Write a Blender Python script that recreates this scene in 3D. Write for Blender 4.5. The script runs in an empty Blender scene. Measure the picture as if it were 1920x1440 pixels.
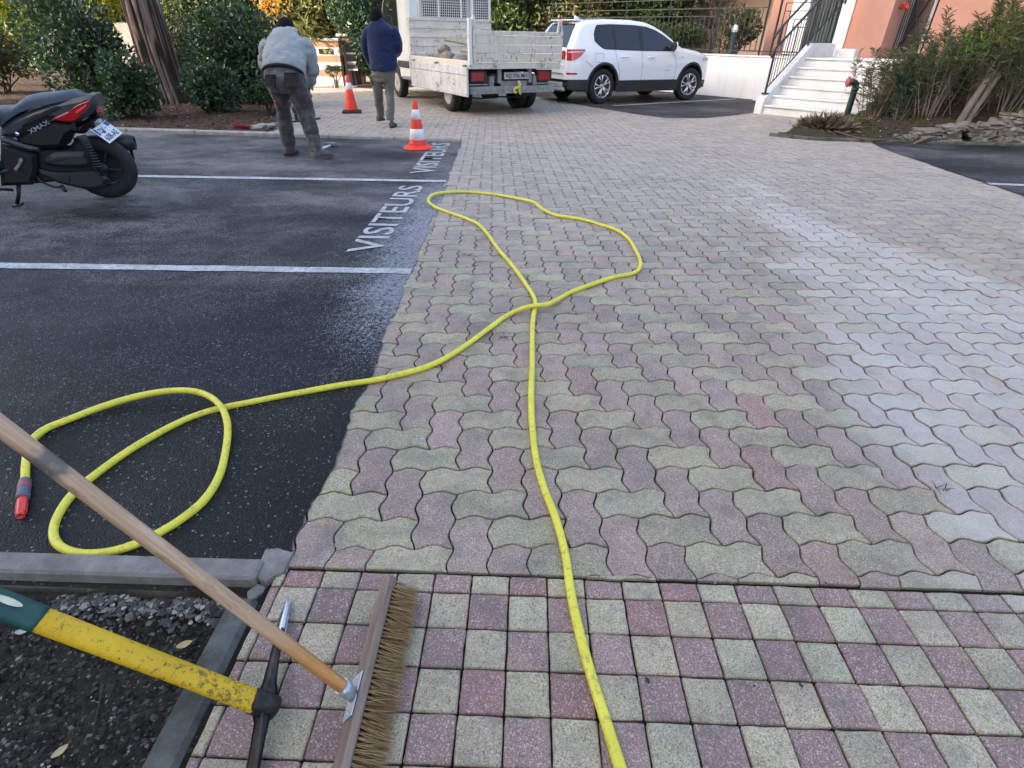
import bpy, bmesh, math, random
import numpy as np
from mathutils import Vector, Matrix, noise as mnoise

SC = bpy.context.scene
COL = SC.collection
PI = math.pi
rad = math.radians

# ------------------------------------------------------------------ camera
CAM_H = 1.38
F_PX = 1021.3            # focal length in pixels of a 1920 wide frame
PITCH, ROLL, YAW = rad(32.58), rad(1.09), rad(1.12)
_f = Vector((-math.sin(YAW), math.cos(YAW), 0)); _r = Vector((math.cos(YAW), math.sin(YAW), 0)); _u = Vector((0, 0, 1))
_d = _f * math.cos(PITCH) - _u * math.sin(PITCH); _u2 = _f * math.sin(PITCH) + _u * math.cos(PITCH)
_R = _r * math.cos(ROLL) + _u2 * math.sin(ROLL); _U = -_r * math.sin(ROLL) + _u2 * math.cos(ROLL)
cam_data = bpy.data.cameras.new("camera")
cam_data.sensor_width = 36.0
cam_data.lens = F_PX / 1920 * 36.0
cam_data.clip_start = 0.05
cam_data.clip_end = 2000
cam = bpy.data.objects.new("camera", cam_data)
COL.objects.link(cam)
cam.matrix_world = Matrix(((_R.x, _U.x, -_d.x, 0), (_R.y, _U.y, -_d.y, 0), (_R.z, _U.z, -_d.z, CAM_H), (0, 0, 0, 1)))
SC.camera = cam

# ------------------------------------------------------------------ world, sun, exposure
SUN_EL = rad(28)
SUN_DIR = Vector((-0.8 * math.cos(SUN_EL), -0.6 * math.cos(SUN_EL), math.sin(SUN_EL)))   # towards the sun
world = bpy.data.worlds.new("World")
SC.world = world
world.use_nodes = True
wn = world.node_tree.nodes; wl = world.node_tree.links
sky = wn.new("ShaderNodeTexSky"); sky.sky_type = 'NISHITA'; sky.sun_disc = False
sky.sun_elevation = SUN_EL; sky.sun_rotation = math.atan2(SUN_DIR.x, SUN_DIR.y)
sky.air_density = .8; sky.dust_density = 4.0; sky.ozone_density = .15
wl.new(sky.outputs[0], wn["Background"].inputs[0])
wn["Background"].inputs[1].default_value = 0.15
sun_data = bpy.data.lights.new("sun", 'SUN'); sun_data.energy = 3.0; sun_data.angle = rad(0.53); sun_data.color = (1.0, 0.9, 0.74)
sun = bpy.data.objects.new("sun", sun_data); COL.objects.link(sun)
sun.rotation_euler = (-SUN_DIR).to_track_quat('-Z', 'Y').to_euler()
sun.location = (-20, -15, 30)
SC.view_settings.view_transform = 'Standard'
SC.view_settings.look = 'None'
SC.view_settings.exposure = 2.2
SC.view_settings.gamma = 1.0
SC.cycles.max_bounces = 6
SC.cycles.transparent_max_bounces = 8

# ------------------------------------------------------------------ layout helpers (pixel of the photo -> point of the place)
def ray(px, py):
    return _R * ((px - 960) / F_PX) - _U * ((py - 720) / F_PX) + _d
def at(px, py, z=0.0):
    k = ray(px, py); t = (z - CAM_H) / k.z
    return Vector((k.x * t, k.y * t, z))
def on_plane(px, py, P, N):
    k = ray(px, py); o = Vector((0, 0, CAM_H)); t = (Vector(P) - o).dot(Vector(N)) / k.dot(Vector(N))
    return o + k * t
def at_depth(px, py, Z):
    return Vector((0, 0, CAM_H)) + ray(px, py) * Z

# ------------------------------------------------------------------ object helpers
def thing(name, label, cat, loc=(0, 0, 0), rotz=0.0, group=None):
    o = bpy.data.objects.new(name, None); COL.objects.link(o)
    o.location = loc; o.rotation_euler = (0, 0, rotz)
    o.empty_display_size = 0.1
    return tag(o, label, cat, group)
def tag(o, label, cat, group=None):
    o['label'] = label; o['category'] = cat
    if group: o['group'] = group
    return o
def struct(o):
    o['kind'] = 'structure'; return o
def stuff(o):
    o['kind'] = 'stuff'; return o

class MB:
    """collects shapes; build() links them as one mesh object"""
    def __init__(self):
        self.v = []; self.f = []; self.s = []
    def add(self, vs, fs, smooth=False, M=None):
        b = len(self.v)
        if M is not None: vs = [M @ Vector(p) for p in vs]
        self.v.extend([tuple(p) for p in vs])
        self.f.extend([tuple(i + b for i in q) for q in fs])
        self.s.extend([smooth] * len(fs))
        return self
    def box(self, c, size, M=None, bev=0.0):
        hx, hy, hz = size[0] / 2, size[1] / 2, size[2] / 2
        if bev <= 0:
            vs = [(c[0] + x * hx, c[1] + y * hy, c[2] + z * hz) for x in (-1, 1) for y in (-1, 1) for z in (-1, 1)]
            fs = [(0, 1, 3, 2), (4, 6, 7, 5), (0, 4, 5, 1), (2, 3, 7, 6), (0, 2, 6, 4), (1, 5, 7, 3)]
            return self.add(vs, fs, False, M)
        b = min(bev, hx * .98, hy * .98, hz * .98)
        h = (hx, hy, hz); vs = []; idx = {}
        sg = [(x, y, z) for x in (-1, 1) for y in (-1, 1) for z in (-1, 1)]
        for s in sg:
            for a in range(3):
                idx[(s, a)] = len(vs)
                vs.append(tuple(c[i] + s[i] * (h[i] if i == a else h[i] - b) for i in range(3)))
        fs = []
        for a in range(3):
            o1, o2 = (a + 1) % 3, (a + 2) % 3
            for sa in (-1, 1):
                q = []
                for s1, s2 in ((-1, -1), (1, -1), (1, 1), (-1, 1)):
                    s = [0, 0, 0]; s[a] = sa; s[o1] = s1; s[o2] = s2
                    q.append(idx[(tuple(s), a)])
                fs.append(tuple(q if sa > 0 else q[::-1]))
            for s1 in (-1, 1):
                for s2 in (-1, 1):
                    e = []
                    for sa in (-1, 1):
                        s = [0, 0, 0]; s[a] = sa; s[o1] = s1; s[o2] = s2
                        e.append(tuple(s))
                    q = (idx[(e[0], o1)], idx[(e[1], o1)], idx[(e[1], o2)], idx[(e[0], o2)])
                    fs.append(q if s1 * s2 < 0 else q[::-1])
        for s in sg:
            q = (idx[(s, 0)], idx[(s, 1)], idx[(s, 2)])
            fs.append(q if s[0] * s[1] * s[2] > 0 else q[::-1])
        return self.add(vs, fs, False, M)
    def beam(self, a, b, w, h=None, bev=0.0, up=(0, 0, 1)):
        a = Vector(a); b = Vector(b); d = b - a; L = d.length; d.normalize()
        u = Vector(up)
        if abs(u.dot(d)) > .98: u = Vector((0, 1, 0))
        s = d.cross(u).normalized(); u = s.cross(d)
        M = Matrix(((s.x, d.x, u.x, 0), (s.y, d.y, u.y, 0), (s.z, d.z, u.z, 0), (0, 0, 0, 1)))
        M.translation = (a + b) / 2
        return self.box((0, 0, 0), (w, L, h if h else w), M, bev)
    def tube(self, path, r, n=10, caps=True, M=None, smooth=True, squash=None, closed=False):
        P = [Vector(p) for p in path]; m = len(P)
        R = r if isinstance(r, (list, tuple)) else [r] * m
        T = []
        for i in range(m):
            if closed: t = P[(i + 1) % m] - P[i - 1]
            else: t = P[min(i + 1, m - 1)] - P[max(i - 1, 0)]
            T.append(t.normalized())
        ref = Vector((0, 0, 1)) if abs(T[0].z) < .9 else Vector((1, 0, 0))
        nrm = (ref - T[0] * ref.dot(T[0])).normalized()
        vs = []; fs = []
        for i in range(m):
            if i > 0:
                nrm = nrm - T[i] * nrm.dot(T[i])
                nrm = nrm.normalized() if nrm.length > 1e-6 else Vector((1, 0, 0))
            bn = T[i].cross(nrm)
            for k in range(n):
                a = 2 * PI * k / n
                ca, sa = math.cos(a), math.sin(a)
                if squash: ca *= squash[0]; sa *= squash[1]
                vs.append(P[i] + (nrm * ca + bn * sa) * R[i])
        for i in range(m if closed else m - 1):
            j = (i + 1) % m
            for k in range(n):
                k2 = (k + 1) % n
                fs.append((i * n + k, i * n + k2, j * n + k2, j * n + k))
        self.add(vs, fs, smooth, M)
        if caps and not closed:
            b = len(self.v) - len(vs)
            self.f.append(tuple(b + k for k in range(n))[::-1]); self.s.append(False)
            self.f.append(tuple(b + (m - 1) * n + k for k in range(n))); self.s.append(False)
        return self
    def lathe(self, prof, n=24, M=None, smooth=True, caps=True):
        vs = []; fs = []; m = len(prof)
        for (r, z) in prof:
            for k in range(n):
                a = 2 * PI * k / n
                vs.append((r * math.cos(a), r * math.sin(a), z))
        for i in range(m - 1):
            for k in range(n):
                k2 = (k + 1) % n
                fs.append((i * n + k, i * n + k2, (i + 1) * n + k2, (i + 1) * n + k))
        self.add(vs, fs, smooth, M)
        if caps:
            b = len(self.v) - len(vs)
            if prof[0][0] > 1e-5: self.f.append(tuple(b + k for k in range(n))[::-1]); self.s.append(False)
            if prof[-1][0] > 1e-5: self.f.append(tuple(b + (m - 1) * n + k for k in range(n))); self.s.append(False)
        return self
    def prism(self, poly, z0, z1, M=None, bev=0.0, smooth=False):
        """polygon (x,y) counter-clockwise, extruded z0..z1 in M's frame, chamfered at both ends"""
        n = len(poly); P = [Vector((p[0], p[1])) for p in poly]
        area = sum(P[i].x * P[(i + 1) % n].y - P[(i + 1) % n].x * P[i].y for i in range(n))
        if area < 0: P = P[::-1]
        def inset(b):
            out = []
            for i in range(n):
                d1 = (P[i] - P[i - 1]).normalized(); d2 = (P[(i + 1) % n] - P[i]).normalized()
                n1 = Vector((-d1.y, d1.x)); n2 = Vector((-d2.y, d2.x)); m = n1 + n2
                k = m.length
                m = m / k if k > 1e-6 else n1
                c = max(.35, m.dot(n1))
                out.append(P[i] + m * (b / c))
            return out
        rings = []
        if bev > 0:
            I = inset(bev)
            rings = [(I, z0), (P, z0 + bev), (P, z1 - bev), (I, z1)]
        else:
            rings = [(P, z0), (P, z1)]
        vs = [(p.x, p.y, z) for R, z in rings for p in R]; fs = []
        for i in range(len(rings) - 1):
            for k in range(n):
                k2 = (k + 1) % n
                fs.append((i * n + k, i * n + k2, (i + 1) * n + k2, (i + 1) * n + k))
        self.add(vs, fs, smooth, M)
        b = len(self.v) - len(vs)
        self.f.append(tuple(b + k for k in range(n))[::-1]); self.s.append(False)
        self.f.append(tuple(b + (len(rings) - 1) * n + k for k in range(n))); self.s.append(False)
        return self
    def loft(self, rings, smooth=True, caps=True, closed=True, M=None):
        n = len(rings[0]); vs = [p for R in rings for p in R]; fs = []
        for i in range(len(rings) - 1):
            for k in range(n if closed else n - 1):
                k2 = (k + 1) % n
                fs.append((i * n + k, i * n + k2, (i + 1) * n + k2, (i + 1) * n + k))
        self.add(vs, fs, smooth, M)
        if caps:
            b = len(self.v) - len(vs)
            self.f.append(tuple(b + k for k in range(n))[::-1]); self.s.append(smooth)
            self.f.append(tuple(b + (len(rings) - 1) * n + k for k in range(n))); self.s.append(smooth)
        return self
    def torus(self, R, r, M=None, n=32, m=10, sq=1.0):
        vs = []; fs = []
        for i in range(n):
            a = 2 * PI * i / n
            for k in range(m):
                b = 2 * PI * k / m
                vs.append(((R + r * math.cos(b)) * math.cos(a), (R + r * math.cos(b)) * math.sin(a), r * sq * math.sin(b)))
        for i in range(n):
            for k in range(m):
                i2, k2 = (i + 1) % n, (k + 1) % m
                fs.append((i * m + k, i2 * m + k, i2 * m + k2, i * m + k2))
        return self.add(vs, fs, True, M)
    def build(self, name, mat, parent=None, world=False, loc=None, angle=None):
        vs = self.v
        if parent is not None and world:
            L = parent.location
            c, s = math.cos(-parent.rotation_euler.z), math.sin(-parent.rotation_euler.z)
            vs = [(c * (p[0] - L.x) - s * (p[1] - L.y), s * (p[0] - L.x) + c * (p[1] - L.y), p[2] - L.z) for p in vs]
        elif loc is not None and world:
            vs = [(p[0] - loc[0], p[1] - loc[1], p[2] - loc[2]) for p in vs]
        me = bpy.data.meshes.new(name); me.from_pydata(vs, [], self.f)
        me.polygons.foreach_set("use_smooth", self.s)
        me.update()
        me.materials.append(mat)
        o = bpy.data.objects.new(name, me); COL.objects.link(o)
        if parent is not None: o.parent = parent
        elif loc is not None: o.location = loc
        if angle is not None and hasattr(me, "set_sharp_from_angle"):
            me.polygons.foreach_set("use_smooth", [True] * len(me.polygons))
            me.set_sharp_from_angle(angle=angle)
        return o

def frame_M(origin, zdir, xhint=(0, 0, 1)):
    z = Vector(zdir).normalized(); x = Vector(xhint); x = (x - z * x.dot(z)).normalized(); y = z.cross(x)
    M = Matrix(((x.x, y.x, z.x, 0), (x.y, y.y, z.y, 0), (x.z, y.z, z.z, 0), (0, 0, 0, 1))); M.translation = Vector(origin)
    return M

def raw_mesh(name, V, loops, starts, totals, mat, smooth=False, attrs=None, cattrs=None):
    """fast mesh from flat numpy arrays"""
    me = bpy.data.meshes.new(name)
    me.vertices.add(len(V)); me.vertices.foreach_set("co", np.asarray(V, np.float32).ravel())
    me.loops.add(len(loops)); me.loops.foreach_set("vertex_index", np.asarray(loops, np.int32))
    me.polygons.add(len(starts))
    me.polygons.foreach_set("loop_start", np.asarray(starts, np.int32))
    me.polygons.foreach_set("loop_total", np.asarray(totals, np.int32))
    me.polygons.foreach_set("use_smooth", np.full(len(starts), smooth))
    me.update(calc_edges=True); me.validate()
    for k, (dom, a) in (attrs or {}).items():
        at_ = me.attributes.new(k, 'FLOAT', dom); at_.data.foreach_set("value", np.asarray(a, np.float32))
    for k, (dom, a) in (cattrs or {}).items():
        at_ = me.attributes.new(k, 'FLOAT_COLOR', dom); at_.data.foreach_set("color", np.asarray(a, np.float32).ravel())
    me.materials.append(mat)
    o = bpy.data.objects.new(name, me); COL.objects.link(o)
    return o

def copy_tree(o, parent=None):
    c = o.copy(); COL.objects.link(c)
    if parent is not None: c.parent = parent
    for ch in list(o.children): copy_tree(ch, c)
    return c

def smooth_path(pts, per=8, closed=False):
    """Catmull-Rom through the points"""
    P = [Vector(p) for p in pts]; out = []; n = len(P)
    rng = range(n if closed else n - 1)
    for i in rng:
        p0 = P[i - 1] if (i > 0 or closed) else P[0] * 2 - P[1]
        p1 = P[i]; p2 = P[(i + 1) % n]
        p3 = P[(i + 2) % n] if (i + 2 < n or closed) else P[-1] * 2 - P[-2]
        for k in range(per):
            t = k / per
            out.append(.5 * ((2 * p1) + (p2 - p0) * t + (2 * p0 - 5 * p1 + 4 * p2 - p3) * t * t + (3 * p1 - p0 - 3 * p2 + p3) * t ** 3))
    if not closed: out.append(P[-1].copy())
    return out

# ------------------------------------------------------------------ material helpers
def sock(n, name, out=False):
    return (n.outputs if out else n.inputs)[name]
class NT:
    def __init__(self, name):
        self.m = bpy.data.materials.new(name); self.m.use_nodes = True
        self.t = self.m.node_tree; self.N = self.t.nodes; self.L = self.t.links
        self.b = self.N["Principled BSDF"]
    def new(self, kind, **kw):
        n = self.N.new(kind)
        for k, v in kw.items(): setattr(n, k, v)
        return n
    def put(self, s, v):
        if v is None: return
        if isinstance(v, bpy.types.NodeSocket): self.L.new(v, s)
        elif isinstance(v, (tuple, list)):
            s.default_value = tuple(v) + ((1.0,) if len(v) == 3 and s.type == 'RGBA' else ())
        else: s.default_value = v
    def coords(self, kind="Object"):
        if not hasattr(self, "_tc"): self._tc = self.new("ShaderNodeTexCoord")
        return self._tc.outputs[kind]
    def mapping(self, v, scale=(1, 1, 1), rot=(0, 0, 0), loc=(0, 0, 0)):
        n = self.new("ShaderNodeMapping"); self.L.new(v, n.inputs[0])
        n.inputs["Scale"].default_value = scale; n.inputs["Rotation"].default_value = rot; n.inputs["Location"].default_value = loc
        return n.outputs[0]
    def noise(self, scale, detail=4, rough=.55, vec=None, dist=0.0):
        n = self.new("ShaderNodeTexNoise"); n.inputs["Scale"].default_value = scale
        n.inputs["Detail"].default_value = detail; n.inputs["Roughness"].default_value = rough; n.inputs["Distortion"].default_value = dist
        self.L.new(vec if vec is not None else self.coords(), n.inputs["Vector"])
        return n.outputs["Fac"]
    def voro(self, scale, vec=None, feature='F1', out="Distance"):
        n = self.new("ShaderNodeTexVoronoi"); n.feature = feature; n.inputs["Scale"].default_value = scale
        self.L.new(vec if vec is not None else self.coords(), n.inputs["Vector"])
        return n.outputs[out]
    def ramp(self, fac, stops, interp='LINEAR'):
        n = self.new("ShaderNodeValToRGB"); cr = n.color_ramp; cr.interpolation = interp
        while len(cr.elements) < len(stops): cr.elements.new(.5)
        for e, (p, c) in zip(cr.elements, stops):
            e.position = p
            e.color = (c, c, c, 1) if isinstance(c, (int, float)) else (tuple(c) + (1,))[:4]
        self.L.new(fac, n.inputs[0])
        return n.outputs[0]
    def mix(self, fac, a, b, mode='MIX'):
        n = self.new("ShaderNodeMix"); n.data_type = 'RGBA'; n.blend_type = mode
        self.put(n.inputs[0], fac); self.put(n.inputs[6], a); self.put(n.inputs[7], b)
        return n.outputs[2]
    def math(self, op, a, b=None, clamp=False):
        n = self.new("ShaderNodeMath"); n.operation = op; n.use_clamp = clamp
        self.put(n.inputs[0], a)
        if b is not None: self.put(n.inputs[1], b)
        return n.outputs[0]
    def attr(self, name, out="Fac"):
        n = self.new("ShaderNodeAttribute"); n.attribute_name = name
        return n.outputs[out]
    def sep(self, v):
        n = self.new("ShaderNodeSeparateXYZ"); self.L.new(v, n.inputs[0]); return n.outputs
    def bump(self, h, strength=.3, dist=.01, prev=None):
        n = self.new("ShaderNodeBump"); n.inputs["Strength"].default_value = strength; n.inputs["Distance"].default_value = dist
        self.L.new(h, n.inputs["Height"])
        if prev is not None: self.L.new(prev, n.inputs["Normal"])
        return n.outputs[0]
    def done(self, col=None, rough=None, spec=None, metal=None, normal=None, **kw):
        self.put(self.b.inputs["Base Color"], col); self.put(self.b.inputs["Roughness"], rough)
        self.put(self.b.inputs["Specular IOR Level"], spec); self.put(self.b.inputs["Metallic"], metal)
        if normal is not None: self.L.new(normal, self.b.inputs["Normal"])
        for k, v in kw.items(): self.put(self.b.inputs[k], v)
        return self.m

def simple(name, col, rough=.55, var=.18, scale=6.0, bump=None, spec=.5, metal=0.0, dirt=None, **kw):
    """base colour with mottled variation, optional bump (scale, strength, distance) and dirt (colour, amount, scale)"""
    t = NT(name)
    n = t.noise(scale, 5, .6)
    lo = tuple(c * (1 - var) for c in col); hi = tuple(min(1, c * (1 + var)) for c in col)
    c = t.ramp(n, [(.3, lo), (.7, hi)])
    if dirt:
        d = t.noise(dirt[2], 6, .65)
        c = t.mix(t.ramp(d, [(1 - dirt[1] - .12, 0.0), (1 - dirt[1] + .12, 1.0)]), c, dirt[0])
    r = t.ramp(t.noise(scale * 2.3, 3), [(.3, max(0, rough - .08)), (.7, min(1, rough + .08))])
    nb = None
    if bump: nb = t.bump(t.noise(bump[0], 4), bump[1], bump[2])
    return t.done(c, r, spec, metal, nb, **kw)
# ------------------------------------------------------------------ materials used all over
def paver_material():
    t = NT("paver_concrete")
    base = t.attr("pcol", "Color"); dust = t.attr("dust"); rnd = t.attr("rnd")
    o = t.coords()
    grain = t.noise(260, 3, .7)
    g2 = t.voro(330, out="Color")
    sp = t.new("ShaderNodeSeparateColor"); t.L.new(g2, sp.inputs[0])
    c = t.mix(1.0, base, t.ramp(grain, [(.3, .45), (.5, .98), (.7, 1.42)]), 'MULTIPLY')
    light = t.ramp(sp.outputs[0], [(.84, 0.0), (.9, 1.0)])
    c = t.mix(t.math('MULTIPLY', light, .55), c, (.62, .60, .56))
    dark = t.ramp(sp.outputs[1], [(.86, 0.0), (.92, 1.0)])
    c = t.mix(t.math('MULTIPLY', dark, .6), c, (.06, .06, .065))
    # grime patches and scuffs
    gr = t.noise(7, 6, .65)
    c = t.mix(t.ramp(gr, [(.46, 0.0), (.76, .6)]), c, (.10, .095, .085))
    c = t.mix(t.ramp(t.noise(1.6, 7, .7, t.mapping(o, loc=(2, 5, 0))), [(.50, 0.0), (.70, .42)]), c, (.12, .11, .095))
    pit = t.noise(55, 4, .75)
    c = t.mix(t.ramp(pit, [(.66, 0.0), (.76, .65)]), c, (.07, .065, .06))
    # pale cement dust
    dn = t.noise(24, 5, .7)
    dm = t.math('MULTIPLY', dust, t.ramp(dn, [(.25, .6), (.62, 1.0)]), True)
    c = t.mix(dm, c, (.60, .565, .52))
    c = t.mix(t.math('MULTIPLY', t.ramp(grain, [(.28, .5), (.42, 0.0)]), dm), c, (.2, .19, .18))
    # remains of yellow and red marking paint along the left edge and the joint with the small tiles
    xyz = t.sep(o)
    pa = t.attr("paint")
    ym = t.math('MULTIPLY', t.ramp(t.noise(16, 4, .6), [(.62, 0.0), (.68, 1.0)]), pa, True)
    c = t.mix(t.math('MULTIPLY', ym, .75), c, (.46, .31, .08))
    rm = t.math('MULTIPLY', t.ramp(t.noise(11, 3, .6, t.mapping(o, loc=(3, 7, 1))), [(.63, 0.0), (.72, 1.0)]), pa, True)
    c = t.mix(t.math('MULTIPLY', rm, .6), c, (.40, .05, .07))
    h = t.math('ADD', t.math('MULTIPLY', grain, .6), t.math('MULTIPLY', sp.outputs[2], .25))
    nb = t.bump(h, .55, .0035)
    nb = t.bump(pit, .25, .004, nb)
    r = t.ramp(t.noise(5, 4), [(.3, .5), (.7, .72)])
    return t.done(c, r, .42, 0, nb)
M_PAVER = paver_material()

def asphalt_material(name, wetness, dusty, powder=0.0):
    t = NT(name); o = t.coords()
    v = t.voro(170, o); v2 = t.voro(170, o, out="Color")
    sp = t.new("ShaderNodeSeparateColor"); t.L.new(v2, sp.inputs[0])
    c = t.mix(sp.outputs[0], (.003, .0034, .0044), (.012, .0125, .0145))
    c = t.mix(t.math('MULTIPLY', t.ramp(sp.outputs[1], [(.984, 0.0), (.99, 1.0)]), .8), c, (.26, .26, .27))
    # pale worn dust, lying grain by grain in broad drifts
    m1 = t.noise(.62, 5, .6, t.mapping(o, scale=(.75, 1.3, 1), rot=(0, 0, rad(-24))), .25)
    m2 = t.noise(5, 6, .7, t.mapping(o, scale=(.7, 1.2, 1), rot=(0, 0, rad(-28))), .2)
    xyz = t.sep(o)
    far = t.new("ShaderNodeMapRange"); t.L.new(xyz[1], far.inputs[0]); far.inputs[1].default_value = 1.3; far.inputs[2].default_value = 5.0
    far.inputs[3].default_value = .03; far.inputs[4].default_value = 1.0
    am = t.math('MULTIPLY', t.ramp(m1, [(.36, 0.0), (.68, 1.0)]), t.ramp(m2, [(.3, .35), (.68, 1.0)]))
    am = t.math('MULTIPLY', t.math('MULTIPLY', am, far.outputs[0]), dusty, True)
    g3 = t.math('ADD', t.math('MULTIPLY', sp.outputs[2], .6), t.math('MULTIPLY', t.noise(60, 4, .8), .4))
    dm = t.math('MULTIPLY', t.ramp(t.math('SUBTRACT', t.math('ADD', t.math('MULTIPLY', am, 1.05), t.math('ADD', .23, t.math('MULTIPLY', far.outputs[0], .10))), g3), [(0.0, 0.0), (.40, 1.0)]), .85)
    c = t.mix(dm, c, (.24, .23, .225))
    oil = t.ramp(t.noise(1.9, 4, .6, t.mapping(o, loc=(9, 4, 0))), [(.60, 0.0), (.68, .6)])
    c = t.mix(oil, c, (.006, .006, .007))
    if powder:
        # whitish cement powder along the edge against the paving
        ex = t.math('ADD', xyz[0], t.math('MULTIPLY', xyz[1], .042))
        em = t.ramp(t.math('ADD', ex, t.math('MULTIPLY', t.math('SUBTRACT', m2, .5), .35)), [(0, 0.0), (1, 1.0)])
        mr = t.new("ShaderNodeMapRange"); t.L.new(t.math('ADD', ex, t.math('MULTIPLY', t.math('SUBTRACT', m2, .5), .5)), mr.inputs[0])
        mr.inputs[1].default_value = -1.15; mr.inputs[2].default_value = -.74; mr.inputs[3].default_value = 0; mr.inputs[4].default_value = 1
        yb = t.new("ShaderNodeMapRange"); t.L.new(xyz[1], yb.inputs[0]); yb.inputs[1].default_value = 1.9; yb.inputs[2].default_value = 3.2
        yb2 = t.new("ShaderNodeMapRange"); t.L.new(xyz[1], yb2.inputs[0]); yb2.inputs[1].default_value = 8.0; yb2.inputs[2].default_value = 5.0
        em = t.math('MULTIPLY', t.math('MULTIPLY', mr.outputs[0], yb.outputs[0]), yb2.outputs[0])
        em = t.math('MULTIPLY', em, t.ramp(t.noise(40, 5, .75), [(.36, .25), (.62, 1.0)]), True)
        em = t.ramp(t.math('SUBTRACT', t.math('ADD', em, .1), t.math('MULTIPLY', g3, .8)), [(0.0, 0.0), (.3, 1.0)])
        c = t.mix(t.math('MULTIPLY', em, powder), c, (.40, .42, .45))
    h = t.math('ADD', t.math('MULTIPLY', t.math('SUBTRACT', 1.0, v), .8), t.math('MULTIPLY', t.noise(90, 4, .7), .7))
    nb = t.bump(h, .75, .006)
    wet = t.ramp(t.noise(1.1, 4, .6, t.mapping(o, loc=(5, 2, 0))), [(.4, .36), (.62, .58)]) if wetness else .8
    r = t.mix(dm, wet, (.75, .75, .75)) if wetness else t.mix(dm, (.6, .6, .6), (.8, .8, .8))
    return t.done(c, r, .20 if wetness else .15, 0, nb)
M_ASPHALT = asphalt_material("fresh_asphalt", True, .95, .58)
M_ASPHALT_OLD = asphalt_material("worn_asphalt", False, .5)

def soil_material(name, c1, c2, chips=.5, moss=0.0):
    t = NT(name); o = t.coords()
    n = t.noise(18, 7, .7); c = t.ramp(n, [(.3, c1), (.7, c2)])
    v = t.voro(120, o, out="Color"); sp = t.new("ShaderNodeSeparateColor"); t.L.new(v, sp.inputs[0])
    c = t.mix(t.math('MULTIPLY', t.ramp(sp.outputs[0], [(.93, 0.0), (.96, 1.0)]), chips), c, (.34, .31, .27))
    c = t.mix(t.math('MULTIPLY', t.ramp(sp.outputs[1], [(.9, 0.0), (.95, 1.0)]), .7), c, (.012, .011, .01))
    if moss:
        c = t.mix(t.math('MULTIPLY', t.ramp(t.noise(2.3, 6, .65), [(.46, 0.0), (.6, 1.0)]), moss), c, (.035, .052, .008))
    h = t.math('ADD', t.noise(60, 6, .75), t.math('MULTIPLY', t.noise(14, 5, .7), .8))
    return t.done(c, .92, .25, 0, t.bump(h, .9, .02))
M_SOIL = soil_material("dark_soil", (.011, .0095, .008), (.070, .057, .044), .8, .3)
M_MULCH = soil_material("brown_mulch", (.028, .016, .010), (.085, .048, .03), .35)
M_BANK = soil_material("bank_soil", (.020, .014, .010), (.060, .042, .028), .35, .95)

def concrete(name, col, moss=0.0, sc=8):
    t = NT(name)
    c = t.ramp(t.noise(sc, 7, .68), [(.28, tuple(x * .62 for x in col)), (.7, tuple(x * 1.18 for x in col))])
    c = t.mix(t.ramp(t.noise(150, 2), [(.62, 0.0), (.72, .5)]), c, tuple(x * .5 for x in col))
    if moss: c = t.mix(t.math('MULTIPLY', t.ramp(t.noise(5, 6, .7), [(.42, 0.0), (.64, 1.0)]), moss), c, (.03, .034, .018))
    return t.done(c, .85, .3, 0, t.bump(t.noise(70, 6, .7), .8, .008))
M_KERB = concrete("kerb_concrete", (.265, .245, .22), .3, 14)
M_KERB_MOSSY = concrete("mossy_kerb_concrete", (.13, .135, .12), .8)
M_KERB_PALE = concrete("pale_kerb_concrete", (.36, .34, .31), .15)

def road_paint():
    t = NT("worn_road_paint"); n = t.noise(34, 7, .75); n2 = t.noise(190, 3, .6)
    w = t.math('ADD', t.math('MULTIPLY', n, .6), t.math('MULTIPLY', n2, .45))
    c = t.mix(t.ramp(w, [(.52, 0.0), (.62, .85)]), (.58, .585, .59), (.05, .05, .055))
    c = t.mix(t.ramp(t.noise(5, 6, .7), [(.35, .0), (.7, .75)]), c, (.25, .255, .265))
    return t.done(c, .7, .4, 0, t.bump(t.noise(170, 3), .5, .003))
M_ROADPAINT = road_paint()

def stucco(name, col, streak=.25, sc=1.0, coldirt=(.25, .22, .2)):
    t = NT(name); o = t.coords()
    c = t.ramp(t.noise(1.2 * sc, 6, .6), [(.25, tuple(x * .88 for x in col)), (.75, tuple(min(1, x * 1.07) for x in col))])
    s = t.noise(5, 5, .65, t.mapping(o, scale=(1.6, 1.6, .16)))
    c = t.mix(t.math('MULTIPLY', t.ramp(s, [(.5, 0.0), (.8, 1.0)]), streak), c, coldirt)
    return t.done(c, .88, .3, 0, t.bump(t.noise(150, 4, .7), .35, .004))
M_PINK = stucco("pink_render", (.40, .215, .165), .15)
M_PINK_PALE = stucco("pale_pink_render", (.42, .31, .27), .12)
M_WHITEWALL = stucco("white_render", (.72, .73, .74), .35, 1.0, (.45, .43, .38))
def step_white():
    t = NT("worn_white_steps"); o = t.coords()
    c = t.ramp(t.noise(3, 5), [(.3, (.60, .61, .61)), (.7, (.72, .72, .71))])
    c = t.mix(t.ramp(t.noise(22, 6, .75), [(.55, 0.0), (.70, .7)]), c, (.36, .33, .28))
    c = t.mix(t.ramp(t.noise(2.2, 6, .7, t.mapping(o, loc=(4, 1, 2))), [(.46, 0.0), (.72, .65)]), c, (.50, .46, .36))
    return t.done(c, .8, .3, 0, t.bump(t.noise(60, 5, .7), .4, .006))
M_STEP = step_white()

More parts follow.
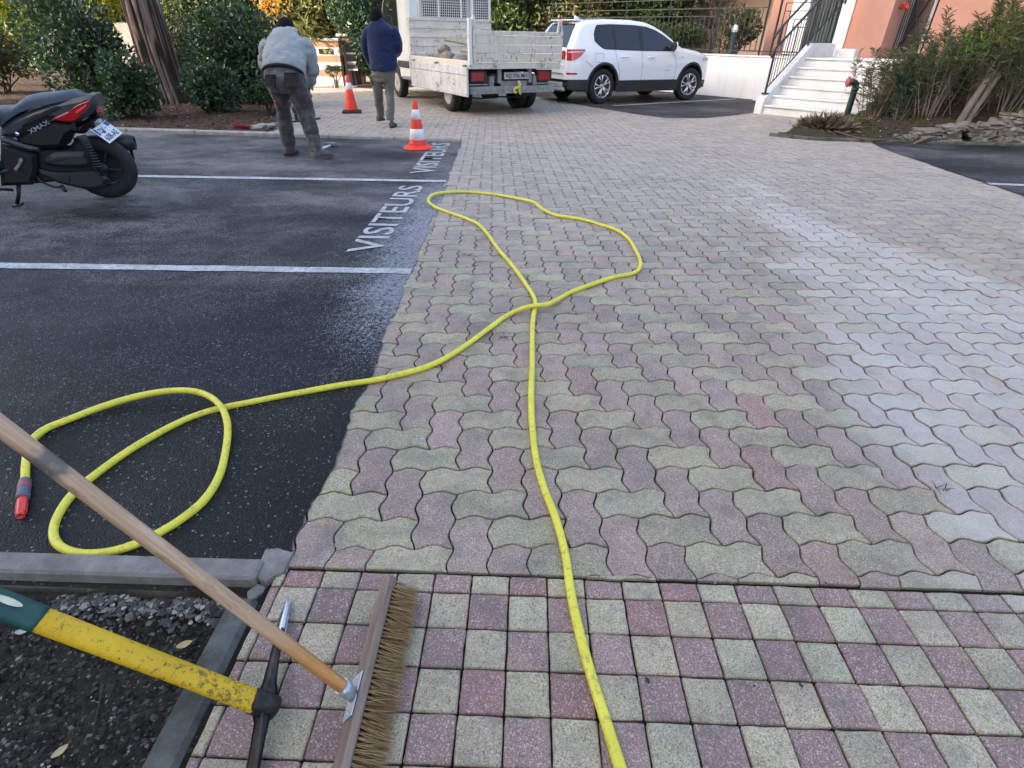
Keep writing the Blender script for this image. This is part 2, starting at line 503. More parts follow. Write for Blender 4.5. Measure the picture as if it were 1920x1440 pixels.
def leaf_mat(name, c1, c2, rough=.38, trans=.25, third=None):
    t = NT(name); rnd = t.attr("rnd")
    st = [(.1, c1), (.75, c2)]
    if third: st.append((.93, third))
    c = t.ramp(rnd, st)
    g = t.new("ShaderNodeNewGeometry")
    c2_ = t.mix(t.math('MULTIPLY', g.outputs["Backfacing"], .35), c, tuple(min(1, x * 1.8 + .01) for x in c2))
    t.done(c2_, rough, .5)
    tr = t.new("ShaderNodeBsdfTranslucent"); t.L.new(t.mix(1.0, c, (1.6, 1.9, .7), 'MULTIPLY'), tr.inputs[0])
    mx = t.new("ShaderNodeMixShader"); mx.inputs[0].default_value = trans
    out = t.N["Material Output"]
    t.L.new(t.b.outputs[0], mx.inputs[1]); t.L.new(tr.outputs[0], mx.inputs[2]); t.L.new(mx.outputs[0], out.inputs[0])
    return t.m
M_LEAF_DARK = leaf_mat("glossy_dark_leaf", (.012, .030, .014), (.036, .075, .034), .36, .18)
M_LEAF_MID = leaf_mat("mid_green_leaf", (.022, .042, .012), (.075, .105, .032), .45, .3)
M_LEAF_YEL = leaf_mat("yellow_green_leaf", (.13, .14, .012), (.36, .33, .04), .5, .35)
M_LEAF_RED = leaf_mat("red_tipped_leaf", (.025, .04, .016), (.075, .09, .035), .4, .25, (.28, .03, .03))
M_LEAF_ORANGE = leaf_mat("autumn_leaf", (.30, .09, .03), (.50, .28, .05), .5, .4)
M_LEAF_BACK = leaf_mat("hedge_leaf", (.014, .026, .010), (.055, .075, .026), .42, .25, (.20, .19, .06))
M_LEAF_OLEANDER = leaf_mat("oleander_leaf", (.026, .040, .018), (.085, .10, .045), .45, .25, (.17, .16, .08))
M_LEAF_OLIVE = leaf_mat("olive_leaf", (.06, .062, .016), (.15, .14, .05), .5, .3)
M_LEAF_LIME = leaf_mat("fresh_green_leaf", (.06, .13, .008), (.16, .26, .02), .5, .35)
M_STRAW = leaf_mat("dry_straw", (.05, .035, .02), (.17, .13, .08), .8, .1)
M_TWIG = simple("grey_bark", (.16, .125, .10), .85, .35, 14, (60, .6, .01))
M_BRANCH = simple("dark_bark", (.06, .045, .036), .9, .35, 12, (50, .6, .01))

def wood(name, c1, c2, rough=.55, axis=(1, 1, .05), dirt=.0, sc=30):
    t = NT(name); o = t.coords()
    v = t.mapping(o, scale=axis)
    c = t.ramp(t.noise(sc, 6, .6, v, .4), [(.3, c1), (.7, c2)])
    if dirt: c = t.mix(t.math('MULTIPLY', t.ramp(t.noise(22, 7, .75), [(.56, 0.0), (.66, 1.0)]), dirt), c, (.05, .042, .038))
    return t.done(c, rough, .4, 0, t.bump(t.noise(sc * 2, 4, .6, v), .3, .002))
def metal(name, col, rough=.4, scratch=.3):
    t = NT(name)
    c = t.ramp(t.noise(14, 6, .7), [(.3, tuple(x * (1 - scratch) for x in col)), (.7, col)])
    return t.done(c, t.ramp(t.noise(30, 4), [(.3, rough - .1), (.7, rough + .15)]), .5, 1.0, t.bump(t.noise(90, 4), .15, .002))
M_BLACKMETAL = simple("dark_green_iron", (.018, .026, .028), .45, .25, 9)
M_TYRE = simple("tyre_rubber", (.011, .011, .012), .75, .25, 20, (80, .3, .004))
M_BLACKPLASTIC = simple("black_plastic", (.016, .017, .019), .5, .2, 12, (300, .15, .001))
M_GLASS = NT("dark_vehicle_glass").done((.015, .018, .02), .04, .6)
M_ALU = metal("alloy", (.72, .73, .75), .3, .12)
M_STEEL = metal("worn_steel", (.42, .42, .43), .38, .35)
M_CHROME = metal("bright_steel", (.78, .8, .82), .18, .1)
M_REDLENS = NT("red_lens").done((.42, .008, .014), .12, .6, **{"Coat Weight": .6})
M_WHITE = simple("white_plastic", (.75, .75, .74), .4, .06)
M_BLACKINK = simple("black_ink", (.02, .02, .022), .5, .1)
M_BLUEINK = simple("blue_ink", (.03, .07, .32), .5, .1)
M_PLATE = simple("plate_white", (.74, .75, .76), .35, .06)
# ================================================================== GROUND
rng = np.random.default_rng(7)
def flat_sheet(name, poly, z, mat, div=0):
    me = bpy.data.meshes.new(name); bm = bmesh.new()
    vs = [bm.verts.new((p[0], p[1], z)) for p in poly]
    bm.faces.new(vs)
    bmesh.ops.triangulate(bm, faces=bm.faces[:])
    bm.normal_update()
    for f in bm.faces:
        if f.normal.z < 0: f.normal_flip()
    bm.to_mesh(me); bm.free(); me.materials.append(mat)
    o = bpy.data.objects.new(name, me); COL.objects.link(o)
    return struct(o)
M_GROUND = soil_material("ground_earth", (.018, .016, .013), (.06, .05, .038), .4, .3)
_gx = [-300, -3.2, -.765, 300]; _gy = [-300, -.6, .995, 300]      # one sheet, open where the planting bed is sunk
struct(MB().add([(x, y, -.016) for y in _gy for x in _gx], [(j * 4 + i, j * 4 + i + 1, j * 4 + i + 5, j * 4 + i + 4) for j in range(3) for i in range(3) if (i, j) != (1, 1)]).build("ground", M_GROUND))

def poly_inset(P, b):
    """inset a counter-clockwise outline (n,2) by b"""
    d = np.roll(P, -1, 0) - P; d /= np.maximum(np.linalg.norm(d, axis=1, keepdims=True), 1e-9)
    n1 = np.stack([-d[:, 1], d[:, 0]], 1); n0 = np.roll(n1, 1, 0)
    m = n0 + n1; k = np.linalg.norm(m, axis=1, keepdims=True); m = m / np.maximum(k, 1e-6)
    c = np.maximum((m * n1).sum(1, keepdims=True), .5)
    return P + m * b / c
def clip_half(P, n, dd):
    """keep the part of the outline with p.n >= dd"""
    out = []
    for i in range(len(P)):
        a, b = P[i], P[(i + 1) % len(P)]
        da, db = a @ n - dd, b @ n - dd
        if da >= 0: out.append(a)
        if (da >= 0) != (db >= 0): out.append(a + (b - a) * (da / (da - db)))
    return np.array(out) if len(out) > 2 else None
def smooth01(x): x = np.clip(x, 0, 1); return x * x * (3 - 2 * x)

# pale cement dust trodden over the right of the paving
_bl = [at(*p) for p in ((1340, 362), (1385, 450), (1440, 590), (1530, 750), (1660, 960))]
_br = [at(*p) for p in ((1440, 345), (1600, 425), (1750, 478), (1920, 540))]
_blY = np.array([p.y for p in _bl][::-1]); _blX = np.array([p.x for p in _bl][::-1])
_brY = np.array([p.y for p in _br][::-1]); _brX = np.array([p.x for p in _br][::-1])
def wob(x, y, s, ph=0):
    return (np.sin(x * 2.1 * s + 1.3 + ph) * np.cos(y * 1.7 * s - .4 + ph) + np.sin(x * 4.7 * s + y * 3.1 * s + ph * 2) * .6 + np.sin(y * 7.9 * s - x * 5.3 * s + ph) * .35) / 1.95
def dust_at(x, y, rnd):
    xl = np.interp(y, _blY, _blX); xr = np.interp(y, _brY, _brX, left=9.0)
    w = .45 + .16 * y / 5
    m = smooth01((x - xl + .28 * wob(x, y, 1.0) + (rnd - .5) * .28) / w) * smooth01((xr - x + .12 * wob(x, y, 1.3, 2)) / (.12 + .02 * y))
    fade = smooth01((7.4 - y) / 1.5)
    band = m * fade * (.80 + .22 * wob(x, y, 2.2, 1)) * (.80 + .3 * rnd)
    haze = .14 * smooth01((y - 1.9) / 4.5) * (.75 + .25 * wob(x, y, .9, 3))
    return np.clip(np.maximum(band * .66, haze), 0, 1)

M_JOINT = soil_material('dark_joint_sand', (.008, .0075, .006), (.022, .019, .014), .15, .3)
flat_sheet('joint_sand', [(-.74, -1.2), (4, -1.2), (5.4, 1), (5.6, 9.9), (4.6, 10.3), (6.5, 12.3), (5.2, 14), (2.9, 12.5), (1.2, 15.2), (2, 20.2), (-5, 20.2), (-6.6, 18.3), (-4.2, 9.2), (-1.0, 9.0), (-.9, 3), (-.74, 1)], -.0125, M_JOINT)
class PaverBatch:
    def __init__(self): self.V = []; self.L = []; self.S = []; self.T = []; self.nv = 0; self.nl = 0; self.col = []; self.dust = []; self.rnd = []; self.paint = []
    def add_many(self, outline, centers, cols, rnds, seg_gap=.0016, cham=.004, deep=.03, rot=None):
        """outline (n,2) local, centers (m,2), same shape for every paver"""
        n = len(outline); m = len(centers)
        if m == 0: return
        A = poly_inset(outline, seg_gap); B = poly_inset(outline, seg_gap + cham * .45); C = poly_inset(outline, seg_gap + cham)
        tx = rng.normal(0, .0075, m); ty = rng.normal(0, .0075, m); zo = rng.normal(0, .0015, m).clip(-.003, .0025)
        jit = rng.normal(0, .0006, (m, n, 2)); jit += np.where(rng.random((m, n, 1)) < .025, rng.normal(0, .0028, (m, n, 2)), 0)
        rings = [(A, -deep), (A, -cham), (B, -cham * .3), (C, 0.0)]
        P2 = np.concatenate([R for R, z in rings]); Z = np.concatenate([np.full(n, z) for R, z in rings])
        X = centers[:, None, :] + P2[None] + np.tile(jit, (1, 4, 1)) * np.repeat((0, .5, 1, 1), n)[None, :, None]
        z = Z[None] + zo[:, None] + tx[:, None] * P2[None, :, 0] + ty[:, None] * P2[None, :, 1]
        V = np.concatenate([X, z[..., None]], 2).reshape(-1, 3)
        k = np.arange(n); k2 = (k + 1) % n
        F = np.concatenate([np.stack([i * n + k, i * n + k2, (i + 1) * n + k2, (i + 1) * n + k], 1) for i in range(3)]).ravel()
        loops1 = np.concatenate([F, 3 * n + k])
        tot1 = np.concatenate([np.full(3 * n, 4), [n]])
        st1 = np.concatenate([[0], np.cumsum(tot1)[:-1]])
        nvp = 4 * n; nlp = len(loops1)
        mm = np.arange(m)[:, None]
        self.L.append((loops1[None] + mm * nvp + self.nv).ravel())
        self.S.append((st1[None] + mm * nlp + self.nl).ravel()); self.T.append(np.tile(tot1, m))
        self.V.append(V); self.nv += m * nvp; self.nl += m * nlp
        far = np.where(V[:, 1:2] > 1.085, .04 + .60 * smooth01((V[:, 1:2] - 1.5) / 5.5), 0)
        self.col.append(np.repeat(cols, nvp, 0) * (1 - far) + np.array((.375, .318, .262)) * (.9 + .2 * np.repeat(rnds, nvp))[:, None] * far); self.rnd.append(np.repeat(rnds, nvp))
        rr = np.repeat(rnds, nvp)
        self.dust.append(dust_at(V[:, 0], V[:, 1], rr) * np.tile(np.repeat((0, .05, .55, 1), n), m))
        edge = V[:, 0] + .69 + (V[:, 1] - 1.1) * .041
        pp = smooth01((.55 - edge) / .5) * smooth01((3.3 - V[:, 1]) / 1.0) * (V[:, 1] > 1.08)
        self.paint.append(pp)
    def build(self, name):
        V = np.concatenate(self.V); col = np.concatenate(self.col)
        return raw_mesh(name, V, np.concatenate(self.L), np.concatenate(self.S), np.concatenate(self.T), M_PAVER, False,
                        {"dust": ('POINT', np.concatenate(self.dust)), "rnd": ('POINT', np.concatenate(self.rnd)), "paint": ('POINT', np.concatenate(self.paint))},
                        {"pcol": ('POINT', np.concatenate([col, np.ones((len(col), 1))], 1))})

CREAM = np.array((.335, .318, .228)); MAUVE = np.array((.300, .236, .208))
def paver_cols(base, m, red=0.0):
    c = base[None] * (1 + rng.normal(0, .085, (m, 1))) * (1 + rng.normal(0, .016, (m, 3))) * np.array((1.16, 1.04, .88))
    if red:
        k = rng.random(m) < red
        c[k] = c[k] * np.array((1.04, .88, .88))
    return np.clip(c, .02, .8)

# ---- wavy interlocking pavers of the drive
S_CELL = .1245; PAV_A = rad(3.4); PAV_O = np.array((-.341, 1.299)); AMP = .0092
EX = np.array((math.cos(PAV_A), math.sin(PAV_A))); EY = np.array((-math.sin(PAV_A), math.cos(PAV_A)))
def wavy_outline(w, h, seg):
    """outline of a paver of w x h cells, centred, counter-clockwise; each cell side is the same S curve"""
    P = []; t = np.arange(seg) / seg
    wv = lambda t: AMP * np.cos(2 * PI * t)
    for i in range(w): P += [((i + a) * S_CELL + AMP, -wv(a)) for a in t]
    for j in range(h): P += [(w * S_CELL + wv(a), (j + a) * S_CELL - AMP) for a in t]
    for i in range(w)[::-1]: P += [((i + 1 - a) * S_CELL + AMP, h * S_CELL - wv(1 - a)) for a in t]
    for j in range(h)[::-1]: P += [(wv(1 - a), (j + 1 - a) * S_CELL - AMP) for a in t]
    P = np.array(P) - np.array((w, h)) * S_CELL / 2
    return P @ np.stack([EX, EY])
FRONT_Y = 1.080
drive_poly = [(-1.0, .9), (-1.0, 3), (-1.02, 5), (-1.15, 8.85), (-4.15, 9.12), (-6.6, 18.3), (-5, 20.2), (2, 20.2), (1.1, 15.0), (2.95, 12.3), (5.2, 14.0), (7.0, 12.4), (4.6, 10.2), (5.75, 9.7), (5.6, 6), (5.3, .9)]
def inside(px, py, poly):
    r = np.zeros(len(px), bool); n = len(poly)
    for i in range(n):
        x1, y1 = poly[i]; x2, y2 = poly[(i + 1) % n]
        c = ((y1 > py) != (y2 > py)) & (px < (x2 - x1) * (py - y1) / ((y2 - y1) or 1e-9) + x1)
        r ^= c
    return r
pav = PaverBatch()
cc, rr_ = np.meshgrid(np.arange(-75, 75), np.arange(-165, 6))
cc = cc.ravel(); rr_ = rr_.ravel(); kk = (cc - rr_ + 2) % 4
nfront = np.array((0.0, 1.0))
for kind, (w, h), base in ((0, (2, 1), CREAM), (3, (1, 2), MAUVE)):
    m = kk == kind
    lc = np.stack([(cc[m] + w / 2) * S_CELL, (-rr_[m] - h / 2) * S_CELL], 1)
    ctr = PAV_O + lc[:, :1] * EX + lc[:, 1:] * EY
    mar = .30
    keep = np.zeros(len(ctr), bool)
    for dx, dy in ((0, 0), (mar, 0), (-mar, 0), (0, mar), (0, -mar)): keep |= inside(ctr[:, 0] + dx, ctr[:, 1] + dy, drive_poly)
    keep &= ctr[:, 1] > FRONT_Y - .13
    ctr = ctr[keep]
    cutm = ctr[:, 1] < FRONT_Y + .15
    full = ctr[~cutm]; near = full[full[:, 1] < 3.4]; mid = full[(full[:, 1] >= 3.4) & (full[:, 1] < 8)]; farp = full[full[:, 1] >= 8]
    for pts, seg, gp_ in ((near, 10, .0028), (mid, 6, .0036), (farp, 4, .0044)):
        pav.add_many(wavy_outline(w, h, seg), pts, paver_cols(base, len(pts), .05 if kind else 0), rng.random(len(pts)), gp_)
    for c_ in ctr[cutm]:
        P = clip_half(wavy_outline(w, h, 10) + c_, nfront, FRONT_Y + .006 + rng.normal(0, .0015))
        if P is None: continue
        d = np.linalg.norm(np.roll(P, -1, 0) - P, axis=1); P = P[d > 1e-4]
        ar = .5 * np.sum(P[:, 0] * np.roll(P[:, 1], -1) - np.roll(P[:, 0], -1) * P[:, 1])
        if ar < .0012: continue
        g = P.mean(0)
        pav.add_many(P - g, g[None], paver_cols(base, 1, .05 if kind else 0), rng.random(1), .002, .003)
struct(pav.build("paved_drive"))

# ---- small square pavers in front, red and cream in a chequer
sq = PaverBatch(); TS = .11267; TX, TY = -.4678, 1.1270
CREAM2 = np.array((.375, .355, .262)); RED2 = np.array((.272, .188, .182))
hs = TS / 2
def square_outline(x0, x1, y0, y1):
    b = .004
    P = []
    for (a0, b0), (a1, b1) in (((x0, y0), (x1, y0)), ((x1, y0), (x1, y1)), ((x1, y1), (x0, y1)), ((x0, y1), (x0, y0))):
        for t in (.04, .25, .5, .75, .96): P.append((a0 + (a1 - a0) * t, b0 + (b1 - b0) * t))
    P = np.array(P); P += rng.normal(0, .0006, P.shape)
    return P
for par, base in ((1, CREAM2), (0, RED2)):
    for c in range(-3, 30):
        for r in range(0, 20):
            if (c + r) % 2 != par: continue
            x0 = max(TX + c * TS, -.724); x1 = TX + (c + 1) * TS
            y1 = min(TY - r * TS, FRONT_Y - .002); y0 = TY - (r + 1) * TS
            if x1 - x0 < .02: continue
            g = np.array(((x0 + x1) / 2 + rng.normal(0, .0007), (y0 + y1) / 2 + rng.normal(0, .0007)))
            P = square_outline(x0 - g[0], x1 - g[0], y0 - g[1], y1 - g[1])
            col = paver_cols(base, 1, .16 if par == 0 else 0)
            sq.add_many(P, g[None], col, rng.random(1), .0022, .005)
struct(sq.build("square_tile_paving"))

# ---- asphalt of the parking bays on the left, its edge slightly ragged
edge_px = [(541, 1052), (590, 940), (640, 830), (690, 715), (735, 600), (770, 510), (800, 440), (835, 345), (865, 268)]
ew = [at(*p) for p in edge_px]
er = []
for i in range(len(ew) - 1):
    n = max(4, int((ew[i + 1] - ew[i]).length / .035))
    for k in range(n):
        p = ew[i].lerp(ew[i + 1], k / n)
        er.append((p.x + rng.normal(0, .006) + .010 * math.sin(p.y * 9), p.y))
er.append((ew[-1].x, 8.93))
KB = [(-16, 9.42), (-6.32, 9.20), (-4.09, 9.10), (-1.02, 8.93)]     # back kerb line
asph = er + [(KB[2][0], KB[2][1] - .05), (KB[1][0], KB[1][1] - .05), (-16, 9.36), (-16, 1.085), (-.705, 1.085)]
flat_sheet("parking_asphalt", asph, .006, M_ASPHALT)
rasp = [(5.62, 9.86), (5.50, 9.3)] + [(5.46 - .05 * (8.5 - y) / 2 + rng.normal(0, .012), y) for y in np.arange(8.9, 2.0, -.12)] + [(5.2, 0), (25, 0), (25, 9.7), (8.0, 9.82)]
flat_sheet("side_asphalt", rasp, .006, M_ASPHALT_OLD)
bay = [(-1.6, 20.5), (.45, 16.15)] + [((.45 + (2.83 - .45) * t), 16.15 + (12.48 - 16.15) * t - .25 * math.sin(PI * t)) for t in np.linspace(.08, 1, 12)] + [(3.6, 12.62), (4.4, 13.2), (5.15, 13.9), (6.19, 17.2), (4.9, 18.54), (2.0, 21.6)]
flat_sheet("bay_asphalt", bay, .006, M_ASPHALT_OLD)

# ---- painted markings
def line_mark(name, label, a, b, w, z=.0105):
    a = Vector((a[0], a[1], 0)); b = Vector((b[0], b[1], 0)); d = (b - a).normalized(); s = Vector((-d.y, d.x, 0)) * w / 2
    n = 60; vs = []; fs = []
    for i in range(n + 1):
        p = a.lerp(b, i / n); j1, j2 = rng.normal(0, .003, 2)
        vs += [(p.x + s.x, p.y + s.y + j1, z), (p.x - s.x, p.y - s.y + j2, z)]
    for i in range(n): fs.append((2 * i, 2 * i + 1, 2 * i + 3, 2 * i + 2))
    m = MB(); m.add(vs, fs); o = m.build(name, M_ROADPAINT)
    return tag(o, label, "road marking")
line_mark("bay_line", "nearer white parking line crossing the dark asphalt from the left edge to the pavers", (-9.5, 3.25), (-.775, 3.545), .10)
line_mark("bay_line", "farther white parking line running from behind the scooter wheel to the pavers", (-9.5, 6.02), (-.90, 6.285), .10)
line_mark("bay_line", "thin white bay line on the asphalt beside the white car", at(1150, 199)[:2], at(1381, 186)[:2], .09)
line_mark("bay_line", "short white line on the dark asphalt at the right edge", at(1852, 346)[:2], (9.5, 6.55), .10)

def text_mesh(body, height, width=None, extrude=0.0, bold=0.0):
    cu = bpy.data.curves.new("lettering", 'FONT'); cu.body = body; cu.size = 1.0; cu.extrude = 0.0; cu.offset = bold
    cu.resolution_u = 3
    o = bpy.data.objects.new("lettering", cu); COL.objects.link(o)
    dg = bpy.context.evaluated_depsgraph_get(); me = bpy.data.meshes.new_from_object(o.evaluated_get(dg))
    bpy.data.objects.remove(o); bpy.data.curves.remove(cu)
    co = np.empty(len(me.vertices) * 3, np.float32); me.vertices.foreach_get("co", co); co = co.reshape(-1, 3)
    lo = co.min(0); hi = co.max(0)
    co -= lo; s = height / (hi[1] - lo[1]); sx = s if width is None else width / (hi[0] - lo[0])
    co[:, 0] *= sx; co[:, 1] *= s; co[:, 2] = 0
    me.vertices.foreach_set("co", co.ravel()); me.update()
    return me
def text_obj(name, body, height, width, mat, M, parent=None, bold=0.0):
    me = text_mesh(body, height, width, 0, bold); me.transform(M); me.name = name
    me.materials.clear(); me.materials.append(mat)
    o = bpy.data.objects.new(name, me); COL.objects.link(o)
    if parent is not None: o.parent = parent
    return o
# letters read going away from the camera, their tops to the left
for (x0, y0), (x1, y1), hh, lab in (((-1.075, 3.90), (-1.10, 6.03), .255, "nearer white painted word VISITEURS in the bay with the two white lines"),
                                    ((-1.10, 6.66), (-1.155, 8.80), .28, "farther white painted word VISITEURS partly behind the near traffic cone")):
    d = Vector((x1 - x0, y1 - y0, 0)); L = d.length; d.normalize(); up = Vector((-d.y, d.x, 0))
    M = Matrix(((d.x, up.x, 0, x0), (d.y, up.y, 0, y0), (0, 0, 1, .0108), (0, 0, 0, 1)))
    tag(text_obj("painted_word", "VISITEURS", hh, L, M_ROADPAINT, M, None, .012), lab, "road marking")

# ---- kerbs
def kerb(name, pts, w, z0, z1, mat, unit=1.0, bev=.012):
    m = MB()
    for i in range(len(pts) - 1):
        a = Vector((pts[i][0], pts[i][1], 0)); b = Vector((pts[i + 1][0], pts[i + 1][1], 0)); L = (b - a).length
        n = max(1, round(L / unit))
        for k in range(n):
            p = a.lerp(b, k / n); q = a.lerp(b, (k + 1) / n); d = (q - p).normalized() * .003
            j = rng.normal(0, .002)
            m.beam((p.x + d.x, p.y + d.y, (z0 + z1) / 2 + j), (q.x - d.x, q.y - d.y, (z0 + z1) / 2 + j), w, z1 - z0, bev)
    return struct(m.build(name, mat))
kerb("parking_kerb", [(-7, 1.01), (-.765, 1.055)], .075, -.14, .022, M_KERB, 1.0, .008)
kerb("bed_kerb", [(-.785, .985), (-.775, -.6)], .085, -.12, -.002, M_KERB_MOSSY, .8, .014)
kerb("back_kerb", [(p[0], p[1] + .05) for p in KB], .13, -.05, .055, M_KERB_PALE, 1.0, .015)
kerb("bed_edging", [(4.15, 10.36), (4.66, 9.96), (5.66, 9.84)], .05, -.05, .05, M_KERB_MOSSY, .7, .01)
kerb("bank_kerb", [(5.70, 9.84), (12.5, 9.76)], .10, -.05, .045, M_KERB_MOSSY, 1.0, .012)
# broken mortar where the kerb meets the pavers
mm = MB()
for pts, zt in (([(488, 1060), (499, 1034), (525, 1032), (549, 1040), (534, 1076), (516, 1084), (499, 1095), (484, 1088)], .0125), ([(462, 1106), (482, 1091), (497, 1098), (492, 1108), (478, 1118), (462, 1120)], -.006)):
    q = [at(*p) for p in pts]; g = sum(q, Vector()) / len(q); pl = []
    for k in range(len(q)):
        a, b = q[k], q[(k + 1) % len(q)]
        for f in (0, .33, .66): pl.append(a.lerp(b, f) + Vector((rng.normal(0, .0012), rng.normal(0, .0012), 0)))
    mm.prism([(p.x, p.y) for p in pl], -.06, zt, None, .002)
struct(mm.build("kerb_mortar", M_KERB))

# ---- soil of the planting bed at the lower left
def height_sheet(name, x0, x1, y0, y1, nx, ny, hf, mat, poly=None):
    xs = np.linspace(x0, x1, nx); ys = np.linspace(y0, y1, ny); X, Y = np.meshgrid(xs, ys)
    Z = hf(X, Y); V = np.stack([X.ravel(), Y.ravel(), Z.ravel()], 1)
    i, j = np.meshgrid(np.arange(nx - 1), np.arange(ny - 1)); a = (j * nx + i).ravel()
    F = np.stack([a, a + 1, a + 1 + nx, a + nx], 1)
    if poly is not None:
        c = V[F].mean(1); F = F[inside(c[:, 0], c[:, 1], poly)]
    nf = len(F)
    return raw_mesh(name, V, F.ravel(), np.arange(nf) * 4, np.full(nf, 4), mat, True)
def fbm(X, Y, s, oct=4):
    out = np.zeros(X.size); xf = X.ravel(); yf = Y.ravel()
    for n in range(X.size): out[n] = mnoise.fractal(Vector((xf[n] * s, yf[n] * s, 3.1)), .7, 2.1, oct)
    return out.reshape(X.shape)
struct(height_sheet("bed_soil", -3.2, -.765, -.6, .995, 380, 260, lambda X, Y: -.075 + .020 * fbm(X, Y, 7, 6) + .006 * fbm(X, Y, 34, 4) + .03 * smooth01((Y - .8) / .2) - .02 * smooth01((X + .85) / .05), M_SOIL))
# crumbs of mortar, gravel chips lying on it
def chips(name, spots, mat, label=None):
    VV = []; FF = []; SS = []; TT = []; b = 0
    ico = [(0, 0, 1), (.9, 0, .2), (.25, .86, .2), (-.75, .5, .2), (-.7, -.55, .2), (.3, -.85, .2), (.1, .1, -.6)]
    fcs = [(0, 1, 2), (0, 2, 3), (0, 3, 4), (0, 4, 5), (0, 5, 1), (6, 2, 1), (6, 3, 2), (6, 4, 3), (6, 5, 4), (6, 1, 5)]
    ico = np.array(ico); fcs = np.array(fcs); m = len(spots)
    S = np.array(spots)
    V = ico[None] * (1 + rng.normal(0, .22, (m, 7, 3))) * S[:, None, 3:4] * np.stack([np.ones(m), rng.uniform(.6, 1.1, m), rng.uniform(.35, .75, m)], 1)[:, None]
    a = rng.uniform(0, 6.28, m); ca, sa = np.cos(a)[:, None], np.sin(a)[:, None]
    V = np.stack([V[..., 0] * ca - V[..., 1] * sa, V[..., 0] * sa + V[..., 1] * ca, V[..., 2]], 2) + S[:, None, :3]
    F = (fcs[None] + np.arange(m)[:, None, None] * 7).reshape(-1, 3)
    o = raw_mesh(name, V.reshape(-1, 3), F.ravel(), np.arange(len(F)) * 3, np.full(len(F), 3), mat, False, {"rnd": ('POINT', np.repeat(rng.random(m), 7))})
    return stuff(o)
tchip = NT("gravel_chip"); M_CHIP = tchip.done(tchip.ramp(tchip.attr("rnd"), [(0, (.035, .033, .03)), (.6, (.10, .095, .088)), (.85, (.26, .24, .2)), (1, (.42, .39, .30))]), .9, .3)
sp_ = []
for _ in range(5200):
    x = rng.uniform(-2.4, -.83); y = rng.uniform(-.2, .97)
    z = -.075 + .018 * mnoise.fractal(Vector((x * 7, y * 7, 3.1)), .7, 2.1, 6) + .03 * float(smooth01(np.array((y - .8) / .2)))
    sp_.append((x, y, z + .001, abs(rng.normal(.0018, .0018)) + .0009))
for _ in range(700):        # crumbs heaped against the kerb
    x = rng.uniform(-1.35, -.84); y = .985 - abs(rng.normal(0, .035))
    z = -.045 + .018 * mnoise.fractal(Vector((x * 7, y * 7, 3.1)), .7, 2.1, 6)
    sp_.append((x, y, z + .004, abs(rng.normal(.006, .004)) + .002))
chips("soil_gravel", sp_, M_CHIP)
sp_ = []
for _ in range(7000):
    x = rng.uniform(-2.0, -.83); y = rng.uniform(.1, .97)
    z = -.075 + .020 * mnoise.fractal(Vector((x * 7, y * 7, 3.1)), .7, 2.1, 6) + .03 * float(smooth01(np.array((y - .8) / .2)))
    sp_.append((x, y, z + .001, abs(rng.normal(.004, .003)) + .002))
tcr = NT("soil_crumb"); M_CRUMB = tcr.done(tcr.ramp(tcr.attr("rnd"), [(0, (.010, .009, .008)), (.7, (.042, .035, .027)), (1, (.09, .074, .055))]), .95, .2)
chips("soil_crumbs", sp_, M_CRUMB)
# grit fallen in the joints and on the pavers
sp_ = []
for _ in range(500):
    x = rng.uniform(-.65, 2.6); y = rng.uniform(.5, 5); sp_.append((x, y, .003, abs(rng.normal(.0012, .0012)) + .0006))
chips("paving_grit", sp_, M_CHIP)

# ---- mulch of the shrub bed behind the back kerb, and beige ground by the gate
def mulch_h(X, Y): return .03 + .02 * np.sin(X * 3.1) * np.cos(Y * 2.3) + .012 * np.sin(X * 17 + Y * 5) * np.cos(Y * 13) + .05 * smooth01((Y - 9.6) / 2)
struct(height_sheet("shrub_bed_soil", -24, -3.9, 9.2, 22, 260, 160, mulch_h, M_MULCH, [(-24, 9.5), (-6.3, 9.27), (-4.12, 9.17), (-4.3, 10.2), (-4.9, 11.5), (-5.6, 14.2), (-6.6, 17.6), (-9, 17.6), (-9, 22), (-24, 22)]))
struct(height_sheet("hedge_bed_soil", -5.4, -3.6, 17.2, 24, 40, 90, lambda X, Y: .04 + .03 * np.sin(X * 5) * np.cos(Y * 4), M_MULCH, [(-5.3, 18.4), (-4.2, 17.9), (-3.7, 19), (-3.7, 24), (-5.3, 24)]))
M_PALEGROUND = soil_material("pale_beaten_earth", (.30, .25, .18), (.42, .36, .27), .3)
flat_sheet("gate_forecourt", [(-12, 18.1), (-6.35, 18.05), (-5.35, 18.7), (-5.3, 26), (-12, 26)], .006, M_PALEGROUND)
# ---- bank on the right
def bank_h(X, Y):
    return np.where(True, .04 + np.clip((X - 5.4) * .15, 0, .95) * smooth01((Y - 9.75) / 1.1) + .05 * np.sin(X * 3.3 + 1) * np.cos(Y * 2.7) * smooth01((Y - 9.9) / .5) + .02 * np.sin(X * 11 + Y * 7) * smooth01((Y - 9.9) / .5), 0)
BANK_POLY = [(4.18, 10.36), (4.66, 9.99), (5.66, 9.88), (14, 9.8), (18, 20), (9.3, 17.5), (6.95, 12.35), (6.5, 12.2), (5.6, 11.4)]
struct(height_sheet("planted_bank", 4.1, 18, 9.8, 20, 240, 180, bank_h, M_BANK, BANK_POLY))
def bank_z(x, y): return float(bank_h(np.array(x), np.array(y)))
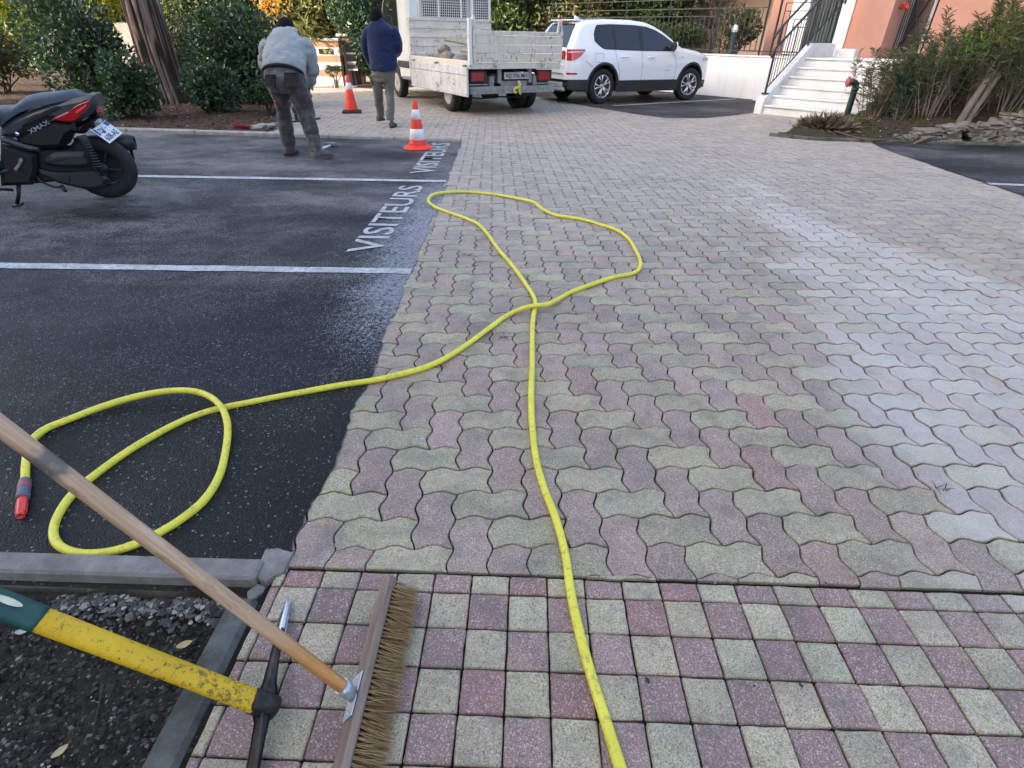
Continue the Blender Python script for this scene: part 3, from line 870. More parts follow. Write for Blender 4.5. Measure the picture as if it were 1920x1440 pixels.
# ================================================================== BUILDING, STEPS, RAILINGS
BU = Vector((.693, -.721, 0)).normalized(); BN = Vector((-BU.y, BU.x, 0))
BO = Vector((6.19, 17.10, 0))
def bw(s, t, z=0.0): return BO + BU * s + BN * t + Vector((0, 0, z))
BM = Matrix(((BU.x, BN.x, 0, BO.x), (BU.y, BN.y, 0, BO.y), (0, 0, 1, 0), (0, 0, 0, 1)))
def bbox(m, s0, s1, t0, t1, z0, z1, bev=0.0):
    m.box(((s0 + s1) / 2, (t0 + t1) / 2, (z0 + z1) / 2), (s1 - s0, t1 - t0, z1 - z0), BM, bev); return m
def bs(px, py, t=None, s=None):
    """pixel -> (s,t,z) on the plane of constant t or s"""
    p = on_plane(px, py, bw(0, t) if t is not None else bw(s, 0), BN if t is not None else BU) - BO
    return p.dot(BU), p.dot(BN), p.z
# retaining wall
t_rw = thing("retaining_wall", "low bluish white rendered wall below the iron railing beside the white car", "wall", bw(-4, .1))
m = MB(); bbox(m, -14, 1.60, 0, .2, -.05, .99); m.build("wall_body", M_WHITEWALL, t_rw, world=True)
m = MB(); bbox(m, -14, 1.60, -.02, .24, .992, 1.04, .012); m.build("coping", M_STEP, t_rw, world=True)
# raised ground behind it
m = MB(); bbox(m, -16, .2, .205, 9, .2, .93); struct(m.build("terrace_soil", M_MULCH))
m = MB(); bbox(m, .21, 4.2, .205, 3.2, .2, 1.05); struct(m.build("terrace_floor", M_STEP))
# stairs: six risers
RISE, TREAD = .178, .30
S0, S1, T0 = 1.62, 3.75, -3.08
t_st = thing("stairs", "flight of worn white steps rising to the pink building", "steps", bw(2.6, T0 + .9))
m = MB()
for k in range(6):
    z = RISE * (k + 1)
    # each step: riser block and a slightly overhanging rounded tread
    bbox(m, S0 + .16, S1, T0 + .02 + k * TREAD, (T0 + 2.0) if k < 5 else -.0, z - RISE + (.0 if k else -.05) + .002, z - .04)
    bbox(m, S0 + .163, S1, T0 + k * TREAD - .012, (T0 + (k + 1) * TREAD + .03) if k < 5 else .2, z - .038, z, .012)
m.build("steps", M_STEP, t_st, world=True)
# sloping side wall
m = MB()
prof = [(T0 - .06, -.05), (T0 - .06, .24), (T0 - .0, .31), (T0 + 6 * TREAD - .05, .31 + 5.85 * RISE), (-.02, .31 + 5.85 * RISE + .0), (-.02, -.05)]
Ms = Matrix(((BN.x, 0, BU.x, BO.x), (BN.y, 0, BU.y, BO.y), (0, 1, 0, 0), (0, 0, 0, 1)))   # local x=t, y=z, z=s
m.prism(prof, S0 - .02, S0 + .158, Ms, .015)
m.build("side_wall", M_STEP, t_st, world=True)
pb0 = bs(1538, 90, t=.10); pb1 = bs(1608, 92, t=.10)
m = MB(); bbox(m, S0 + .165, pb1[0], -.02, .19, 1.03, max(1.24, pb1[2]), .02); m.build("parapet", M_STEP, t_st, world=True)
# stair railing
slope = RISE / TREAD
def rail_pt(t, dz): return bw(S0 + .07, t, .33 + (t - T0) * slope * .98 + dz)
t_r = thing("stair_railing", "dark iron handrail with thin upright bars on the sloping side wall of the steps", "railing", rail_pt(T0 + .1, 0))
tp, te = T0 + .12, T0 + 3.3
m = MB(); m.tube([rail_pt(tp - .10, .74), rail_pt(tp - .07, .80), rail_pt(tp, .84), rail_pt(te, .84)], .026, 10)
m.build("handrail", M_BLACKMETAL, t_r, world=True)
m = MB(); m.tube([rail_pt(tp - .16, 1.12), rail_pt(tp - .12, 1.16), rail_pt(tp + .1, 1.2), rail_pt(te, 1.2)], .024, 10)
m.build("upper_handrail", M_BLACKMETAL, t_r, world=True)
m = MB(); m.tube([rail_pt(tp + .06, .09), rail_pt(te, .09)], .013, 8); m.build("bottom_rail", M_BLACKMETAL, t_r, world=True)
for tt in (tp, tp + 1.55, tp + 3.0):
    m = MB(); m.beam(rail_pt(tt, -.01), rail_pt(tt, 1.2 if tt > tp else .84), .036, .036)
    if tt == tp:
        q = rail_pt(tt, 0); m.box((q.x, q.y, q.z - .005), (.14, .12, .02), None, .004)
        m.beam(rail_pt(tt + .1, .84), rail_pt(tt + .1, 1.2), .03, .03)
    m.build("post", M_BLACKMETAL, t_r, world=True)
k = tp + .11
while k < te - .05:
    if min(abs(k - x) for x in (tp, tp + 1.55, tp + 3.0)) > .05:
        m = MB(); m.tube([rail_pt(k, .09), rail_pt(k, .83)], .0085, 6); m.build("bar", M_BLACKMETAL, t_r, world=True)
    k += .118
# terrace railing on the retaining wall
t_tr = thing("terrace_railing", "dark iron railing with upright bars on top of the low white wall", "railing", bw(-3, .1, 1.04))
ZB, ZT = 1.04, 2.33
posts = [-9.6, -8.0, -6.4, -4.8, -3.2, -1.62, -.20, .12, 1.58]
tc = .10
m = MB(); m.beam(bw(-9.7, tc, ZT), bw(1.62, tc, ZT), .05, .022); m.build("top_rail", M_BLACKMETAL, t_tr, world=True)
m = MB(); m.beam(bw(-9.7, tc, ZT - .22), bw(-.2, tc, ZT - .22), .026, .026); m.beam(bw(-9.7, tc, ZT - .40), bw(-1.62, tc, ZT - .40), .022, .022); m.build("middle_rail", M_BLACKMETAL, t_tr, world=True)
m = MB(); m.beam(bw(-9.7, tc, ZB + .10), bw(1.62, tc, ZB + .10), .028, .028); m.build("bottom_rail", M_BLACKMETAL, t_tr, world=True)
for s in posts:
    m = MB(); m.beam(bw(s, tc, ZB - .03), bw(s, tc, ZT), .042, .042); m.build("post", M_BLACKMETAL, t_tr, world=True)
n = 0; s = -9.45
while s < -.3:
    if min(abs(s - p) for p in posts) > .06 and n < 62:
        m = MB(); m.tube([bw(s, tc, ZB + .1), bw(s, tc, ZT - (.40 if s < -1.62 else .22))], .011, 6); m.build("bar", M_BLACKMETAL, t_tr, world=True); n += 1
    s += .152
# squared scroll panel by the steps: nested frames open on one side
m = MB(); a0, a1 = .12, 1.58
for k in range(4):
    o_ = .13 + .15 * k; x0, x1 = a0 + o_, a1 - o_ * .9; z1 = ZT - .14 - .17 * k
    if x1 - x0 < .1: break
    m.beam(bw(x0, tc, ZB + .1), bw(x0, tc, z1), .02, .02); m.beam(bw(x1, tc, ZB + .1), bw(x1, tc, z1), .02, .02)
    m.beam(bw(x0 - (.13 if k % 2 else 0), tc, z1), bw(x1 + (.0 if k % 2 else .13), tc, z1), .02, .02)
m.build("scroll_panel", M_BLACKMETAL, t_tr, world=True)
# ---- the pink building
t_b = thing("residence", "pink rendered building with a dark slatted door above the white steps", "building", bw(3, 2.4))
FA = 2.3       # facade plane behind the terrace
d0 = bs(1508, 50, t=FA); d1 = bs(1572, 50, t=FA); w0 = bs(1478, 50, t=FA); w1 = bs(1592, 50, t=FA)
B0 = bs(1600, 100, t=.62); B1 = bs(1648, 98, t=.62)
tR = bs(1676, 78, s=B1[0])[1]
l0 = bs(1432, 30, t=FA)
m = MB()
bbox(m, -1.2, d0[0], FA, FA + .3, .2, 4.4); bbox(m, d1[0], B0[0] + .01, FA, FA + .3, .2, 4.4); bbox(m, d0[0], d1[0], FA, FA + .3, 3.45, 4.4)
bbox(m, B0[0], B1[0], .62, FA + 1.5, .0, 4.4)
TR = max(tR, 1.4)
WZ1 = 2.75
wl = bs(1680, 40, t=TR); wr = bs(1752, 30, t=TR)
WS0, WS1 = wl[0] + .04, wr[0]
bbox(m, B1[0] + .001, WS0, TR, TR + .3, .0, 4.4); bbox(m, WS1, 8.6, TR, TR + .3, .0, 4.4); bbox(m, WS0, WS1, TR, TR + .3, 3.1, 4.4); bbox(m, WS0, WS1, TR, TR + .3, .0, .75)
m.build("wall", M_PINK, t_b, world=True)
m = MB(); bbox(m, -9, -1.21, FA + 3.5, FA + 3.8, .0, 4.4); bbox(m, -1.2, -.9, FA + .31, FA + 3.8, .0, 4.4); m.build("side_wing", M_PINK_PALE, t_b, world=True)
m = MB(); bbox(m, -10, 9.2, FA - .5, FA + 9, 4.402, 4.6); m.build("roof", M_PINK_PALE, t_b, world=True)
# white door surround, door leaves with slats
m = MB()
bbox(m, w0[0], d0[0] + .03, FA - .05, FA + .1, 1.05, 3.6, .01); bbox(m, d1[0] - .03, w1[0], FA - .05, FA + .1, 1.05, 3.6, .01); bbox(m, d0[0] + .031, d1[0] - .031, FA - .05, FA + .1, 3.4, 3.6)
m.build("door_surround", M_WHITEWALL, t_b, world=True)
M_DOOR = simple("dark_grey_green_paint", (.045, .062, .066), .5, .15, 4)
mid = (d0[0] + d1[0]) / 2
for a, b in ((d0[0] + .04, mid - .004), (mid + .004, d1[0] - .04)):
    m = MB(); bbox(m, a, b, FA + .06, FA + .1, 1.06, 3.4)
    nsl = 5
    for q in range(nsl):
        x0 = a + (b - a) * q / nsl; x1 = a + (b - a) * (q + 1) / nsl
        bbox(m, x0 + .012, x1 - .012, FA + .03, FA + .058, 1.12, 3.34, .01)
    m.build("door", M_DOOR, t_b, world=True)
# window with an iron grille to the right
m = MB(); bbox(m, WS0, WS1, TR + .16, TR + .2, .75, 3.1); wn_ = m.build("window", simple("pale_curtain", (.42, .40, .40), .7, .1, 5), t_b, world=True)
m = MB(); bbox(m, WS1 - .55, WS1 - .15, TR + .12, TR + .159, .75, 3.1); bbox(m, WS0, WS1, TR + .12, TR + .158, 2.98, 3.1); o = m.build("window_frame", simple("dark_brown_frame", (.05, .028, .022), .5, .2), t_b, world=True)
m = MB(); tg = TR + .05; z0, z1 = .8, 3.05
for a, b in (((WS0 + .03, z0), (WS0 + .03, z1)), ((WS1 - .03, z0), (WS1 - .03, z1)), ((WS0 + .03, z0), (WS1 - .03, z0)), ((WS0 + .03, z1), (WS1 - .03, z1)), ((WS0 + .03, z0), (WS1 - .03, z1)), ((WS0 + .03, z1), (WS1 - .03, z0))):
    m.beam(bw(a[0], tg, a[1]), bw(b[0], tg, b[1]), .03, .03)
cxw = (WS0 + WS1) / 2; czw = (z0 + z1) / 2; hw_ = (WS1 - WS0) / 2 - .03; hh_ = (z1 - z0) / 2
for q in range(1, 7):
    f = q / 7
    m.beam(bw(cxw - hw_, tg, z0 + hh_ * 2 * f) if False else bw(cxw - hw_ * f, tg, czw - hh_ * f), bw(cxw + hw_ * f, tg, czw - hh_ * f), .016, .016)
    m.beam(bw(cxw - hw_ * f, tg, czw + hh_ * f), bw(cxw + hw_ * f, tg, czw + hh_ * f), .016, .016)
    m.beam(bw(cxw - hw_ * f, tg, czw - hh_ * f), bw(cxw - hw_ * f, tg, czw + hh_ * f), .016, .016)
m.build("window_grille", M_BLACKMETAL, t_b, world=True)
# red alarm bell on the side of the projecting wall
rbp = bs(1687, 12, s=B1[0])
tb_ = max(.85, min(rbp[1], TR - .3)); p = bw(B1[0], tb_, rbp[2])
t = thing("alarm_siren", "small red alarm siren fixed on the pink wall beside the grille window", "siren", p)
m = MB(); Mq = frame_M(p, BU); m.lathe([(.05, 0), (.055, .02), (.04, .05)], 14, Mq); m.build("mount", M_REDLENS, t, world=True)
m = MB(); Mq = frame_M(p + BU * .09 - Vector((0, 0, .02)), Vector((.3, -.6, .35))); m.lathe([(.03, -.06), (.045, 0), (.085, .06), (.09, .08), (.06, .075), (0, .02)], 16, Mq); m.build("horn", simple("red_enamel", (.42, .04, .035), .4, .15), t, world=True)
# bollard lamp behind the railing
p = on_plane(1369, 100, bw(0, .75), BN)
t = thing("bollard_lamp", "dark bollard lamp with a white dome behind the terrace railing", "lamp", (p.x, p.y, .93))
m = MB(); m.lathe([(.10, 0), (.09, .02), (.085, .62), (.09, .64)], 16); m.build("post", simple("blue_grey_paint", (.04, .06, .075), .5, .2), t)
m = MB(); m.lathe([(.07, .64), (.08, .66), (.082, .74), (.06, .80), (0, .82)], 16); m.build("dome", NT("opal_dome").done((.80, .82, .85), .3, .5), t)

# ---- entrance wall with the sign at the far left
gP = at(600, 163); gP = Vector((-6.35, 18.75, 0)); gu = Vector((1, .10, 0)).normalized(); gn = Vector((-gu.y, gu.x, 0))
def gpt(px, py): return on_plane(px, py, gP, gn)
def gs(px, py): q = gpt(px, py) - gP; return q.dot(gu), q.z
GM = Matrix(((gu.x, gn.x, 0, gP.x), (gu.y, gn.y, 0, gP.y), (0, 0, 1, 0), (0, 0, 0, 1)))
def gb(m, s0, s1, t0, t1, z0, z1, bev=0.0): m.box(((s0 + s1) / 2, (t0 + t1) / 2, (z0 + z1) / 2), (s1 - s0, t1 - t0, z1 - z0), GM, bev); return m
xr = gs(635, 90)[0]; xl = -2.2
zs = [gs(612, y)[1] for y in (72, 77, 88.5, 104.5, 116.5, 131.5, 143)]     # cap top, orange, white, orange, white, orange, white base
M_ORANGE = stucco("orange_render", (.42, .20, .115), .2)
M_CREAMR = stucco("cream_render", (.50, .48, .43), .2)
t_g = thing("entrance_wall", "low orange and white striped wall with a dark sign in the sunlight far behind", "wall", (gP.x, gP.y, 0))
m = MB(); gb(m, xl, xr, 0, .35, zs[2], zs[1]); gb(m, xl, xr, 0, .35, zs[4], zs[3]); gb(m, xl, xr, 0, .35, zs[6], zs[5]); m.build("orange_course", M_ORANGE, t_g, world=True)
m = MB(); gb(m, xl, xr + .004, -.004, .352, zs[3], zs[2]); gb(m, xl, xr + .004, -.004, .352, zs[5], zs[4]); gb(m, xl, xr + .004, -.004, .352, -.05, zs[6]); gb(m, xl, xr + .02, -.03, .38, zs[1], zs[0], .008); m.build("white_course", M_CREAMR, t_g, world=True)
sg0 = gs(598.5, 100.5); sg1 = gs(623.5, 91.5)
m = MB(); gb(m, sg0[0], sg1[0], -.03, -.005, sg0[1], sg1[1], .004); sgn = m.build("sign_plate", simple("black_sign_plate", (.018, .02, .015), .4, .1), t_g, world=True)
M_GOLD = simple("yellow_lettering", (.55, .50, .14), .5, .1)
W_ = sg1[0] - sg0[0]; H_ = sg1[1] - sg0[1]
def gtext(txt, x, z, h, w, bold=.01):
    Mx = GM @ Matrix(((1, 0, 0, sg0[0] + x * W_), (0, 0, -1, -.033), (0, 1, 0, sg0[1] + z * H_), (0, 0, 0, 1)))
    o = text_obj("lettering", txt, h * H_, w * W_, M_GOLD, Matrix.Translation(-t_g.location) @ Mx, None, bold); o.parent = sgn; return o
gtext("VILLA IN", .30, .54, .32, .64); gtext("43   47", .36, .10, .32, .50)
m = MB()
for k in range(5): gb(m, sg0[0] + (.06 + .035 * k) * W_, sg0[0] + (.08 + .035 * k) * W_, -.0345, -.0305, sg0[1] + (.3 + .03 * (k % 2)) * H_, sg0[1] + (.62 - .04 * abs(k - 2)) * H_)
o = m.build("emblem", M_GOLD, t_g, world=True); mw = o.matrix_local.copy(); o.parent = sgn; o.matrix_local = mw
# pillar and letter boxes
t_p = thing("gate_pillar", "pink pillar with white cap at the right end of the striped entrance wall", "pillar", gpt(644, 150)[:2] + (0,) if False else (gpt(644, 120).x, gpt(644, 120).y, 0))
pa = gs(634.5, 80)[0] + .03; pbx = gs(650, 80)[0]; zt_ = gs(640, 65)[1]; zc = gs(640, 69)[1]
m = MB(); gb(m, pa, pbx + .3, .4, .9, 0, zc); m.build("shaft", M_PINK, t_p, world=True)
m = MB(); gb(m, pa - .14, pbx + .33, .34, .96, zc + .001, zt_ + .02, .01); m.build("cap", M_CREAMR, t_p, world=True)
t_l = thing("letter_box", "bank of white framed letter boxes in front of the pink pillar", "letter box", (gpt(648, 110).x, gpt(648, 110).y, 0))
m = MB(); a, b = pa + .10, pbx + .22; gb(m, a, b, .22, .38, gs(648, 133)[1], gs(648, 85)[1], .01); m.build("case", simple("dark_grey_case", (.05, .055, .06), .5, .2), t_l, world=True)
zz = [gs(648, y)[1] for y in (86, 100, 104, 117, 122, 131)]
for k in range(3):
    m = MB(); gb(m, a + .01, b - .02, .19, .218, zz[2 * k + 1] - .03, zz[2 * k + 1] + .02, .005); m.build("flap", M_CREAMR, t_l, world=True)
m = MB(); gb(m, a + .02, b - .06, .2, .218, zz[4], zz[3], .005); m.build("door", simple("pink_brown_panel", (.35, .2, .17), .5, .2), t_l, world=True)
m = MB(); gb(m, a + .1, a + .16, .25, .32, -.02, gs(648, 133)[1]); m.build("leg", M_BLACKMETAL, t_l, world=True)

# ---- tall block added out of view behind the camera to shade the drive
SD = Vector((-.8, -.6, 0)); SE = Vector((-.6, .8, 0))
HM = Matrix(((SE.x, SD.x, 0, SD.x * 20), (SE.y, SD.y, 0, SD.y * 20), (0, 0, 1, 0), (0, 0, 0, 1)))
t_h = thing("unseen_shade_block", "tall cream block added out of view behind the photographer to shade the drive", "building", (SD.x * 20, SD.y * 20, 0))
SH0, SH1, SHH = -26, 16.6, 24
m = MB(); m.box(((SH0 + SH1) / 2, 5, SHH / 2), (SH1 - SH0, 10, SHH), HM); m.build("wall", stucco("cream_render_block", (.50, .47, .42), .1), t_h, world=True)
m = MB(); m.box(((SH0 + SH1) / 2, 5, SHH + .2), (SH1 - SH0 + 1, 11, .4), HM, .05); m.build("roof", M_WHITEWALL, t_h, world=True)
for fl in range(8):
    for cxx in range(13):
        m = MB(); m.box((SH0 + 2 + cxx * 3.2, -.02, 1.7 + fl * 3.0), (1.3, .06, 1.6), HM); m.box((SH0 + 2 + cxx * 3.2, -.03, 1.7 + fl * 3.0), (.05, .10, 1.6), HM)
        m.build("window", M_GLASS, t_h, world=True)
# ================================================================== PLANTS
gp = np.random.default_rng(21)
def nrm(a): return a / np.maximum(np.linalg.norm(a, axis=-1, keepdims=True), 1e-9)
def leaf_obj(name, C, D, Nn, L, W, mat, parent=None, fold=.25, curl=.15, rn=None):
    """leaves: base points C, directions D, rough normals Nn, lengths L, widths W"""
    n = len(C); D = nrm(D); S = nrm(np.cross(D, Nn)); U = np.cross(S, D)
    L = np.broadcast_to(L, (n,)).astype(float)[:, None]; W = np.broadcast_to(W, (n,)).astype(float)[:, None]
    def pt(a, b, c): return C + D * L * a + S * W * b + U * (W * c)
    cu = -curl * L / np.maximum(W, 1e-6)
    V = np.stack([pt(0, 0, 0), pt(.28, .42, fold * .4 + cu * .06), pt(.68, .40, fold * .4 + cu * .4), pt(1, 0, cu), pt(.68, -.40, fold * .4 + cu * .4), pt(.28, -.42, fold * .4 + cu * .06)], 1).reshape(-1, 3)
    if parent is not None: V = V - np.array(parent.location)
    b = np.arange(n)[:, None] * 6
    F = np.concatenate([b + np.array([[0, 1, 2, 3]]), b + np.array([[0, 3, 4, 5]])]).reshape(-1, 4)
    rn = gp.random(n) if rn is None else rn
    o = raw_mesh(name, V, F.ravel(), np.arange(len(F)) * 4, np.full(len(F), 4), mat, False, {"rnd": ('POINT', np.repeat(rn, 6))})
    if parent is not None: o.parent = parent
    return o
def rand_dirs(n): return nrm(gp.normal(size=(n, 3)))
def crown_points(base, rx, ry, h, z0, n, lumps=9, lump_r=.42, shell=.3, top_bias=0.0, shape='dome'):
    """points on many overlapping clumps inside a crown; returns points, outward directions and a per-clump value"""
    cs = []; rs = []
    for k in range(lumps):
        while True:
            p = gp.uniform(-1, 1, 3)
            if np.linalg.norm(p) < 1: break
        q = p / max(np.linalg.norm(p), .3) * gp.uniform(.35, .8) if k > 1 else p * .25
        cs.append((q[0] * rx, q[1] * ry, z0 + (h - z0) * (.5 + .46 * q[2]))); rs.append(lump_r * gp.uniform(.7, 1.25))
    cs = np.array(cs); rs = np.array(rs)
    w = rs ** 2; idx = gp.choice(lumps, n, p=w / w.sum())
    d = rand_dirs(n); r = 1 - shell * gp.random(n) ** 1.5 + gp.normal(0, .05, n)
    s = np.stack([rs * min(1.3, rx), rs * min(1.3, ry), rs * min(1.2, (h - z0) * .6)], 1)[idx]
    P = cs[idx] + d * s * r[:, None]
    k = P[:, 2] > max(.02, z0 * .6)
    return P[k] + np.array(base), d[k], (idx / lumps)[k]
def stems_obj(name, base, tops, r, mat, parent, n=6):
    m = MB(); B = Vector(base)
    for tp in tops:
        T = Vector(tp); mid = B.lerp(T, .5) + Vector((gp.normal(0, .05), gp.normal(0, .05), .06))
        b0 = B + Vector((gp.normal(0, .05), gp.normal(0, .05), -.05))
        m.tube([b0, b0.lerp(mid, .5) + Vector((0, 0, .03)), mid, T], [r, r * .8, r * .6, r * .25], n)
    return m.build(name, mat, parent, world=True)
def shrub(name, label, cat, base, rx, ry, h, n, L, W, mat, lumps=12, lump_r=.4, z0=.12, group=None, stems=6, jitter=.7, up=.25, core=True, stem_r=.018, fold=.25, curl=.12, stem_mat=None, shell=.3):
    t = thing(name, label, cat, base, 0, group)
    P, D, cl = crown_points(base, rx, ry, h, z0, n, lumps, lump_r, shell)
    d = nrm(D + gp.normal(0, jitter, D.shape) * .8 + np.array((0, 0, up)))
    nn = nrm(D + gp.normal(0, .5, D.shape) + np.array((0, 0, .6)))
    rn = np.clip(gp.random(len(P)) * .65 + cl * .35, 0, 1)
    ls = gp.uniform(.65, 1.25, len(P))
    leaf_obj("foliage", P, d, nn, L * ls, W * ls, mat, t, fold, curl, rn)
    if stems:
        b = np.array(base); tops = [tuple(b + np.array((gp.uniform(-.6, .6) * rx, gp.uniform(-.6, .6) * ry, gp.uniform(.5, .85) * h))) for _ in range(stems)]
        stems_obj("stem", base, tops, stem_r, stem_mat or M_BRANCH, t)
    return t
def gz0(px, py): p = at(px, py); return (p.x, p.y, .04)
def atY(px, py, Y): return on_plane(px, py, (0, Y, 0), (0, 1, 0))

# ---- shrubs of the bed at the left
shrub("shrub", "large dark green rounded shrub left of the leaning pine trunk", "shrub", (-9.3, 12.95, .03), 1.12, .9, 1.95, 5600, .105, .062, M_LEAF_DARK, 18, .48, -.2, "dark evergreen shrubs")
shrub("shrub", "small dark green shrub in front of the left foot of the pine trunk", "shrub", (-7.02, 10.55, .03), .52, .5, 1.15, 2700, .09, .055, M_LEAF_DARK, 15, .34, -.25, "dark evergreen shrubs")
shrub("shrub", "small rounded dark shrub just right of the foot of the pine trunk", "shrub", (-5.95, 11.3, .03), .54, .5, 1.02, 2600, .09, .055, M_LEAF_DARK, 15, .33, -.25, "dark evergreen shrubs")
shrub("shrub", "tall broad green shrub between the pine trunk and the bending worker", "shrub", (-5.95, 12.9, .03), .95, .7, 1.98, 5200, .105, .062, M_LEAF_DARK, 17, .45, -.25, "dark evergreen shrubs")
shrub("shrub", "low dark green shrub right behind the bending worker's legs", "shrub", (-4.85, 11.2, .03), .42, .4, .72, 1500, .085, .05, M_LEAF_DARK, 8, .24, .05, "dark evergreen shrubs")
q = atY(25, 150, 13.6)
shrub("photinia", "sunlit shrub with red young leaves behind the scooter at the left edge", "shrub", (q.x - .3, 13.6, .03), 1.5, .8, 1.55, 3600, .12, .055, M_LEAF_RED, 13, .42, .1)
q = atY(5, 40, 15.6)
shrub("thuja", "bright yellow green conifer in full sun at the left edge", "conifer", (q.x - .6, 15.6, .03), 1.05, .8, 4.6, 8000, .085, .035, M_LEAF_YEL, 22, .42, .1, "yellow green conifers", 2, .5, .5)
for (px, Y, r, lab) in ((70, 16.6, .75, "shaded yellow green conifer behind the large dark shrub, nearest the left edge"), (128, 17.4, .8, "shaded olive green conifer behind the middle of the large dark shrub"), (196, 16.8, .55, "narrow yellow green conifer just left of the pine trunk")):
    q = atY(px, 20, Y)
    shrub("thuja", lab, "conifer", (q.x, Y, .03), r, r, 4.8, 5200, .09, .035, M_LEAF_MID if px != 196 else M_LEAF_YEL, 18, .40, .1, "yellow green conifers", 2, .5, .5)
q = atY(338, 80, 14.4)
shrub("clipped_hedge", "thin grey brown clipped bush between the pine trunk and the tall green shrub", "shrub", (q.x, 14.4, .03), .62, .5, 1.95, 3000, .05, .020, M_LEAF_BACK, 12, .3, .1, None, 14, .9, .3)
# autumn bush in the sun above the worker
q = atY(505, 30, 17.6)
shrub("autumn_bush", "bush with orange and yellow autumn leaves in the sun above the bending worker", "shrub", (q.x, 17.6, .03), .75, .5, 2.4, 260, .10, .055, M_LEAF_ORANGE, 9, .3, 1.5, None, 10, .8, .1)
q = atY(575, 70, 17.2)
t = thing("yucca", "spiky pale green plant hanging beside the bending worker's shoulder", "plant", (q.x, 17.2, .03))
n = 46; a = gp.uniform(0, 6.28, n); el = gp.uniform(-.3, 1.2, n)
C = np.tile(np.array((q.x, 17.2, 1.35)), (n, 1)) + gp.normal(0, .12, (n, 3)); D = np.stack([np.cos(a) * np.cos(el), np.sin(a) * np.cos(el), np.sin(el)], 1)
leaf_obj("foliage", C, D, np.tile((0, 0, 1.0), (n, 1)), .55, .035, M_LEAF_OLIVE, t, .2, .25); stems_obj("stem", (q.x, 17.2, 0), [(q.x, 17.2, 1.4)], .035, M_BRANCH, t)
# ball bush by the entrance wall
q = at(628, 163); q.y = 18.0; q.x = atY(628, 150, 18.0).x
shrub("ball_bush", "small clipped round bush in front of the striped entrance wall", "shrub", (q.x, 18.0, .02), .36, .34, .66, 2200, .035, .016, M_LEAF_DARK, 10, .22, .22, None, 12, .8, .3, stem_r=.01)
# tall hedge right of the entrance wall
for (px, Y, r, h, lab) in ((668, 19.2, .62, 3.4, "tall dark hedge shrub right of the striped entrance wall"), (712, 19.8, .7, 3.6, "tall dark hedge shrub behind the man in the blue jacket")):
    q = atY(px, 100, Y)
    shrub("hedge_shrub", lab, "shrub", (q.x, Y, .04), r, r, h, 4600, .10, .05, M_LEAF_DARK, 16, .42, .08, "dark hedge shrubs by the entrance", 6)
# ---- row of tall trees and bushes closing the view
back = [(-60, 24.5, 1.7, 0), (70, 23.0, 1.6, 1), (150, 26, 1.7, 0), (250, 24.0, 1.5, 2), (345, 22.6, 1.5, 0), (430, 22.8, 1.4, 1), (500, 24.5, 1.6, 0), (570, 23.2, 1.4, 2), (640, 24.8, 1.6, 0), (715, 23.0, 1.4, 1), (790, 24.6, 1.6, 0), (930, 23.4, 1.4, 1), (1000, 24.6, 1.5, 0), (1075, 23.6, 1.4, 2), (1150, 25.0, 1.6, 0), (1225, 24.2, 1.5, 1), (1300, 26.5, 1.7, 2)]
words = ["beyond the conifers at the far left", "behind the yellow green conifers", "behind the large dark shrub", "behind the top of the pine trunk", "just right of the pine trunk", "above the tall green shrub", "above the orange autumn bush", "above the bending worker's head", "above the striped entrance wall", "above the man in the blue jacket", "behind the truck cab", "right of the truck cab's window grille", "behind the left end of the white car's roof", "behind the middle of the white car's roof", "behind the windscreen of the white car", "left of the bare tree", "behind the bare tree"]
kinds = ["dense dark green hedge tree", "mixed green hedge tree with yellowing leaves", "light olive green hedge tree"]
for (px, Y, r, k), wd in zip(back, words):
    q = atY(px, 40, Y); h = gp.uniform(5.2, 6.8)
    t = thing("hedge_tree", kinds[k] + " " + wd, "tree", (q.x, Y, 0), 0, "trees closing the view")
    P, D, cl = crown_points((q.x, Y, 0), r * 1.15, r, h, .05, 5200, 30, .66, .35)
    P2, D2, cl2 = crown_points((q.x, Y - .2, 0), r * 1.15, r * .8, 2.5, .0, 2600, 16, .5, .3); P = np.concatenate([P, P2]); D = np.concatenate([D, D2]); cl = np.concatenate([cl, cl2])
    lo = P[:, 2] < h
    d = nrm(D + gp.normal(0, .7, D.shape) + np.array((0, 0, .1))); nn = nrm(D + gp.normal(0, .5, D.shape) + np.array((0, 0, .5)))
    ls = gp.uniform(.7, 1.3, len(P)); rn = np.clip(gp.random(len(P)) * .7 + cl * .3, 0, 1)
    leaf_obj("crown", P, d, nn, .15 * ls, .075 * ls, (M_LEAF_BACK, M_LEAF_MID, M_LEAF_OLIVE)[k], t, .25, .12, rn)
    stems_obj("trunk", (q.x, Y, 0), [(q.x + gp.uniform(-.5, .5), Y + gp.uniform(-.3, .3), h * .8) for _ in range(3)], .11, M_BRANCH, t)
for (x, y, r, h, lab) in ((15.5, 7.0, 2.0, 7.0, "large green tree beyond the right edge next to the bank"), (17.0, 2.0, 2.2, 7.5, "large green tree beyond the right edge by the side asphalt")):
    shrub("garden_tree", lab, "tree", (x, y, 0), r, r, h, 2600, .26, .14, M_LEAF_MID, 18, .8, .4, None, 4, .8, .1, stem_r=.12)
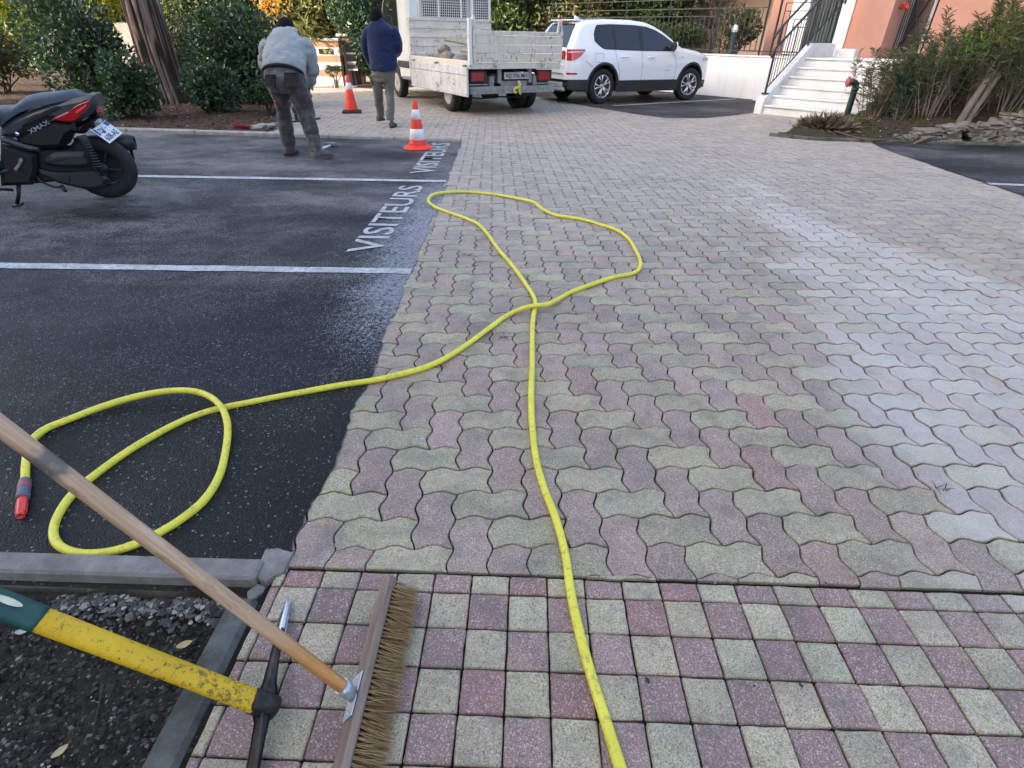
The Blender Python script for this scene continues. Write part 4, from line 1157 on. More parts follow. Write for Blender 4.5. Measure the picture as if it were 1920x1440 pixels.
# the wood beyond reads as one dark mass
n = 9000
C = np.stack([gp.uniform(-34, 14, n), gp.uniform(28.5, 31.5, n), gp.uniform(0, 7.5, n) ], 1); D = rand_dirs(n)
stuff(leaf_obj("far_wood", C, D, D + np.array((0, -1.5, .5)), .55 * gp.uniform(.6, 1.3, n), .30, M_LEAF_BACK, None, .2, .1))
for (px, py, Y, r, h, lab) in ((1035, 55, 20.6, .55, 1.7, "pale yellow bush between the truck tailboard and the white car"), (955, 55, 20.8, .35, 1.5, "small yellowish bush right behind the truck's corner")):
    q = atY(px, py, Y); shrub("yellow_bush", lab, "shrub", (q.x, Y, 0), r, r, h, 1100, .10, .055, M_LEAF_YEL, 9, .3, .4, None, 5, .8, .2)
# low grey wall seen left of the pine
q0 = atY(205, 62, 19.5); q1 = atY(250, 62, 19.5)
m = MB(); m.box(((q0.x + q1.x) / 2, 19.6, .75), (1.6, .2, 1.55), None, .01); tag(m.build("garden_wall", M_KERB), "small grey wall glimpsed just left of the pine trunk", "wall")

# ---- the pine
tb_ = Vector((-7.62, 12.75, 0))
t = thing("pine_tree", "thick pine trunk with deeply furrowed grey brown bark rising from the shrub bed", "tree", tb_)
nu, nv = 120, 190; H = 7.5
V = []; BK = []; off = Vector((3, 8, 1))
for j in range(nv):
    z = -.1 + H * (j / (nv - 1)) ** 1.25
    R = .36 + .10 * math.exp(-max(z, 0) / .35) - .012 * z
    for i in range(nu):
        a = 2 * PI * i / nu
        tw = a + .25 * math.sin(z * .7)
        p = Vector((math.cos(tw) * 2.6, math.sin(tw) * 2.6, z * .55)) + off
        nz = mnoise.noise(p * 1.7) * .5 + mnoise.noise(p * 3.9) * .3
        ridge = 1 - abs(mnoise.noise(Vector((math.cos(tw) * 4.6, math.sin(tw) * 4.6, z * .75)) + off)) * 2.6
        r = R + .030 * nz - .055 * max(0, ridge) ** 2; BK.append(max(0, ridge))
        V.append((r * math.cos(a) - .010 * z, r * math.sin(a), z))
F = [(j * nu + i, j * nu + (i + 1) % nu, (j + 1) * nu + (i + 1) % nu, (j + 1) * nu + i) for j in range(nv - 1) for i in range(nu)]
def bark():
    tt = NT("pine_bark"); o = tt.coords(); v = tt.mapping(o, scale=(1, 1, .16))
    n1 = tt.noise(9, 6, .65, v, .5); n2 = tt.noise(34, 5, .7, v)
    c = tt.ramp(n1, [(.3, (.07, .05, .04)), (.5, (.21, .145, .115)), (.68, (.36, .28, .235))])
    c = tt.mix(tt.ramp(n2, [(.5, 0.0), (.75, .6)]), c, (.22, .11, .065))
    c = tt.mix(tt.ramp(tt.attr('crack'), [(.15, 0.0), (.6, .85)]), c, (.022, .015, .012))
    return tt.done(c, .92, .2, 0, tt.bump(tt.math('ADD', n1, tt.math('MULTIPLY', n2, .6)), .9, .02))
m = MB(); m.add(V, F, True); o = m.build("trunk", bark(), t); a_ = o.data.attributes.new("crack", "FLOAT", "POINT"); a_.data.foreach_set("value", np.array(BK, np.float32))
m = MB(); tops = []
for k in range(9):
    a = k * 2.4; z0 = 4.6 + k * .32; e = (math.cos(a) * 2.3 - .05, math.sin(a) * 2.3, z0 + 1.5)
    m.tube([(-.05, 0, z0), (math.cos(a) * .9, math.sin(a) * .9, z0 + .8), e], [.09, .06, .02], 7); tops.append(e)
m.build("limb", bark(), t)
P, D, cl = crown_points(tuple(tb_), 2.8, 2.8, 9.2, 5.6, 5000, 18, .7, .6)
leaf_obj("crown", P, nrm(D + gp.normal(0, .6, D.shape)), D, .20, .02, M_LEAF_BACK, t, .1, .1)

# ---- terrace bushes behind the railing
for k, (s, tt_, r, h, mt, lab) in enumerate(((-8.4, 1.2, .8, 1.15, M_LEAF_DARK, "dark bush behind the railing next to the white car's windscreen"), (-6.4, 1.0, .8, 1.05, M_LEAF_MID, "loose green bush behind the railing above the white car's mirror"), (-4.6, 1.1, .8, 1.1, M_LEAF_MID, "light green bush behind the railing above the car's bonnet"), (-3.0, 1.0, .75, 1.0, M_LEAF_MID, "green bush behind the railing left of the bollard lamp"), (-1.5, 1.2, .62, 1.25, M_LEAF_MID, "leafy bush behind the railing right of the bollard lamp"))):
    p = bw(s, tt_, .92)
    shrub("terrace_bush", lab, "shrub", tuple(p), r, r * .7, h, 1500, .10, .055, mt, 11, .36, .1, "bushes behind the terrace railing", 9, .8, .2, stem_mat=M_TWIG)
for (s, tt_, r, h, n_, mt, lab) in ((-10.5, 3.8, 1.3, 3.6, 3200, M_LEAF_YEL, "yellow green tree at the left end of the terrace railing"), (-8.0, 4.6, .8, 2.4, 1300, M_LEAF_ORANGE, "tree with sparse orange leaves left of the bare tree")):
    p = bw(s, tt_, .9); shrub("garden_tree", lab, "tree", tuple(p), r, r, h, n_, .13, .06, mt, 14, .5, .5, None, 5, .8, .1)
# bare tree
p = on_plane(1338, 55, bw(0, 2.4), BN); p.z = .9
t = thing("bare_tree", "small bare tree with dark forking branches behind the terrace railing", "tree", p)
m = MB()
def fork(a, d, L, r, depth, m, rr):
    pts = [a]; dd = d.copy(); 
    for k in range(3):
        dd = (dd + Vector((rr.gauss(0, .16), rr.gauss(0, .16), rr.gauss(.06, .08)))).normalized(); pts.append(pts[-1] + dd * L / 3)
    m.tube(pts, [r, r * .88, r * .76, r * .62], 6)
    if depth == 0: return
    for k in range(rr.choice((2, 3))):
        ax = Vector((rr.gauss(0, 1), rr.gauss(0, 1), rr.gauss(0, .3))).normalized()
        fork(pts[-1 if k < 2 else 2], (dd + ax * rr.uniform(.4, .75)).normalized(), L * rr.uniform(.6, .8), r * .6, depth - 1, m, rr)
rr = random.Random(4)
for k in range(3): fork(Vector((rr.gauss(0, .08), rr.gauss(0, .08), 0)), Vector((rr.gauss(0, .25), rr.gauss(0, .2), 1)).normalized(), .8, .042, 4, m, rr)
m.build("branch", M_BRANCH, t)

# ---- oleanders on the bank
def oleander(px, Y, h, nst, spread, label, mat, Lf=.13, Wf=.022, lean=(0, 0), n_leaf=26, z_leaf=.35, stem_r=.011, base_sp=.1, dens=1.0, stem_mat=None):
    p = atY(px, 200, Y)
    b = Vector((p.x, p.y, bank_z(p.x, p.y)))
    t = thing("oleander", label, "shrub", b, 0, "oleanders on the bank")
    m = MB(); C = []; D = []; N = []
    for k in range(nst):
        a = gp.uniform(0, 6.28); rr = abs(gp.normal(0, base_sp)); s0 = Vector((math.cos(a) * rr, math.sin(a) * rr, -.05))
        hh = h * gp.uniform(.65, 1.08); sp = spread * gp.uniform(.2, 1.0)
        e = Vector((s0.x + math.cos(a) * sp + lean[0] * hh, s0.y + math.sin(a) * sp * .8 + lean[1] * hh, hh))
        mid = s0.lerp(e, .5) + Vector((gp.normal(0, .05), gp.normal(0, .05), .05 * h))
        pts = smooth_path([s0, s0.lerp(mid, .5), mid, mid.lerp(e, .55) + Vector((gp.normal(0, .02), gp.normal(0, .02), .02)), e], 3)
        r0 = stem_r * gp.uniform(.7, 1.3)
        m.tube(pts, [r0 * (1 - .7 * i / (len(pts) - 1)) for i in range(len(pts))], 6)
        nl = int(n_leaf * dens * gp.uniform(.6, 1.3))
        for q in range(nl):
            f = z_leaf + (1 - z_leaf) * gp.random() ** .7; i = min(len(pts) - 2, int(f * (len(pts) - 1)))
            pp = pts[i].lerp(pts[i + 1], gp.random()); dd = (pts[i + 1] - pts[i]).normalized()
            a2 = gp.uniform(0, 6.28); side = Vector((math.cos(a2), math.sin(a2), gp.uniform(-.2, .35)))
            C.append(b + pp); D.append(dd * gp.uniform(.2, 1.0) + side); N.append((gp.normal(0, .4), gp.normal(0, .4), 1))
    m.build("stem", stem_mat or M_TWIG, t)
    n = len(C); ls = gp.uniform(.6, 1.2, n)
    leaf_obj("foliage", np.array([tuple(c) for c in C]), np.array([tuple(c) for c in D]), np.array(N), Lf * ls, Wf * ls, mat, t, .15, .18)
    return t
oleander(1645, 11.7, 1.12, 20, .38, "thin dark leaved oleander next to the standpipe in front of the white steps", M_LEAF_OLEANDER, .15, .020, (-.02, 0), 34, .12, .009, .14)
oleander(1692, 11.0, .95, 14, .34, "bushy low oleander with drooping leaves right of the thin dark one", M_LEAF_DARK, .15, .028, (.02, 0), 50, .10, .012, .12)
oleander(1748, 10.75, 1.25, 16, .50, "grey stemmed oleander at the middle of the bank", M_LEAF_OLEANDER, .13, .022, (.02, .0), 62, .25, .010, .16)
oleander(1822, 10.7, 1.15, 12, .45, "oleander with bare lower stems just above the stone wall", M_LEAF_OLEANDER, .13, .022, (.05, .03), 62, .30, .011, .15)
oleander(1885, 10.6, 1.25, 14, .5, "oleander with bare grey stems above the right end of the stone wall", M_LEAF_OLEANDER, .13, .022, (.01, .03), 66, .28, .010, .17)
oleander(1950, 10.6, 1.3, 14, .5, "oleander at the right edge of the photo above the stones", M_LEAF_OLEANDER, .13, .022, (-.02, .03), 66, .28, .010, .17)
for (px, Y, h, lab, mt) in ((1668, 12.3, .80, "olive tinted oleander in front of the pink corner", M_LEAF_OLIVE), (1705, 12.0, .88, "yellowish oleander below the grille window", M_LEAF_OLIVE), (1752, 11.7, 1.05, "dense oleander in the upper row behind the grey stems", M_LEAF_OLEANDER), (1800, 11.6, 1.35, "tall oleander in the upper row with fresh tips", M_LEAF_OLEANDER), (1850, 11.5, 1.85, "tall oleander of the upper row left of the right edge", M_LEAF_OLIVE), (1905, 11.5, 2.0, "tallest oleander of the upper row near the right edge", M_LEAF_OLEANDER), (1965, 11.4, 1.8, "oleander of the upper row cut by the right edge", M_LEAF_OLEANDER),
        (1725, 13.2, .75, "back oleander under the grille window", M_LEAF_OLEANDER), (1785, 12.8, 1.05, "back oleander against the pink wall right of the grille", M_LEAF_OLIVE), (1850, 12.8, 1.8, "back oleander against the pink wall at the top right", M_LEAF_OLEANDER), (1920, 12.8, 2.1, "back oleander at the top right corner", M_LEAF_OLIVE), (1995, 12.6, 1.9, "back oleander just beyond the right edge", M_LEAF_OLEANDER)):
    oleander(px, Y, h, 18, .55, lab, mt, .14, .024, (0, 0), 92, .10, .008, .26)
for (px, py, h, lab) in ((1800, 95, .9, "bright fresh green shoots among the oleanders on the bank"), (1868, 75, 1.0, "bright fresh green patch near the top right corner")):
    p = atY(px, py, 10.9 if px < 1850 else 11.2); z = bank_z(p.x, p.y)
    t = thing("green_shoots", lab, "shrub", (p.x, p.y, z)); n = 90
    C = np.array((p.x, p.y, p.z)) + gp.normal(0, 1, (n, 3)) * np.array((.22, .18, .10)); 
    leaf_obj("foliage", C, gp.normal(0, .6, (n, 3)) + np.array((0, 0, .5)), np.tile((0, 0, 1.0), (n, 1)), .10, .028, M_LEAF_LIME, t, .2, .2)
    stems_obj("stem", (p.x, p.y, z - .05), [(p.x + gp.normal(0, .12), p.y + gp.normal(0, .12), p.z) for _ in range(10)], .008, M_TWIG, t)
# two thick cut trunks
p = atY(1798, 226, 10.45); b = Vector((p.x, p.y, bank_z(p.x, p.y)))
t = thing("cut_stump", "pair of thick pale cut oleander trunks leaning right above the stones", "stump", b)
M_STUMP = simple("pale_stump_bark", (.15, .125, .10), .9, .35, 9, (50, .8, .01))
for k, (dx, h, r) in enumerate(((0, .78, .055), (.12, .72, .05))):
    m = MB(); m.tube(smooth_path([(dx, 0, -.1), (dx + .10, .02, h * .4), (dx + .26, .05, h), ], 5), [r * (1.1 - .03 * i) for i in range(11)], 12); m.build("trunk", M_STUMP, t)
# ---- dead grass tuft and low dry growth on the bed point
def tuft(px, py, r, h, n, label, dr=1.0):
    p = at(px, py, .05); t_ = thing("dry_tuft", label, "dry grass", (p.x, p.y, .03))
    a = gp.uniform(0, 6.28, n); q = np.sqrt(gp.random(n)) * r
    C = np.stack([p.x + np.cos(a) * q, p.y + np.sin(a) * q * .7, np.full(n, .03) + (1 - (q / r) ** 2) * h * .5], 1)
    D = np.stack([np.cos(a) * 1.1 + gp.normal(0, .6, n), np.sin(a) * 1.1 + gp.normal(0, .6, n), gp.uniform(-.2, .9, n)], 1)
    leaf_obj("straw", C, D, rand_dirs(n), h * gp.uniform(.5, 1.2, n), .010, M_STRAW, t_, .1, .35); return t_
tuft(1548, 243, .36, .24, 1800, "brown dead grass tuft on the point of the bed")
tuft(1622, 240, .24, .17, 700, "grey dry low growth at the foot of the thin oleander")
tuft(1668, 238, .26, .15, 600, "dry low growth right of the grey one on the bank")
tuft(1718, 262, .14, .10, 260, "small pale dry tuft at the front edge of the bank")
# irrigation pipe lying on the bed
pts = [at(1565, 246, .08), at(1585, 252, .06), at(1605, 258, .06), at(1635, 262, .06), at(1662, 262, .07), at(1680, 256, .10), at(1697, 246, .14)]
m = MB(); m.tube(smooth_path(pts, 5), .014, 8); tag(m.build("irrigation_pipe", simple("brown_pipe", (.10, .05, .03), .6, .3, 10), None, world=True, loc=(pts[0].x, pts[0].y, 0)), "thin brown pipe lying on the mossy front of the bed", "pipe")
for k, (a, b, lab) in enumerate((((1705, 215), (1782, 186), "long bare branch lying across the bank"), ((1726, 238), (1780, 216), "short bare branch lying above the stone wall's left end"), ((1835, 200), (1895, 172), "bare branch lying at the right of the bank"))):
    p = at(*a, .3); q = at(*b, .42); p.z = bank_z(p.x, p.y) + .03; q.z = bank_z(q.x, q.y) + .06
    m = MB(); m.tube([p, p.lerp(q, .5) + Vector((0, 0, .03)), q], [.02, .016, .008], 7); tag(m.build("fallen_branch", M_TWIG, None, world=True, loc=tuple(p)), lab, "branch", "fallen branches on the bank")
# ---- dry stone wall
t = thing("stone_wall", "low wall of rough flat stones at the foot of the bank at the right edge", "stone wall", (8.0, 9.95, 0))
def stone_mat():
    tt = NT("rough_limestone"); rnd = tt.attr("rnd")
    c = tt.ramp(tt.noise(9, 7, .7), [(.28, (.07, .06, .05)), (.5, (.19, .168, .14)), (.72, (.33, .30, .255))])
    c = tt.mix(tt.math('MULTIPLY', rnd, .5), c, (.20, .17, .14))
    c = tt.mix(tt.ramp(tt.noise(4, 6, .7), [(.55, 0.0), (.68, .6)]), c, (.06, .065, .03))
    return tt.done(c, .92, .25, 0, tt.bump(tt.noise(26, 7, .75), .9, .02))
V = []; FC = []; RN = []; rs = random.Random(9)
def stone(cx, cy, cz, L, Dp, h, tilt):
    bm = bmesh.new(); bmesh.ops.create_cube(bm, size=1.0); bmesh.ops.subdivide_edges(bm, edges=bm.edges[:], cuts=4, use_grid_fill=True)
    off = Vector((rs.uniform(0, 90), rs.uniform(0, 90), 0)); base = len(V)
    for v in bm.verts:
        c = v.co; k = max(abs(c.x), abs(c.y), abs(c.z)) * 2
        sp = c.normalized() * .62; c2 = c.lerp(sp, .10)
        c2 += Vector((mnoise.noise(c * 3 + off), mnoise.noise(c * 3 + off + Vector((9, 0, 0))), mnoise.noise(c * 3 + off + Vector((0, 9, 0))))) * .17
        p = Vector((c2.x * L, c2.y * Dp, c2.z * h)); ca, sa = math.cos(tilt), math.sin(tilt)
        V.append((cx + p.x * ca - p.z * sa, cy + p.y, cz + p.x * sa + p.z * ca)); RN.append(off.x / 90)
    bm.verts.ensure_lookup_table()
    for f in bm.faces: FC.append(tuple(base + v.index for v in f.verts))
    bm.free()
x = 6.3
while x < 12.5:
    top = min(.55, .07 + max(0, x - 6.3) * .19); z = 0.0
    L = rs.uniform(.22, .40)
    while z < top:
        h = rs.uniform(.075, .14)
        stone(x + rs.uniform(-.07, .07), 9.97 + z * .3 + rs.uniform(-.04, .03), z + h / 2, L * rs.uniform(.8, 1.1), .32, h * 1.02, rs.uniform(-.14, .16)); z += h
    x += L * 1.0
m = MB(); m.add([(a - 8.0, b - 9.95, c) for a, b, c in V], FC, True); o = m.build("stones", stone_mat(), t, angle=rad(28))
at_ = o.data.attributes.new("rnd", 'FLOAT', 'POINT'); at_.data.foreach_set("value", np.array(RN, np.float32))
# dead leaves strewn over the beds
def litter(name, x0, x1, y0, y1, n, zf, mat, L=.05):
    X = gp.uniform(x0, x1, n); Y = gp.uniform(y0, y1, n); C = np.stack([X, Y, np.array([zf(a, b) for a, b in zip(X, Y)]) + .012], 1)
    k = 1
    a = gp.uniform(0, 6.28, n); D = np.stack([np.cos(a), np.sin(a), gp.normal(0, .15, n)], 1)
    o = leaf_obj(name, C, D, np.stack([gp.normal(0, .3, n), gp.normal(0, .3, n), np.ones(n)], 1), L * gp.uniform(.5, 1.2, n), L * .45, mat, None, .3, .2); return stuff(o)
tl = NT("dead_leaf_litter"); M_LITTER = tl.done(tl.ramp(tl.attr("rnd"), [(0, (.04, .022, .014)), (.6, (.13, .07, .04)), (.93, (.25, .16, .10)), (1, (.45, .40, .33))]), .85, .2)
litter("shrub_bed_litter", -10.5, -4.3, 9.35, 12.4, 1500, lambda a, b: float(mulch_h(np.array(a), np.array(b))), M_LITTER, .06)
litter("bank_litter", 5.0, 10.5, 10.05, 12.0, 900, bank_z, M_LITTER, .06)
# ================================================================== TOOLS AND SMALL THINGS
# ---- yellow hose
def hose_material():
    t = NT("yellow_hose"); 
    c = t.ramp(t.noise(9, 6, .65), [(.3, (.68, .59, .04)), (.7, (.80, .72, .07))])
    c = t.mix(t.ramp(t.noise(60, 5, .7), [(.52, 0.0), (.68, .6)]), c, (.24, .21, .06))
    return t.done(c, .42, .5, 0, t.bump(t.noise(220, 3, .6), .25, .0015))
M_HOSE = hose_material()
HR = .0138
hw = lambda i: HR * (1 + .035 * math.sin(i * .37) + .03 * math.sin(i * .113 + 1))
hp = [(1186, 1500, 0), (1163, 1440, 0), (1135, 1350, 0), (1108, 1265, 0), (1085, 1180, 0), (1070, 1110, 0), (1060, 1040, 0), (1043, 975, 0), (1020, 915, 0), (1005, 860, 0), (998, 800, 0), (996, 740, 0), (998, 680, 0), (998, 630, 0), (1000, 595, 0), (1004, 571, 0), (1000, 555, 0),
      (984, 530, 0), (960, 497, 0), (935, 468, 0), (915, 440, 0), (900, 423, 0), (882, 413, 0), (850, 401, 0), (822, 391, 0), (806, 381, .01), (804, 372, .02), (815, 364, .02), (842, 360, .01), (880, 360, 0), (930, 365, 0), (975, 373, .01), (1000, 379, .03), (1016, 391, .02), (1040, 403, 0), (1070, 408, 0), (1095, 412, 0), (1125, 421, .0), (1155, 431, 0), (1178, 447, 0), (1190, 466, 0), (1200, 487, 0), (1199, 503, 0), (1185, 513, 0), (1150, 520, 0), (1110, 533, 0), (1070, 548, 0), (1045, 562, .012), (1025, 571, .028), (1003, 573, .028), (980, 578, .016),
      (950, 592, 0), (915, 617, 0), (880, 643, 0), (840, 669, 0), (800, 688, 0), (750, 702, 0), (700, 713, 0), (640, 722, 0), (580, 733, 0), (520, 744, 0), (470, 754, 0), (425, 763, 0), (385, 773, 0), (340, 790, 0), (290, 816, 0), (240, 846, 0), (200, 874, 0), (160, 905, 0), (130, 934, 0), (108, 968, 0), (100, 998, 0), (108, 1020, 0), (130, 1033, 0), (165, 1038, 0), (210, 1034, 0), (255, 1020, 0), (300, 998, 0), (345, 970, 0), (385, 935, 0), (412, 890, 0), (424, 840, .004), (427, 800, .014), (420, 772, .028), (408, 755, .03), (392, 743, .03), (370, 735, .03), (340, 732, .03), (300, 735, .024), (250, 745, .018), (190, 763, .012), (130, 786, .006), (90, 802, .006), (65, 820, .012), (52, 842, .012), (48, 872, .006), (47, 902, .004)]
path = smooth_path([at(a, b, HR + c) for a, b, c in hp], 5)
t_hose = thing("garden_hose", "long bright yellow garden hose looping over the pavers and the dark asphalt", "hose", (path[-1].x, path[-1].y, 0))
m = MB(); m.tube(path, [hw(i) for i in range(len(path))], 14); m.build("tube", M_HOSE, t_hose, world=True)
e = path[-1]; e2 = at(38, 968, HR + .002); dv = (e2 - e).normalized(); Mx = frame_M(e, dv)
LL = (e2 - e).length
m = MB(); m.lathe([(.0165, -.004), (.0185, .0), (.0195, LL * .12), (.0195, LL * .40), (.0205, LL * .41), (.0205, LL * .52), (.016, LL * .53)], 20, Mx)
m.build("collar", simple("grey_rubber_collar", (.10, .10, .13), .5, .2, 30), t_hose, world=True)
m = MB(); m.lathe([(.0199, LL * .13), (.0202, LL * .14), (.0202, LL * .22), (.0199, LL * .23)], 20, Mx, caps=False)
m.build("ring", simple("dull_red_ring", (.38, .06, .06), .5, .2), t_hose, world=True)
m = MB()
m.lathe([(.0155, LL * .5), (.0155, LL * .62), (.0145, LL * .64), (.0125, LL * .95), (.0125, LL), (.0085, LL), (.0085, LL * .9), (0, LL * .9)], 20, Mx)
for k in range(6):
    a = k * PI / 3; m.box((.0142 * math.cos(a), .0142 * math.sin(a), LL * .78), (.0035, .0035, LL * .3), Mx, .001)
m.build("nozzle", simple("orange_red_plastic", (.72, .055, .035), .35, .08, spec=.5), t_hose, world=True)

# ---- broom
bz = .052
h0 = at(727, 1088, bz); h1 = at(640, 1440, bz); hd = (h1 - h0).normalized(); h2 = h0 + hd * .62
bdir = Vector((.86, .08, -.60)); bdir = (bdir - hd * bdir.dot(hd)).normalized()          # bristles point right and down
back = -bdir; side = hd.cross(back).normalized()
MB_ = Matrix(((side.x, hd.x, back.x, 0), (side.y, hd.y, back.y, 0), (side.z, hd.z, back.z, 0), (0, 0, 0, 1))); MB_.translation = (h0 + h2) / 2
J = at(655, 1297, .075); K = at_depth(-2, 797, .90); hdir = (K - J).normalized()
t_br = thing("push_broom", "wide broom with long wooden handle and brown bristles lying on the square pavers", "broom", (MB_.translation.x, MB_.translation.y, 0))
L2 = (h2 - h0).length
M_BLOCK = wood("grey_broom_wood", (.14, .098, .072), (.30, .225, .175), .75, (1, .06, 1), .45, 60)
def child_M(o, M, parent):
    o.parent = parent
    o.matrix_local = Matrix.Translation(-Vector(parent.location)) @ M
    return o
m = MB(); m.box((0, 0, 0), (.058, L2, .022), None, .004); child_M(m.build("head_block", M_BLOCK), MB_, t_br)
# bristles: tufts of thin stiff strands
nt = 46; rows = 6; V = []; F = []; rb = np.random.default_rng(3); RN = []
def strands(n, fn, seg=3):
    """fn(i) -> (root, tip, bend vector, width, side)"""
    VV = np.zeros((n, seg + 1, 2, 3)); rn = np.zeros(n)
    for i in range(n):
        r0, tp, bd, w, sd, q = fn(i)
        rn[i] = q
        for k in range(seg + 1):
            t = k / seg; p = r0 + (tp - r0) * t + bd * (t * (1 - t) * 4)
            ww = w * (1 - .55 * t)
            VV[i, k, 0] = p - sd * ww; VV[i, k, 1] = p + sd * ww
    base = np.arange(n)[:, None] * (seg + 1) * 2
    F = []
    for k in range(seg): F.append(np.stack([base[:, 0] + 2 * k, base[:, 0] + 2 * k + 1, base[:, 0] + 2 * k + 3, base[:, 0] + 2 * k + 2], 1))
    F = np.concatenate(F)
    return VV.reshape(-1, 3), F, np.repeat(rn, (seg + 1) * 2)
def br_fn(i):
    tuft = i // 34; row = tuft % rows; col = tuft // rows
    y = -L2 / 2 + .015 + (col + .5 * (row % 2)) * (L2 - .03) / nt
    x = (row - (rows - 1) / 2) * .0095
    spread = rb.normal(0, 1, 2)
    tl = .078 + rb.normal(0, .0045) - (.010 if rb.random() < .15 else 0)
    wavy = .010 * math.sin(col * .9) + .006 * math.sin(col * 2.3 + row)
    r0 = np.array((x + rb.normal(0, .0012), y + rb.normal(0, .0012), -.011))
    tp = np.array((x * 1.35 + spread[0] * .006, y + spread[1] * .0065 + wavy, -.011 - tl))
    a = rb.uniform(0, PI)
    return r0, tp, np.array((rb.normal(0, .002), rb.normal(0, .003), 0)), .00052, np.array((math.cos(a), math.sin(a), 0)), rb.random()
V, F, RN = strands(nt * rows * 34, br_fn, 3)
tb = NT("coir_bristles"); M_BRIST = tb.done(tb.ramp(tb.attr("rnd"), [(0, (.12, .065, .026)), (.5, (.30, .185, .075)), (1, (.50, .34, .165))]), .7, .3)
o = raw_mesh("bristles", V, F.ravel(), np.arange(len(F)) * 4, np.full(len(F), 4), M_BRIST, False, {"rnd": ('POINT', RN)})
child_M(o, MB_, t_br)
# metal bracket: plate on the back of the block and a socket towards the handle
jb = MB_.inverted() @ J
m = MB(); m.box((.004, jb.y, .0135), (.046, .105, .003), None, .001)
for dy in (-.042, .042): m.lathe([(.004, .015), (.004, .0165), (.002, .0175)], 10, Matrix.Translation((.004, jb.y + dy, 0)))
child_M(m.build("bracket_plate", simple("galvanised_plate", (.58, .62, .66), .4, .12, 20, (60, .2, .001), metal=.55)), MB_, t_br)
Mh = frame_M(J - hdir * .0, hdir)
m = MB(); m.tube([MB_ @ Vector((.004, jb.y, .014)), J - hdir * .02, J + hdir * .015, J + hdir * .028], [.013, .0165, .0178, .0182], 16)
m.build("socket", simple("galvanised_socket", (.42, .46, .5), .38, .2, 20, metal=.7), t_br, world=True)
def handle_wood():
    t = NT("broom_handle_wood"); o = t.coords(); z = t.sep(o)[2]
    v = t.mapping(o, scale=(1, 1, .04))
    g = t.noise(110, 5, .6, v, .3)
    pale = t.ramp(g, [(.3, (.38, .225, .125)), (.7, (.66, .46, .295))])
    warm = t.ramp(g, [(.3, (.34, .135, .03)), (.7, (.56, .27, .08))])
    mr = t.new("ShaderNodeMapRange"); t.L.new(t.math('ADD', z, t.math('MULTIPLY', t.noise(14, 4), .10)), mr.inputs[0]); mr.inputs[1].default_value = .20; mr.inputs[2].default_value = .36
    c = t.mix(mr.outputs[0], warm, pale)
    gr = t.noise(26, 6, .72, t.mapping(o, scale=(1, 1, .25)))
    c = t.mix(t.ramp(gr, [(.55, 0.0), (.66, .75)]), c, (.13, .085, .06))
    wh = t.noise(38, 4, .7, t.mapping(o, scale=(1, 1, .6), loc=(3, 1, 0)))
    c = t.mix(t.ramp(wh, [(.70, 0.0), (.75, .7)]), c, (.55, .52, .48))
    # dark hand stain high on the handle
    st = t.math('ABSOLUTE', t.math('SUBTRACT', z, .80)); sm = t.ramp(t.math('ADD', st, t.math('MULTIPLY', t.math('SUBTRACT', t.noise(30, 4), .5), .08)), [(.015, .9), (.04, 0.0)])
    c = t.mix(sm, c, (.10, .09, .085))
    return t.done(c, t.ramp(g, [(.3, .4), (.7, .6)]), .4, 0, t.bump(g, .35, .002))
m = MB(); m.lathe([(.0145, .01), (.0152, .02), (.0152, .35), (.0156, .7), (.0156, 1.28), (.012, 1.295), (0, 1.3)], 20)
child_M(m.build("handle", handle_wood()), Mh, t_br)

# ---- pickaxe
E = at(497, 1322, .055); tip = at(541, 1121, .012); low = at(462, 1500, .012)
t_pk = thing("pickaxe", "pickaxe with dirty yellow handle and dark iron head lying on the square pavers", "pickaxe", (E.x, E.y, 0))
def iron():
    t = NT("dark_forged_iron"); n = t.noise(16, 6, .7)
    c = t.ramp(n, [(.3, (.018, .015, .014)), (.6, (.055, .048, .044)), (.8, (.10, .085, .075))])
    return t.done(c, t.ramp(t.noise(40, 4), [(.3, .32), (.7, .6)]), .55, .65, t.bump(t.noise(55, 5), .4, .004))
M_IRON = iron()
def ring_rect(c, u, v, a, b, ch=.3):
    pts = []
    for sx, sy in ((1, -1), (1, 1), (-1, 1), (-1, -1)):
        for k in ((1, 1 - ch) if sx * sy < 0 else (1 - ch, 1)):
            kx, ky = (k, 1 - ch if k == 1 else 1)
            pts.append(c + u * (sx * a * kx) + v * (sy * b * ky))
    return pts
hdp = ((K2 := at_depth(-2, 1132, 1.06)) - E).normalized()
fwd = (tip - E).normalized()
lat = fwd.cross(hdp).normalized()
m = MB(); rings = []
for s, w, hgt, arch in ((0, .046, .026, 0), (.09, .030, .022, .002), (.17, .019, .018, .004), (.35, .0155, .0135, .007), (.6, .0135, .012, .006), (.8, .011, .010, .003), (.93, .007, .0065, .001)):
    c = E.lerp(tip, s) + hdp * arch * 0 + Vector((0, 0, arch)); rings.append(ring_rect(c, hdp, lat, w * .62, hgt))
m.loft(rings, smooth=False)
rings = []
for s, w, hgt in ((0, .046, .026), (.09, .030, .023), (.18, .019, .020), (.4, .014, .022), (.75, .008, .027), (1, .0035, .032)):
    rings.append(ring_rect(E.lerp(low, s), hdp, lat, w * .62, hgt))
m.loft(rings, smooth=False)
m.tube([E - hdp * .030, E - hdp * .024, E + hdp * .03, E + hdp * .036], [.020, .031, .0315, .028], 18, squash=(1, .85))
m.build("head", M_IRON, t_pk, world=True)
m = MB(); rings = []
for s, w in ((.55, .0160), (.78, .0130), (.93, .0085), (.985, .0038), (1.0, .0008)):
    rings.append(ring_rect(E.lerp(tip, s) + Vector((0, 0, .007 * (1 - s))), hdp, lat, w * .72, w * .98))
m.loft(rings, smooth=False)
